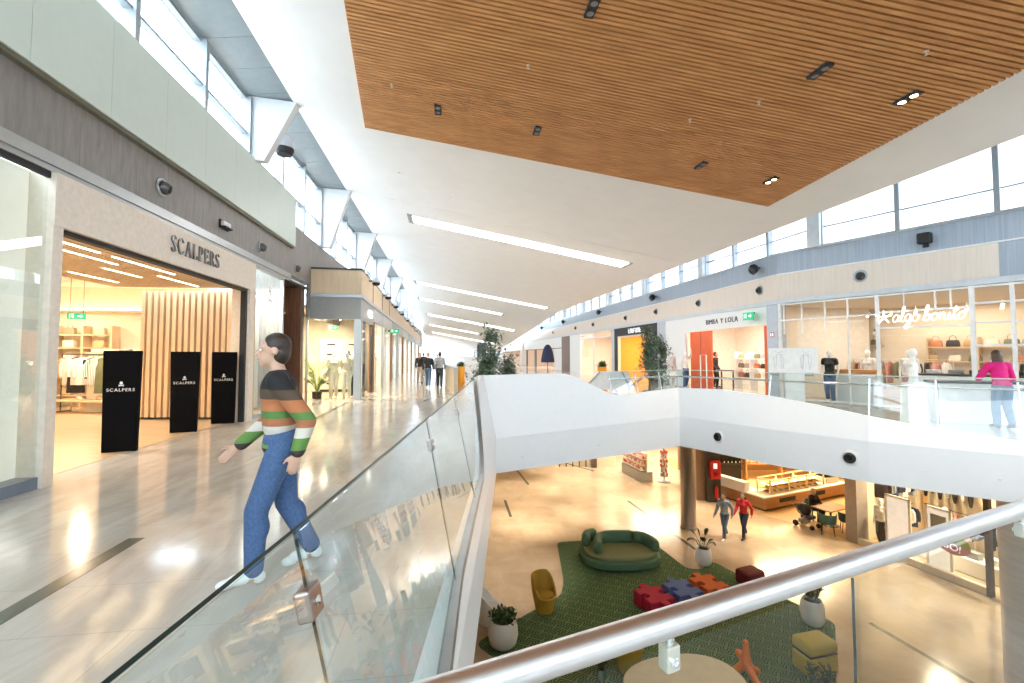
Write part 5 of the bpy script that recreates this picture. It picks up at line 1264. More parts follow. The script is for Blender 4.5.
# ---- jigsaw poufs
def jigsaw(label, loc, rz, m):
    t = thing('jigsaw_pouf', label, 'pouf', loc, rz)
    pts = []; s = .40
    def side(a, b, kind):
        a = Vector(a); b = Vector(b); d = (b - a); n = Vector((d.y, -d.x)).normalized(); d = d / d.length; L_ = (b - a).length
        pts.append(a)
        if kind:
            c = a + d * L_ / 2 + n * (.07 * kind)
            pts.append(a + d * (L_ / 2 - .08))
            for k in range(9):
                th = PI * 1.22 - k / 8 * PI * 1.44
                pts.append(c + d * (.125 * math.cos(th)) + n * (.125 * math.sin(th) * kind + .03 * kind))
            pts.append(a + d * (L_ / 2 + .08))
    side((-s, -s), (s, -s), 1); side((s, -s), (s, s), -1); side((s, s), (-s, s), 1); side((-s, s), (-s, -s), -1)
    mb = MB(); c = Vector((0, 0))
    rows = [[Vector((p.x * k, p.y * k, z)) for p in pts] for z, k in ((0, .97), (.03, 1), (.36, 1), (.395, .975), (.40, .95))]
    mb.loft(rows); mb.build('cushion', m, t); return t
jigsaw('crimson jigsaw-piece pouf, leftmost of the interlocked row on the carpet', (3.98, 13.05, Z + .022), .35, mat('crimson_felt', (.42, .008, .045), .8, var=.1, scale=40))
jigsaw('blue jigsaw-piece pouf between the crimson and orange ones', (4.90, 13.40, Z + .022), .35, mat('blue_felt', (.10, .16, .42), .8, var=.1, scale=40))
jigsaw('orange jigsaw-piece pouf, right end of the interlocked row', (5.80, 13.72, Z + .022), .35, mat('orange_felt', (.60, .12, .02), .8, var=.1, scale=40))
t = thing('pouf', 'small dark red rounded pouf at the right edge of the carpet', 'pouf', (7.4, 14.45, Z + .022), .4)
MB().rbox(-.36, .36, -.28, .28, .0, .42, .09, 4).build('cushion', mat('maroon_felt', (.13, .012, .018), .8, var=.1, scale=40), t, True); MB().box(-.06, .06, -.29, -.27, .04, .10).build('label_tag', WHITE, t)
t = thing('pouf', 'yellow suitcase-shaped pouf with a dark seam near the front planter', 'pouf', (6.82, 10.55, Z + .022), .25)
MB().rbox(-.40, .40, -.27, .27, .0, .44, .09, 4).build('base', YEL, t, True); MB().rbox(-.40, .40, -.27, .27, .455, .72, .09, 4).build('lid', YEL, t, True); MB().rbox(-.375, .375, -.245, .245, .43, .465, .01).build('seam', DARK, t)
# ---- orange jack toy
t = thing('jack_sculpture', 'orange knobbed jack-shaped seat sculpture on the green carpet', 'sculpture', (5.12, 10.25, Z + .022), .2)
t.scale = (.9, .9, .86)
OJ = mat('orange_plastic', (.90, .23, .02), .35, var=.03)
m = MB(); ct = Vector((0, 0, .36))
for d in ((0, 0, .52), (.34, .1, -.30), (-.30, .16, -.30), (.02, -.36, -.28), (.04, .30, .05)):
    e = ct + Vector(d); m.tube([ct, ct.lerp(e, .5), e], [.12, .095, .07], 10); m.ball(e, .10 if d[2] < .5 else .07)
m.ball(ct, .14); me = remesh(m, .016, 5, 'body'); put('body', me, OJ, t)
mz = min(v.co.z for v in me.vertices)
for v in me.vertices: v.co.z -= mz
# ---- round table below the handrail
t = thing('coffee_table', 'large pale rounded table top partly hidden under the handrail', 'table', (3.45, 9.35, Z + .022), .25)
MB().loft([[p + Vector((0, 0, z)) for p in oval(1.25 - q, .85 - q, 40, 2.3)] for z, q in ((.50, .03), (.51, 0), (.55, 0), (.56, .03))]).build('top', mat('pale_table', (.60, .54, .42), .45, var=.05), t)
for a, b in ((-.7, -.4), (.7, -.4), (.7, .4), (-.7, .4)): MB().tube([(a * 1.1, b * 1.1, 0), (a, b, .5)], .03).build('leg', OAK, t)
planter('small bottle-green plant in a glass on the lower floor just under the handrail', (1.95, 10.25, Z + .022), .10, .24, 'small', pm=mat('bottle_glass', (.10, .16, .10), .2))
# ---- columns
def rcol(name, loc, r, m, h=4.84):
    o = MB().lathe([(r * 1.06, 0), (r * 1.06, .12), (r, .12), (r, h)], 32, (loc[0], loc[1], Z)).build(name, m, None, True); return struct(o)
rcol('wall_right.100', (7.25, 19.0), .30, mat('column_steel', (.40, .36, .34), .28, .85, var=.04))
rcol('wall_right.101', (10.22, 8.9), .62, mat('column_travertine', (.66, .61, .55), .35, var=.10, scale=3, stretch=(.6, .6, 4)))
struct(MB().box(9.05, 9.45, 22.6, 23.1, Z, -.66).build('wall_right.102', mat('pillar_brown', (.30, .21, .15), .4, .3)))
struct(MB().box(9.45, 10.1, 22.3, 22.8, Z, -.66).build('wall_right.103', mat('pillar_dark', (.055, .05, .042), .4)))
t = thing('fire_hose_cabinet', 'red fire hose cabinet mounted on the dark lower pillar', 'fire cabinet', (9.78, 22.29, Z + 1.15), 0)
MB().rbox(-.24, .24, -.22, 0, 0, .85, .02).build('cabinet', RED, t); MB().box(-.12, .06, -.225, -.22, .5, .75).build('notice', SIGNW, t); MB().lathe([(.10, 0), (.10, .03), (0, .035)], 16, X=T(0, -.22, .25) @ Rx(PI / 2)).build('hose_reel', mat('hose_red', (.35, .01, .01), .4), t)
t = thing('fire_extinguisher', 'red fire extinguisher under the hose cabinet on the dark pillar', 'fire extinguisher', (9.80, 22.1, Z + .25), 0)
MB().lathe([(.0, 0), (.075, 0), (.08, .02), (.08, .42), (.06, .49), (.025, .53), (.025, .57), (0, .57)], 16).build('cylinder', RED, t, True); MB().tube([(.0, 0, .56), (.08, -.02, .60), (.13, -.02, .45), (.12, -.02, .2)], .012, 6).build('hose', BLACK, t); MB().box(-.02, .02, .08, .2, .2, .3).build('bracket', DARK, t)
# ---- lower far walls and shops
struct(MB().box(5.0, 5.35, 29.0, 29.6, Z, -.66).build('trim_70', mat('bronze_frame', (.16, .12, .09), .4, .4)))
struct(MB().box(5.35, 6.6, 29.3, 29.5, Z, -.66).build('wall_right.104', CREAM))
r = struct(MB().box(3.0, 5.0, 29.3, 29.34, Z, -.66).build('door_1', GLASS)); 
for q in range(5): MB().box(3.0 + q * .42, 3.06 + q * .42, 29.28, 29.36, Z, -.66).build('door_bar', DARK, r)
struct(MB().box(-9, 3, 33.0, 33.2, Z, -.66).build('wall_back.001', CREAM)); struct(MB().box(3, 30, 35.5, 35.7, Z, -.66).build('wall_back.002', mat('lower_shop_wall', (.80, .70, .55), .6, var=.05)))
struct(MB().box(24, 24.2, 9, 36, Z, -.66).build('wall_right.105', mat('bakery_wall', (.62, .42, .18), .5, var=.08)))
struct(MB().box(10.3, 24, 28.4, 28.6, Z, -.66).build('wall_right.106', mat('bakery_back', (.30, .18, .08), .5, var=.1)))
# cosmetics gondola
t = thing('display_gondola', 'long gondola of small colourful cosmetics outside the lower far shop', 'display gondola', (7.3, 27.0, Z), -1.37)
MB().box(-1.25, 1.25, -.35, .35, 0, .55).build('base', LGREY, t); MB().box(-1.25, 1.25, -.04, .04, .55, 1.55).build('back_panel', CREAM, t)
for z, y in ((.62, -.28), (.92, -.20), (1.22, -.14)): MB().box(-1.22, 1.22, y - .08, -.04, z, z + .03).build('shelf', WF, t)
rnd = random.Random(5); cosm = [(.80, .30, .25), (.85, .78, .70), (.75, .15, .15), (.55, .35, .25), (.9, .6, .5)]
CM = [mat('cosmetic_%d' % i, c, .4) for i, c in enumerate(cosm)]
XG = T(7.3, 27.0, Z) @ Rz(-1.37)
CMESH = MB().rbox(-.055, .055, -.045, .045, 0, .16, .01, 1).mesh('pack'); CAPM = MB().lathe([(.03, .16), (.03, .21), (0, .215)], 8).mesh('cap')
for zi, (z, y) in enumerate(((.65, -.27), (.95, -.20), (1.25, -.14))):
    for i in range(13):
        c_ = rnd.randrange(5)
        q = thing('cosmetic_bottle', '%s pack on the %s gondola shelf, place %d from the left' % (('coral', 'cream', 'red', 'brown', 'peach')[c_], ('bottom', 'middle', 'top')[zi], i + 1), 'cosmetics', XG @ Vector((-1.14 + i * .19, y, z)), -1.37, 'cosmetics on the gondola')
        put('pack', CMESH.copy(), CM[c_], q); put('cap', CAPM.copy(), CM[(c_ + 1) % 5], q)
t = thing('display_stand', 'rotating rack of small goods beside the cosmetics gondola', 'display stand', (8.55, 25.9, Z), .2)
MB().lathe([(.34, 0), (.34, .05), (.28, .07), (0, .07)], 20).build('base', LGREY, t); MB().tube([(0, 0, .05), (0, 0, 1.9)], .03).build('pole', DARK, t); MB().ball((0, 0, 1.95), .08).build('finial', BLACK, t)
for k in range(6):
    m = MB()
    for j in range(8): m.box(-.20, .20, -.015, .015, .01 + j * .0, .02)
    pz = .3 + k * .25
    MB().lathe([(.24, pz), (.24, pz + .02), (0, pz + .02)], 16).build('tray', LGREY, t)
for k in range(6):
    for j in range(4):
        a = j * PI / 2 + k * .5
        c_ = rnd.randrange(5); q = thing('cosmetic_bottle', '%s pack on tray %s of the rotating rack, %s side' % (('coral', 'cream', 'red', 'brown', 'peach')[c_], ('one', 'two', 'three', 'four', 'five', 'six')[k], ('near', 'right', 'far', 'left')[j]), 'cosmetics', (8.55 + .16 * math.cos(a), 25.9 + .16 * math.sin(a), Z + .32 + k * .25), a, 'goods on the rotating rack')
        put('pack', CMESH.copy(), CM[c_], q)
shelf_unit('bright wall shelving at the rear of the lower far shop', (10.5, 35.2, Z), 0, 6, (.5, 1.0, 1.5), .4, WF)
for z in (.535, 1.035, 1.535):
    for i in range(12):
        c_ = rnd.randrange(5); box_thing('product_box', '%s box on the %s shelf at the rear of the lower far shop, place %d' % (('coral', 'cream', 'red', 'brown', 'peach')[c_], {.535: 'lower', 1.035: 'middle', 1.535: 'top'}[z], i + 1), 'box', (7.9 + i * .47, 35.15, Z + z), 0, (.32, .25, .3), CM[c_], 'boxes in the lower far shop')
# ---- bakery counter
WOODC = woodmat('bakery_wood', (.34, .17, .07), (.46, .25, .11), .4, (.3, .3, 3), 4)
t = thing('bakery_counter', 'wooden bakery counter with white top and glass display on the lower floor', 'counter', (11.45, 20.9, Z), .42)
t.scale = (1, 1, .72)
# local x along the front, y away from the viewer
MB().box(.02, 6.0, .02, .9, .12, .80).box(.02, .95, .9, 4.4, .12, .80).build('body', WOODC, t); MB().box(.0, 6.05, .0, 1.0, .80, .88).box(.0, 1.0, 1.0, 4.45, .80, .88).build('worktop', WHITE, t); MB().box(.1, 6.0, .1, .9, 0, .12).box(.1, .9, .9, 4.4, 0, .12).build('plinth', DARK, t)
MB().box(.0, .35, 1.05, 4.4, .88, 1.45).build('white_panel', WHITE, t)
for x0, x1 in ((1.0, 2.1), (3.2, 4.3)): MB().box(x0, x1, .0, .03, .40, .66).build('vent_panel', BLACK, t)
dc = MB()
for x in (.7, 2.0, 3.3, 4.6):
    for y in (.25, .92): dc.box(x - .03, x + .03, y - .03, y + .03, .88, 1.75)
dc.box(.67, 4.63, .22, .28, 1.70, 1.76); dc.box(.67, 4.63, .89, .95, 1.70, 1.76); dc.box(.67, .73, .25, .92, 1.70, 1.76); dc.box(4.57, 4.63, .25, .92, 1.70, 1.76)
dcase = dc.build('display_case', mat('case_frame', (.75, .62, .40), .4), t)
MB().box(.73, 4.57, .235, .245, .9, 1.70).build('glass_front', SG, dcase)
for z in (1.12, 1.40): MB().box(.73, 4.57, .30, .9, z, z + .02).build('glass_shelf', mat('case_shelf', (.8, .68, .45), .4), dcase)
MB().box(4.85, 5.9, .3, .95, .88, 1.25).build('till_block', CREAM, t)
XB = T(11.45, 20.9, Z) @ Rz(.42)
BRD = [mat('crust_%d' % i, c, .6, var=.2, scale=14) for i, c in enumerate(((.50, .24, .07), (.62, .36, .13), (.40, .17, .05), (.72, .48, .22)))]
def bread(loc, rz, k, label, grp):
    q = thing('bread_loaf', label, 'bread', loc, rz, grp); m = MB(); rows = []
    L_ = (.16, .12, .20, .11)[k]; 
    for i in range(9):
        u = i / 8; s = math.sin(PI * (u * .9 + .05)) ** .6; rows.append([Vector((L_ * (2 * u - 1), .07 * s * math.cos(a), .05 * s * (1 + math.sin(a)) * (1 if k != 1 else 1.4))) for a in [2 * PI * j / 10 for j in range(10)]])
    m.loft(rows).build('crust', BRD[k], q, True); s_ = MB()
    for x in (-.06, 0, .06): s_.tube([(x - .015, -.035, .098 if k != 1 else .138), (x + .015, .035, .098 if k != 1 else .138)], .007, 5)
    s_.build('score_marks', BRD[3], q)
kk = 0
for z, lv in ((.885, 'bottom'), (1.145, 'middle'), (1.425, 'top')):
    for i in range(9):
        k = rnd.randrange(4); bread(XB @ Vector((.95 + i * .42, .58, z * .72)), .42 + PI / 2 + rnd.uniform(-.3, .3), k, '%s loaf on the %s level of the bakery glass case, %s from its left' % (('brown', 'golden round', 'dark', 'pale')[k], lv, ('first', 'second', 'third', 'fourth', 'fifth', 'sixth', 'seventh', 'eighth', 'ninth')[i]), 'loaves in the bakery case')
lamp('AREA', XB @ Vector((2.6, .6, 1.20)), 22, (1, .75, .4), 3.6, .3, (0, 0, .42))
# back shelves of bread
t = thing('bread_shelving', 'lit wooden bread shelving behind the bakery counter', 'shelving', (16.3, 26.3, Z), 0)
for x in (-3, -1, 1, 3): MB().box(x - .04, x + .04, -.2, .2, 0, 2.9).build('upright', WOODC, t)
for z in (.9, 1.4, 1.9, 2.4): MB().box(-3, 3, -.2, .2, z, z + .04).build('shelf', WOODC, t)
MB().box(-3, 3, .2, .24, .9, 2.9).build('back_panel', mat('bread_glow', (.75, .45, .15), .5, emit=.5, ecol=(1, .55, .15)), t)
for z, lv in ((.94, 'lowest'), (1.44, 'second'), (1.94, 'third'), (2.44, 'top')):
    for i in range(14):
        k = rnd.randrange(4); bread((13.6 + i * .42, 26.25, Z + z), PI / 2 + rnd.uniform(-.4, .4), k, '%s loaf on the %s bread shelf behind the counter, place %d from the left' % (('brown', 'golden round', 'dark', 'pale')[k], lv, i + 1), 'loaves on the bread shelving')
t = thing('bottle_shelving', 'dark shelving with bottles beside the bread shelving', 'shelving', (12.4, 26.3, Z), 0)
MB().box(-.75, .75, .1, .2, 0, 2.9).build('back_panel', BLACK, t)
for z in (.9, 1.4, 1.9, 2.4): MB().box(-.75, .75, -.2, .1, z, z + .03).build('shelf', BLACK, t)
BOT = MB().lathe([(.0, 0), (.04, 0), (.042, .02), (.042, .17), (.016, .24), (.016, .31), (0, .31)], 10).mesh('glass'); BG = mat('bottle_dark', (.03, .035, .02), .15)
for z, lv in ((.93, 'lowest'), (1.43, 'second'), (1.93, 'third'), (2.43, 'top')):
    for i in range(6):
        q = thing('bottle', 'dark bottle on the %s dark shelf beside the bread, %s from its left' % (lv, ('first', 'second', 'third', 'fourth', 'fifth', 'sixth')[i]), 'bottle', (11.85 + i * .22, 26.2, Z + z), 0, 'bottles beside the bread'); put('glass', BOT.copy(), BG, q, True); MB().box(-.02, .02, -.044, -.04, .06, .12).build('paper_label', CREAM, q)
t = thing('coffee_machine', 'black coffee machine on the counter end of the bakery', 'coffee machine', XB @ Vector((5.3, .62, .9)), .42)
MB().rbox(-.4, .4, -.25, .25, .0, .45, .03).build('body', BLACK, t); MB().box(-.3, .3, -.32, -.24, .0, .05).build('drip_tray', STEEL, t); MB().tube([(-.15, -.27, .3), (-.15, -.27, .2)], .025, 8).build('group_head', STEEL, t)
lamp('AREA', (14.6, 24.2, -.78), 260, (1, .78, .48), 3, 2); lamp('AREA', (15.8, 25.4, -.8), 160, (1, .72, .40), 5, .6); lamp('AREA', (7.4, 28.0, -.78), 170, (1, .86, .68), 2, 2); lamp('AREA', (11, 32, -.8), 260, (1, .86, .66), 5, 3)  # bakery and gondola fill lights added to brighten those areas
# ---- tables, chairs, stroller
CHG = mat('chair_green', (.05, .13, .11), .6, var=.08)
def cafe_chair(label, loc, rz):
    t = thing('cafe_chair', label, 'chair', loc, rz)
    m = MB(); rows = []
    for i in range(11):
        a = lerp(-1.9, 1.9, i / 10); rows.append([Vector((.27 * math.sin(a), .27 * math.cos(a), .46)), Vector((.30 * math.sin(a), .30 * math.cos(a), .80)), Vector((.325 * math.sin(a), .325 * math.cos(a), .80)), Vector((.295 * math.sin(a), .295 * math.cos(a), .46))])
    m.loft(rows); m.build('backrest', CHG, t, True); MB().lathe([(.26, .42), (.28, .45), (.26, .49), (0, .50)], 20).build('seat', CHG, t, True)
    for a, b in ((-.18, -.18), (.18, -.18), (.18, .18), (-.18, .18)): MB().tube([(a * 1.2, b * 1.2, 0), (a, b, .43)], .016, 6).build('leg', DARK, t)
    return t
cafe_chair('green tub cafe chair nearest the stroller on the lower floor', (12.55, 18.4, Z + .006), 2.6)
cafe_chair('green tub cafe chair beside the white lower shop pillar', (13.45, 18.55, Z + .006), 2.7)
t = thing('cafe_table', 'brown wooden cafe table behind the green chairs', 'table', (13.3, 19.3, Z + .006), .42)
MB().box(-.65, .75, -.4, .4, .72, .76).build('top', WOODC, t); MB().tube([(0, 0, .02), (0, 0, .72)], .04).build('pedestal', DARK, t); MB().lathe([(.3, 0), (.3, .02), (0, .03)], 18).build('base', DARK, t)
t = thing('stroller', 'dark baby stroller with folded hood beside the bakery tables', 'stroller', (12.2, 19.15, Z + .006), .5)
t.scale = (.88, .88, .88)
MB().tube([(-.25, -.35, .16), (-.25, .1, .62), (-.25, .55, 1.02)], .014, 6).tube([(.25, -.35, .16), (.25, .1, .62), (.25, .55, 1.02)], .014, 6).tube([(-.25, .35, .12), (-.25, -.1, .60)], .014, 6).tube([(.25, .35, .12), (.25, -.1, .60)], .014, 6).build('frame', LGREY, t)
MB().tube([(-.25, .55, 1.02), (0, .57, 1.04), (.25, .55, 1.02)], .02, 8).build('handle', BLACK, t)
m = MB(); m.ball((0, .12, .78), (.24, .34, .30)); put('hood', remesh(m, .03, 2, 'hood'), BLACK, t); MB().rbox(-.22, .22, -.32, .18, .42, .56, .05).build('seat', mat('stroller_cloth', (.06, .06, .07), .8), t); MB().rbox(-.2, .2, -.1, .3, .16, .36, .05).build('basket', CGR, t)
for x, y, r in ((-.27, -.38, .10), (.27, -.38, .10), (-.27, .36, .13), (.27, .36, .13)): MB().tube([(x - .03, y, r), (x + .03, y, r)], r, 16).build('wheel', BLACK, t)
# ---- lower clothes shop with glazed front
MS, LS = frame_between((14.05, 13.75), (13.05, 17.45)); RS = MS.to_euler().z
struct(MB(MS).box(-.45, 0, -.05, .5, Z, -.66).build('wall_right.110', mat('pillar_plaster', (.40, .35, .31), .5)))
struct(MB(MS).box(0, LS + 6, 3.6, 3.7, Z, -.66).box(-.3, -.2, .4, 3.7, Z, -.66).build('wall_right.111', mat('lower_clothes_wall', (.82, .70, .50), .6, var=.04)))
struct(MB(MS).box(-.2, LS + 6, .1, 3.6, -.74, -.68).build('ceiling.060', CREAM))
struct(MB(MS).box(LS, LS + .12, -.06, .1, Z, -.66).box(LS + .3, LS + .75, .1, .5, Z, -.66).build('trim_71', mat('bronze_post', (.13, .10, .08), .4, .3)))
struct(MB(MS).box(LS + 1.1, LS + 6, -.05, .15, Z, -.66).build('wall_right.112', mat('beige_panel_wall', (.66, .58, .48), .5, var=.05)))
struct(MB(MS).box(0, LS, -.04, .14, Z, Z + .22).build('baseboard_right', mat('pale_sill', (.74, .68, .58), .4)))
struct(MB(MS).box(.02, LS - .02, -.01, .01, Z + .22, -.66).build('window_80', SG))
lamp('AREA', MS @ Vector((1.6, 1.6, -.85)), 120, (1, .84, .6), .5, .2, (0, 0, RS)); lamp('AREA', MS @ Vector((5.5, 1.6, -.85)), 110, (1, .84, .6), 2, 1.5, (0, 0, RS))
t = thing('window_sticker', 'oval green and pink sticker on the lower clothes shop window', 'sticker', MS @ Vector((2.98, -.016, Z + 1.20)), RS)
def ovalp(rx, ry, half): return [Vector((rx * math.cos(a), ry * math.sin(a))) for a in [(0 if half > 0 else PI) + PI * i / 20 for i in range(21)]]
MB().prism(ovalp(.50, .34, 1), 0, .006, Ry(.12) @ Rx(PI / 2)).build('green_half', mat('sticker_green', (.34, .50, .05), .5), t); MB().prism(ovalp(.50, .34, -1), 0, .006, Ry(.12) @ Rx(PI / 2)).build('pink_half', mat('sticker_pink', (.62, .26, .30), .5), t)
lettering('lettering', 'GO!', .30, SIGNW, Ry(.12) @ T(0, -.012, -.12), t, .003)
for i, (x, w_) in enumerate(((1.1, .85), (2.35, .75))):
    t = thing('window_display', ('white framed light panel standing left in the lower clothes shop window', 'white framed panel with a dark picture standing middle in the lower shop window')[i], 'display frame', MS @ Vector((x, .45, Z)), RS)
    m = MB(); m.box(-w_ / 2, w_ / 2, -.03, .03, 1.98, 2.05).box(-w_ / 2, w_ / 2, -.03, .03, .0, .07).box(-w_ / 2, -w_ / 2 + .07, -.03, .03, 0, 2.05).box(w_ / 2 - .07, w_ / 2, -.03, .03, 0, 2.05); m.build('frame', WF, t)
    MB().box(-w_ / 2 + .07, w_ / 2 - .07, -.005, .01, .07, 1.98).build('panel', mat('light_panel', (.85, .80, .72), .5, emit=.25), t)
    if i: MB().box(-.22, .22, -.02, -.006, 1.25, 1.8).build('picture', CGR, t)
shop_rack('white clothes rack at the rear left of the lower clothes shop', MS @ Vector((2.6, 2.9, Z)), RS, 1.4, [CGR, CB, CN, CB, CGR, CW, CB, CN], '%s garment from the left on the rear rack of the lower shop', 'garments on the lower rear rack')
for n_, (px_, py_, dz_, rr, lab, cols_) in enumerate(((-.12, 2.0, 2.45, PI / 2, 'upper side wall', [CB, CGR, CN, CB, CW, CB, CGR]), (-.12, 2.0, 1.25, PI / 2, 'lower side wall', [CN, CW, CGR, CP, CB, CW, CN]), (.9, 3.42, 2.45, 0, 'upper rear wall', [CB, CN, CN, CGR, CB, CW, CB]), (.9, 3.42, 1.25, 0, 'lower rear wall', [CW, CN, CB, CGR, CP, CB, CN]))):
    t = thing('wall_rail', 'clothes rail, ' + lab + ' of the lower clothes shop', 'clothes rail', MS @ Vector((px_, py_, Z + dz_)), RS + rr)
    MB().tube([(-.85, -.1, 0), (.85, -.1, 0)], .015, 6).build('rail', DARK, t); MB().tube([(-.8, -.1, 0), (-.8, .10, 0)], .012, 5).tube([(.8, -.1, 0), (.8, .10, 0)], .012, 5).build('bracket', DARK, t)
    XR_ = MS @ T(px_, py_, Z + dz_) @ Rz(rr)
    for i, c_ in enumerate(cols_): garment('%s garment from the left on the %s rail of the lower shop' % (('first', 'second', 'third', 'fourth', 'fifth', 'sixth', 'seventh')[i], lab), XR_ @ Vector((-.75 + i * .24, -.1, -.075)), RS + rr + .5, c_, i % 2, 'garments on the lower shop wall rails')
for i, x in enumerate((.6, 1.5, 2.8, 3.3)):
    q = thing('folded_clothes', ('white', 'navy', 'grey', 'white')[i] + ' folded stack on the low plinth of the lower shop window, ' + ON[i], 'folded clothes', MS @ Vector((x, 1.3, Z + .5)), RS)
    for j in range(4): MB().rbox(-.16, .16, -.13, .13, j * .05, j * .05 + .048, .015).build('fold', (CW, CN, CGR, CW)[i], q)
t = thing('display_plinth', 'long white low plinth behind the lower shop window', 'plinth', MS @ Vector((1.9, 1.3, Z)), RS); MB().rbox(-1.7, 1.8, -.3, .3, 0, .5, .02).build('body', WHITE, t)
# ---- soffit downlights making the warm pools
for i, (x, y, e) in enumerate(((.35, 24.0, 1), (3.5, 25.2, 1), (1.2, 20.2, 1), (4.4, 21.2, 1), (-.5, 19.2, .8), (-.1, 15.0, .9), (7.0, 22.2, .9), (9.3, 17.6, 1), (10.9, 14.8, .8), (3, 29, .8), (9.4, 20.0, .7), (12.6, 12.0, .7), (12.8, 25.8, .8), (17, 24.6, .8))):
    lamp('SPOT', (x, y, -.70), (430 if y > 19 else 230) * e, (1, .82, .60) if y > 19 else (1, .90, .76), .08, spot=62, blend=.7)
# ============================================================ people and mannequins
SKIN = mat('skin', (.58, .36, .26), .5, var=.03); HAIRD = mat('hair_dark', (.035, .022, .015), .5, var=.3, scale=40); HAIRG = mat('hair_grey', (.40, .37, .33), .5, var=.2, scale=40)
JEAN = mat('denim', (.055, .11, .24), .8, var=.2, scale=60); SHOEW = mat('shoe_white', (.75, .75, .74), .5); SHOED = mat('shoe_dark', (.03, .03, .03), .5)
def caps(m, a, b, ra, rb, n=12, sq=1):
    a = Vector(a); b = Vector(b); m.tube([a, b], [ra, rb], n); m.ball(a, ra, n, 8); m.ball(b, rb, n, 8)
def figure(joints, hip=.95, sh=1.42, head_tilt=0, head_turn=0, lean=0, female=False):
    """joint dictionary in local space, the figure faces -y, its right hand side is -x"""
    J = dict(joints); return J
def walk_pose(stride=.30, arm=.25, lean=.03, k=1.0, female=False):
    hw = .085; sw = .185 if not female else .165
    J = {'pel': (0, 0, .95), 'wst': (0, -.01 - lean * .3, 1.10), 'chs': (0, -lean * .8, 1.30), 'nck': (0, -lean * 1.1 + .01, 1.47), 'hd': (0, -lean * 1.2 - .025, 1.625)}
    for s, n in ((-1, 'R'), (1, 'L')):
        d = stride * s
        J['hip' + n] = (s * hw, 0, .92); J['kne' + n] = (s * hw, -.06 - d * .55, .50 if d > 0 else .49); J['ank' + n] = (s * hw, -d * .95 + (.06 if d < 0 else 0), .085 if d >= 0 else .13); J['toe' + n] = (s * (hw + .02), -d * .95 - .17 + (.07 if d < 0 else 0), .035)
        J['sho' + n] = (s * sw, -lean * .9, 1.41); J['elb' + n] = (s * (sw + .055), .05 + arm * s * .6, 1.13); J['wri' + n] = (s * (sw + .05), -.10 + arm * s * 1.1, .91)
    return {a: Vector(b) * k for a, b in J.items()}
def add_hand(m, wri, elb, side, k=1, curl=.5):
    d = (wri - elb).normalized(); up = Vector((side, 0, 0)); up = (up - d * up.dot(d)).normalized(); ac = d.cross(up).normalized()     # ac: across the knuckles
    c = wri + d * .045 * k; m.ball(wri + d * .01 * k, .027 * k, 10, 7)
    pm = Matrix((ac * 1, up * 1, d * 1)).transposed()
    m.ball(c, (.042 * k, .017 * k, .052 * k), 12, 8, pm.to_4x4())
    for i, (o, ln) in enumerate(((-.030, .066), (-.010, .078), (.010, .074), (.029, .058))):
        a = c + ac * (o * k) + d * (.040 * k); bnd = -up
        b = a + (d * math.cos(curl * .5) + bnd * math.sin(curl * .5)) * ln * .55 * k; e = b + (d * math.cos(curl * 1.3) + bnd * math.sin(curl * 1.3)) * ln * .5 * k
        caps(m, a, b, .0105 * k, .0098 * k, 7); caps(m, b, e, .0098 * k, .0088 * k, 7)
    fwd = ac if ac.y < 0 else -ac
    a = c + fwd * .030 * k - d * .01 * k; b = a + (fwd * .7 + d * .7 - up * .25).normalized() * .036 * k; e = b + (fwd * .25 + d * .95 - up * .2).normalized() * .030 * k
    caps(m, a, b, .013 * k, .0115 * k, 7); caps(m, b, e, .0115 * k, .0095 * k, 7)
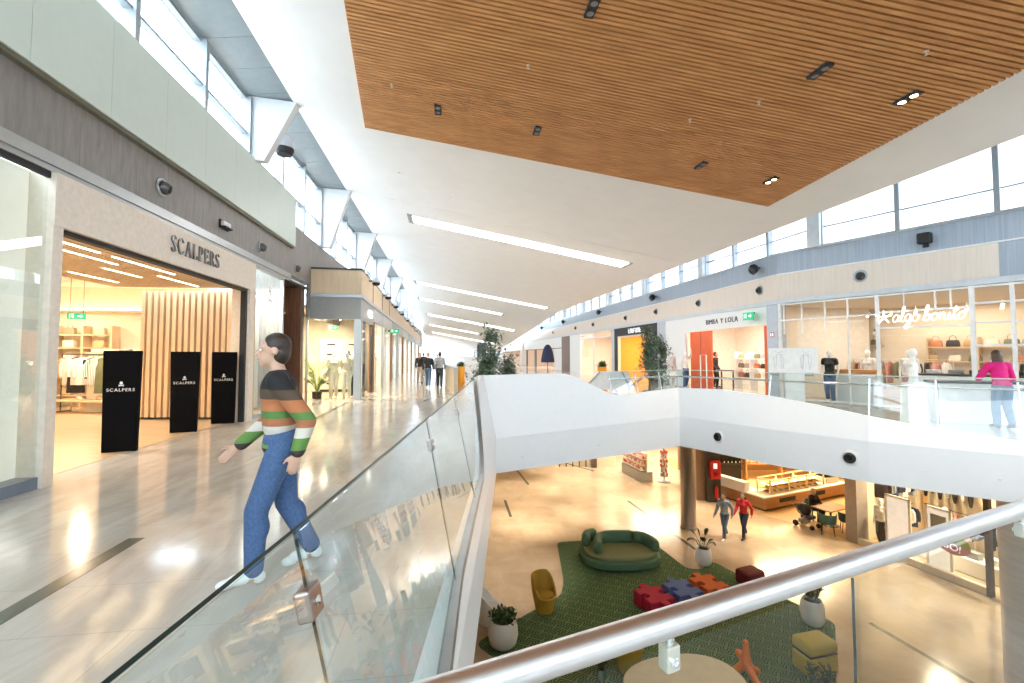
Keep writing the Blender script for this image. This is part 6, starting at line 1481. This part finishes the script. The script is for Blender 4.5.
def body_mesh(J, k=1, vox=.011, female=False, hands=True, curl=.5):
    m = MB(); hd = J['hd']; nk = J['nck']
    m.ball(hd + Vector((0, .012, .028)) * k, (.076 * k, .098 * k, .100 * k), 18, 12)
    m.ball(hd + Vector((0, -.028, -.045)) * k, (.058 * k, .066 * k, .072 * k), 16, 10)
    m.ball(hd + Vector((0, -.072, -.098)) * k, (.022 * k, .020 * k, .018 * k), 10, 7)
    caps(m, hd + Vector((0, -.088, .020)) * k, hd + Vector((0, -.112, -.022)) * k, .010 * k, .016 * k, 8)
    caps(m, hd + Vector((-.045, -.072, .034)) * k, hd + Vector((.045, -.072, .034)) * k, .014 * k, .014 * k, 8)
    m.ball(hd + Vector((0, -.084, -.062)) * k, (.024 * k, .012 * k, .012 * k), 10, 6)
    for s in (-1, 1): m.ball(hd + Vector((s * .078, .012, .0)) * k, (.012 * k, .022 * k, .032 * k), 8, 7)
    caps(m, nk + Vector((0, .005, -.03)) * k, hd + Vector((0, .01, -.06)) * k, .058 * k, .052 * k)
    c, w_, p = J['chs'], J['wst'], J['pel']
    cw = .150 if not female else .132
    m.ball(c + Vector((0, 0, .03)) * k, (cw * k, .108 * k, .17 * k), 16, 10); m.ball((c + w_) / 2, (.13 * k, .10 * k, .15 * k), 16, 10); m.ball(w_, (.122 * k if not female else .115 * k, .095 * k, .13 * k), 16, 10); m.ball(p, (.15 * k if not female else .158 * k, .115 * k, .12 * k), 16, 10)
    if female:
        for s in (-1, 1): m.ball(c + Vector((s * .062, -.085, .0)) * k, .062 * k, 10, 8)
    for n, s in (('L', 1), ('R', -1)):
        caps(m, nk + Vector((0, .01, -.05)) * k, J['sho' + n] + Vector((-s * .01, 0, .0)), .055 * k, .058 * k)
        caps(m, J['sho' + n], J['elb' + n], .054 * k, .041 * k); caps(m, J['elb' + n], J['wri' + n], .041 * k, .026 * k)
        if hands: add_hand(m, J['wri' + n], J['elb' + n], s, k, curl)
        else: m.ball(J['wri' + n] + (J['wri' + n] - J['elb' + n]).normalized() * .06 * k, (.03 * k, .03 * k, .07 * k))
        caps(m, J['hip' + n], J['kne' + n], .084 * k, .056 * k); caps(m, J['kne' + n], J['ank' + n], .056 * k, .037 * k)
        mid = J['kne' + n].lerp(J['ank' + n], .28); m.ball(mid + Vector((0, .018, 0)) * k, (.052 * k, .056 * k, .10 * k))
        caps(m, J['ank' + n] + Vector((0, .025, -.035)) * k, J['toe' + n], .036 * k, .028 * k)
    return remesh(m, vox, 3, 'body')
def shirt_mesh(J, k=1, vox=.012, hem=-.02, sleeve=1.0, e=.016, female=False):
    m = MB(); c, w_, p = J['chs'], J['wst'], J['pel']; q = e * k
    cw = .150 if not female else .134
    m.ball(c + Vector((0, 0, .03)) * k, (cw * k + q, .110 * k + q, .172 * k), 18, 12); m.ball((c + w_) / 2, (.135 * k + q, .103 * k + q, .16 * k), 18, 12); m.ball(w_, (.13 * k + q, .10 * k + q, .14 * k), 18, 12)
    m.ball(p + Vector((0, 0, .05 + hem)) * k, (.158 * k + q, .122 * k + q, .10 * k), 18, 12)
    if female:
        for s in (-1, 1): m.ball(c + Vector((s * .062, -.085, .0)) * k, .062 * k + q, 10, 8)
    for n, s in (('L', 1), ('R', -1)):
        caps(m, J['nck'] + Vector((0, .012, -.055)) * k, J['sho' + n] + Vector((-s * .01, 0, 0)), .060 * k + q * .7, .062 * k + q)
        if sleeve > .02:
            t = min(1, sleeve * 2); el = J['sho' + n].lerp(J['elb' + n], t); caps(m, J['sho' + n], el, .058 * k + q, .047 * k + q)
            if sleeve > .5: caps(m, el, J['elb' + n].lerp(J['wri' + n], (sleeve - .5) * 2 * .93), .047 * k + q, .034 * k + q)
    return remesh(m, vox, 4, 'top')
def trouser_mesh(J, k=1, vox=.012, e=.014, ln=1.0, skirt=False):
    m = MB(); q = e * k; p = J['pel']
    m.ball(p + Vector((0, 0, .01)) * k, (.158 * k + q, .120 * k + q, .125 * k), 18, 12)
    for n in 'LR':
        caps(m, J['hip' + n], J['kne' + n], .089 * k + q, .066 * k + q)
        if ln > .5: caps(m, J['kne' + n], J['kne' + n].lerp(J['ank' + n], (ln - .5) * 2 * .96), .066 * k + q, .050 * k + q); m.ball(J['kne' + n].lerp(J['ank' + n], .28) + Vector((0, .018, 0)) * k, (.056 * k + q, .060 * k + q, .11 * k))
    return remesh(m, vox, 4, 'trousers')
def hair_mesh(J, k=1, vox=.011, long=0):
    m = MB(); hd = J['hd']
    m.ball(hd + Vector((0, .026, .045)) * k, (.084 * k, .100 * k, .096 * k), 18, 12); m.ball(hd + Vector((0, .050, -.015)) * k, (.080 * k, .070 * k, .09 * k), 16, 10)
    if long:
        for s in (-1, 0, 1): caps(m, hd + Vector((s * .05, .05, .0)) * k, hd + Vector((s * .065, .075, -.10 - long)) * k, .052 * k, .034 * k)
    return remesh(m, vox, 3, 'hair')
def shoes_mesh(J, n, k=1):
    m = MB(); a = J['ank' + n]; b = J['toe' + n]; d = (b - a); d.z = 0; d.normalize(); lift = min(a.z - .085 * k, .2)
    h = a + Vector((0, 0, -.045 * k)) - d * .03 * k
    m.ball(h, (.042 * k, .05 * k, .045 * k)); m.ball(a.lerp(b, .5) + Vector((0, 0, -.01)) * k, (.044 * k, .085 * k, .042 * k)); m.ball(b + Vector((0, 0, .0)), (.042 * k, .06 * k, .034 * k)); m.ball(a + Vector((0, 0, -.01 * k)), (.046 * k, .055 * k, .05 * k))
    return remesh(m, .011, 3, 'shoe')
def person(label, loc, rz, J, k=1, top=None, legs=None, shoes=None, hair=HAIRD, sleeve=1.0, female=False, long=0, vox=.012, face=True, skin=SKIN, hem=-.02, cat='person', name='person', bodyname='body', curl=.5, ln=1.0, ground=True):
    t = thing(name, label, cat, loc, rz)
    me = body_mesh(J, k, vox, female, True, curl); parts = [put(bodyname, me, skin, t)]
    if top: parts.append(put('shirt', shirt_mesh(J, k, vox, hem, sleeve, female=female), top, t))
    if legs: parts.append(put('trousers', trouser_mesh(J, k, vox, ln=ln), legs, t))
    if shoes:
        for n in 'LR': parts.append(put('shoe', shoes_mesh(J, n, k), shoes, t))
    if hair: parts.append(put('hair', hair_mesh(J, k, vox, long), hair, t))
    if face:
        for s in (-1, 1):
            parts.append(MB().ball(J['hd'] + Vector((s * .030, -.082, .006)) * k, (.013 * k, .009 * k, .008 * k), 10, 7).build('eye', mat('eye_white', (.8, .8, .78), .3), t, True))
            parts.append(MB().ball(J['hd'] + Vector((s * .030, -.0895, .006)) * k, (.006 * k, .004 * k, .006 * k), 8, 6).build('iris', HAIRD, parts[-1], True))
        parts.append(MB().ball(J['hd'] + Vector((0, -.094, -.060)) * k, (.022 * k, .006 * k, .007 * k), 10, 6).build('mouth', mat('lips', (.45, .16, .14), .5), t, True))
    if ground:
        lo = min(v.co.z for o in parts for v in o.data.vertices)
        for o in parts:
            for v in o.data.vertices: v.co.z -= lo
    return t
# colour bands are the pattern knitted into the walker's top
def bandmat():
    m, nt, out = nodes_of('banded_jersey'); N, Lk = nt.nodes, nt.links
    p = N.new('ShaderNodeBsdfPrincipled'); Lk.new(p.outputs[0], out.inputs[0]); p.inputs['Roughness'].default_value = .85
    tc = N.new('ShaderNodeTexCoord'); sx = N.new('ShaderNodeSeparateXYZ'); Lk.new(tc.outputs['Object'], sx.inputs[0])
    mr = N.new('ShaderNodeMapRange'); mr.inputs[1].default_value = .85; mr.inputs[2].default_value = 1.55; Lk.new(sx.outputs[2], mr.inputs[0])
    rp = N.new('ShaderNodeValToRGB'); rp.color_ramp.interpolation = 'CONSTANT'; e = rp.color_ramp.elements
    st = [(0, (.05, .035, .035)), (.12, (.12, .25, .06)), (.24, (.62, .58, .52)), (.34, (.40, .15, .07)), (.42, (.10, .22, .06)), (.50, (.45, .17, .07)), (.62, (.09, .06, .04)), (.72, (.015, .015, .018))]
    e[0].color = (*st[0][1], 1); e[1].position = st[1][0]; e[1].color = (*st[1][1], 1)
    for a, c in st[2:]: q = e.new(a); q.color = (*c, 1)
    Lk.new(mr.outputs[0], rp.inputs[0]); Lk.new(rp.outputs[0], p.inputs['Base Color']); return m
BAND = bandmat()
person('person in dark banded jersey and blue jeans walking past the glass balustrade', (-1.70, 3.40, 0), -PI / 2 + .45, walk_pose(.17, .18, .04), 1, BAND, JEAN, SHOEW, HAIRD, 1.0, vox=.0095, hem=-.06)
# woman in pink seen from behind, leaning on a display
J = walk_pose(.06, 0, .14, .97, True)
for n, s in (('L', 1), ('R', -1)):
    J['elb' + n] = Vector((s * .30, -.22, 1.10)) * .97; J['wri' + n] = Vector((s * .20, -.44, 1.06)) * .97
person('person in bright pink sweater and jeans, seen from behind at the gallery display', (10.68, 9.95, 0), PI - .35, J, .97, mat('pink_knit', (.72, .01, .20), .8, var=.08, scale=50), mat('denim_light', (.12, .22, .34), .8, var=.15, scale=60), SHOED, mat('hair_brown', (.085, .045, .025), .5, var=.3, scale=40), 1.0, True, .12, .012)
t = thing('display_cabinet', 'low white display cabinet the person in pink is leaning over', 'display cabinet', (11.05, 10.78, 0), PI - .35)
MB().rbox(-.9, .9, -.28, .28, 0, .93, .01).build('body', WF, t); MB().box(-.95, .95, -.3, .3, .93, .99).build('top', DARK, t)
# walkers down the mall
person('person in black jacket and jeans walking away down the walkway, left of the pair', (-4.12, 22.4, 0), PI + .1, walk_pose(.2, .15, .02, .98), .98, CB, mat('denim_mid', (.10, .16, .26), .8), SHOEW, mat('hair_fair', (.36, .26, .16), .5, var=.2), 1.0, vox=.02, face=False)
person('person in grey jacket and dark trousers walking away, right of the pair', (-3.58, 22.6, 0), PI + .12, walk_pose(.18, .12, .02, 1.0), 1, CGR, mat('trouser_dark', (.05, .055, .07), .8), SHOED, HAIRD, 1.0, vox=.02, face=False)
person('person in dark clothes walking near the block fronts, left of the pair', (-5.3, 26.2, 0), .3, walk_pose(.2, .15, .02, .97), .97, CB, mat('trouser_tan', (.45, .32, .24), .8), SHOED, HAIRD, 1.0, vox=.022, face=False)
person('person in dark coat farther down the walkway beyond the pair', (-6.6, 34, 0), PI, walk_pose(.2, .15, .02), 1, CB, CGR, SHOED, HAIRD, 1.0, vox=.028, face=False)
person('person in pale top farther down the walkway beside the dark coat', (-6.0, 36.5, 0), PI, walk_pose(.2, .15, .02, .95), .95, CW, JEAN, SHOED, HAIRG, 1.0, vox=.028, face=False)
person('person in black inside the white-fronted shop doorway', (10.0, 22.4, 0), .8, walk_pose(.02, .0, .0), 1, CB, CB, SHOED, HAIRD, 1.0, vox=.018, face=True)
# lower floor walkers
person('person in grey-blue top and jeans walking on the lower floor', (8.25, 17.95, Z), -.9, walk_pose(.24, .2, .03), 1, mat('cloth_greyblue', (.30, .36, .45), .8), mat('denim_mid', (.10, .16, .26), .8), SHOEW, HAIRD, 1.0, vox=.014)
person('person in red top and dark trousers walking on the lower floor', (9.05, 18.05, Z), -.9, walk_pose(.26, .22, .03, .98), .98, mat('cloth_red', (.60, .03, .04), .8), mat('trouser_navy', (.03, .035, .07), .8), SHOED, mat('hair_brown', (.08, .04, .02), .5), 1.0, True, .06, .014)
# seated guest at the cafe table
J = walk_pose(0, 0, .05, 1, True)
for n, s in (('L', 1), ('R', -1)):
    J['hip' + n] = Vector((s * .09, -.02, .52)); J['kne' + n] = Vector((s * .11, -.43, .52)); J['ank' + n] = Vector((s * .11, -.40, .085)); J['toe' + n] = Vector((s * .12, -.57, .035)); J['elb' + n] = Vector((s * .25, -.12, .74)); J['wri' + n] = Vector((s * .12, -.36, .74))
    J['sho' + n] = Vector((s * .165, -.05, 1.0))
J['pel'] = Vector((0, 0, .56)); J['wst'] = Vector((0, -.01, .70)); J['chs'] = Vector((0, -.03, .89)); J['nck'] = Vector((0, -.05, 1.06)); J['hd'] = Vector((0, -.08, 1.21))
person('person in dark jacket and pale headscarf seated at the cafe table', (13.0, 20.0, Z + .006), .25, J, 1, CB, CB, SHOED, mat('scarf_beige', (.62, .50, .38), .8), 1.0, True, .10, .014)
cafe_chair('green tub cafe chair under the seated person', (13.0, 20.0, Z + .006), .25)

# ---- mannequins
MANW = mat('mannequin_white', (.84, .82, .78), .35, var=.01)
def stand_pose(v=0):
    J = walk_pose(.03 * (1 if v % 2 else -1), .0, .0, 1.02, True)
    for n, s in (('L', 1), ('R', -1)):
        J['elb' + n] = Vector((s * .24, .05, 1.15)); J['wri' + n] = Vector((s * .22, -.06 if v != 2 else -.02, .92))
    if v == 2: J['elbL'] = Vector((.33, .0, 1.58)); J['wriL'] = Vector((.30, -.02, 1.86))
    return J
MANS = {}
def mannequin(label, loc, rz, v, top, legs, sleeve=1.0, hair=None, src=None):
    key = (v, bool(top), bool(legs), sleeve)
    if key in MANS:
        return dup(MANS[key], loc, rz, label, mats={k: m for k, m in (('shirt', top), ('trousers', legs)) if m})
    t = person(label, (0, 0, 0), 0, stand_pose(v), 1, top, legs, None, hair, sleeve, True, 0, .015, False, MANW, -.03, 'mannequin', 'mannequin', 'figure')
    MB().lathe([(.20, 0), (.20, .015), (0, .02)], 20).build('base', STEEL, t)
    t.location = loc; t.rotation_euler = (0, 0, rz); MANS[key] = t; return t
mannequin('mannequin in cream jacket and trousers, left of the pair in the corner shop', K(-1.02, .62), BL + .15, 0, CREAM, CREAM)
mannequin('mannequin in pale patterned outfit and dark cap, right of the corner shop pair', K(-.55, .55), BL - .1, 0, mat('cloth_sand', (.70, .62, .50), .8, var=.12, scale=30), mat('cloth_ecru', (.78, .72, .62), .8))
t = thing('cap', 'black cap on the mannequin nearest the corner shop column', 'cap', K(-.55, .55, 1.66), BL - .1)
MB().lathe([(.09, 0), (.095, .03), (.08, .08), (.04, .11), (0, .115)], 16).build('crown', CB, t, True); MB().loft([[Vector((.09 * math.cos(a), -.07 - .12 * q * max(0, math.sin(a)), z)) for a in [PI * i / 8 for i in range(9)]] for q, z in ((0, .01), (1, .0), (1, .01), (0, .02))], closed=False).build('peak', CB, t)
mannequin('dark-clothed mannequin behind the side glass of the corner shop', K(-.42, 1.0), BL + .6, 0, CGR, CB)
mannequin('white mannequin in pale dress at the left end of the white shop window', (8.15, 23.2, 0), .5, 0, CW, CW)
mannequin('white mannequin with a raised arm beside the orange panel', (8.40, 22.1, 0), .3, 2, CW, JEAN)
mannequin('mannequin in dark crop top and jeans behind the information board', A(1.48, .35), RA + .2, 1, CB, JEAN, .2)
mannequin('mannequin in white top behind the wooden counter of the neon shop', A(2.05, 1.75), RA - .1, 1, CW, CT, .2)
mannequin('mannequin in white top between the neon shop racks', A(3.35, 1.2), RA + .1, 1, CW, CP, .2)
mannequin('mannequin in white crop top with black shorts at the left of the lower shop window', MS @ Vector((.45, .55, Z)), RS + .1, 1, CW, CB, .2)
mannequin('mannequin in dark jacket behind the framed panels of the lower shop', MS @ Vector((1.75, 1.75, Z)), RS - .1, 1, CGR, CN, .2)
# torso on a white pedestal in the gallery
t = thing('pedestal_mannequin', 'white armless mannequin bust on a tall white pedestal behind the glass balustrade', 'mannequin', (9.72, 11.05, 0), .6)
m = MB(); m.ball((0, 0, 1.66), (.075, .09, .11)); caps(m, (0, 0, 1.45), (0, 0, 1.6), .05, .045); m.ball((0, 0, 1.28), (.15, .10, .19)); m.ball((0, 0, 1.1), (.13, .09, .2)); m.ball((0, 0, .95), (.16, .11, .12)); caps(m, (-.14, 0, 1.38), (.14, 0, 1.38), .055, .055)
put('torso', remesh(m, .015, 4, 'torso'), MANW, t); MB().loft([[Vector((x * w_, y * w_, z)) for x, y in ((-1, -1), (1, -1), (1, 1), (-1, 1))] for z, w_ in ((0, .23), (.9, .19), (.93, .18))]).build('pedestal', WF, t)

# ---- trees and plants on the upper floor
def ficus(label, loc, H, spread_, n, seed=1, pot=True, m_=LEAFD):
    t = thing('potted_tree', label, 'tree', loc, 0); rnd = random.Random(seed)
    MB().tube([(0, 0, .3), (.03, .02, H * .3), (-.02, 0, H * .55), (.02, 0, H * .85)], [.04, .035, .025, .01], 7).build('trunk', BARK, t, True)
    br = MB(); fo = MB()
    for i in range(26):
        z = rnd.uniform(.28, .93) * H; a = rnd.uniform(0, 2 * PI); wd = spread_ * (1 - .75 * max(0, (z / H - .35) / .65)) * rnd.uniform(.5, 1)
        o = Vector((0, 0, z - .1)); e = Vector((math.cos(a) * wd, math.sin(a) * wd, z + rnd.uniform(0, .25))); br.tube([o, o.lerp(e, .5) + Vector((0, 0, .05)), e], [.012, .009, .004], 5)
        for k in range(n // 26):
            q = o.lerp(e, rnd.uniform(.3, 1.05)) + Vector((rnd.gauss(0, .09), rnd.gauss(0, .09), rnd.gauss(0, .10)))
            leaf(fo, q, q + Vector((rnd.uniform(-1, 1), rnd.uniform(-1, 1), rnd.uniform(-.9, .4))).normalized() * rnd.uniform(.09, .16), .030, .15, 3)
    br.build('branches', BARK, t); fo.build('foliage', m_, t)
    if pot: MB().lathe(potmesh(.26, .42), 22).build('pot', mat('pot_grey', (.28, .28, .28), .6), t, True)
    return t
GLF = mat('leaf_grey_green', (.16, .23, .15), .5, var=.4, scale=18)
ficus('slender grey-green tree rising behind the white parapet of the void', (-.62, 13.0, 0), 2.34, .62, 1900, 3, True, GLF)
ficus('low bushy tree beside the slender tree behind the parapet', (-.12, 13.4, 0), 1.60, .42, 1000, 4, True, GLF)
ficus('leafy tree in a pot before the amber shop on the gallery', (4.62, 15.4, 0), 2.5, .40, 1300, 5, True, GLF)
ficus('second narrow tree against the blue-grey column of the gallery', (5.2, 15.9, 0), 2.2, .28, 800, 6, True, GLF)
def barrel(label, loc, h=1.02, r=.205):
    t = thing('orange_planter', label, 'planter', loc, 0); OP = mat('orange_planter', (.85, .34, .015), .35, var=.03)
    MB().lathe([(r * .95, 0), (r, .02), (r, h), (r * .9, h), (r * .9, h - .06), (0, h - .06)], 28).build('pot', OP, t, True); rnd = random.Random(int(loc[1])); m = MB()
    for i in range(110):
        a = rnd.uniform(0, 2 * PI); e = rnd.uniform(.15, 1.3); o = Vector((rnd.gauss(0, .06), rnd.gauss(0, .06), h - .05)); ln = rnd.uniform(.2, .36)
        leaf(m, o, o + Vector((math.cos(a) * math.cos(e), math.sin(a) * math.cos(e), math.sin(e))) * ln, .028, .3, 4)
    m.build('foliage', LEAF, t); MB().lathe([(r * .88, h - .055), (0, h - .05)], 16).build('soil', SOIL, t); return t
barrel('tall orange cylinder planter beside the low beige wall on the walkway', (-2.62, 23.4, 0))
barrel('tall orange cylinder planter before the pale glazed shop across the void', (3.95, 20.0, 0), 1.08)
# palm in the corner shop window
t = thing('potted_palm', 'green potted palm inside the corner shop window', 'potted plant', K(-1.58, .55), 0)
MB().lathe([(.12, 0), (.16, .04), (.17, .26), (.15, .26), (.14, .22), (0, .22)], 20).build('pot', mat('pot_dark', (.06, .05, .05), .6), t, True)
rnd = random.Random(9); m = MB(); st = MB()
for i in range(34):
    a = rnd.uniform(0, 2 * PI); h = rnd.uniform(.6, 1.5); o = Vector((0, 0, .22)); p = Vector((math.cos(a) * .16, math.sin(a) * .16, h * .75)); e = Vector((math.cos(a) * .40, math.sin(a) * .40, h)); st.tube([o, p, e], [.01, .008, .004], 5)
    for k in range(9):
        u = .2 + .09 * k; q = p.lerp(e, u); 
        for s in (-1, 1): leaf(m, q, q + Vector((math.cos(a + s * 1.0) * .17, math.sin(a + s * 1.0) * .17, .03)), .016, .3, 3)
st.build('stems', LEAFY, t); m.build('foliage', LEAFY, t)
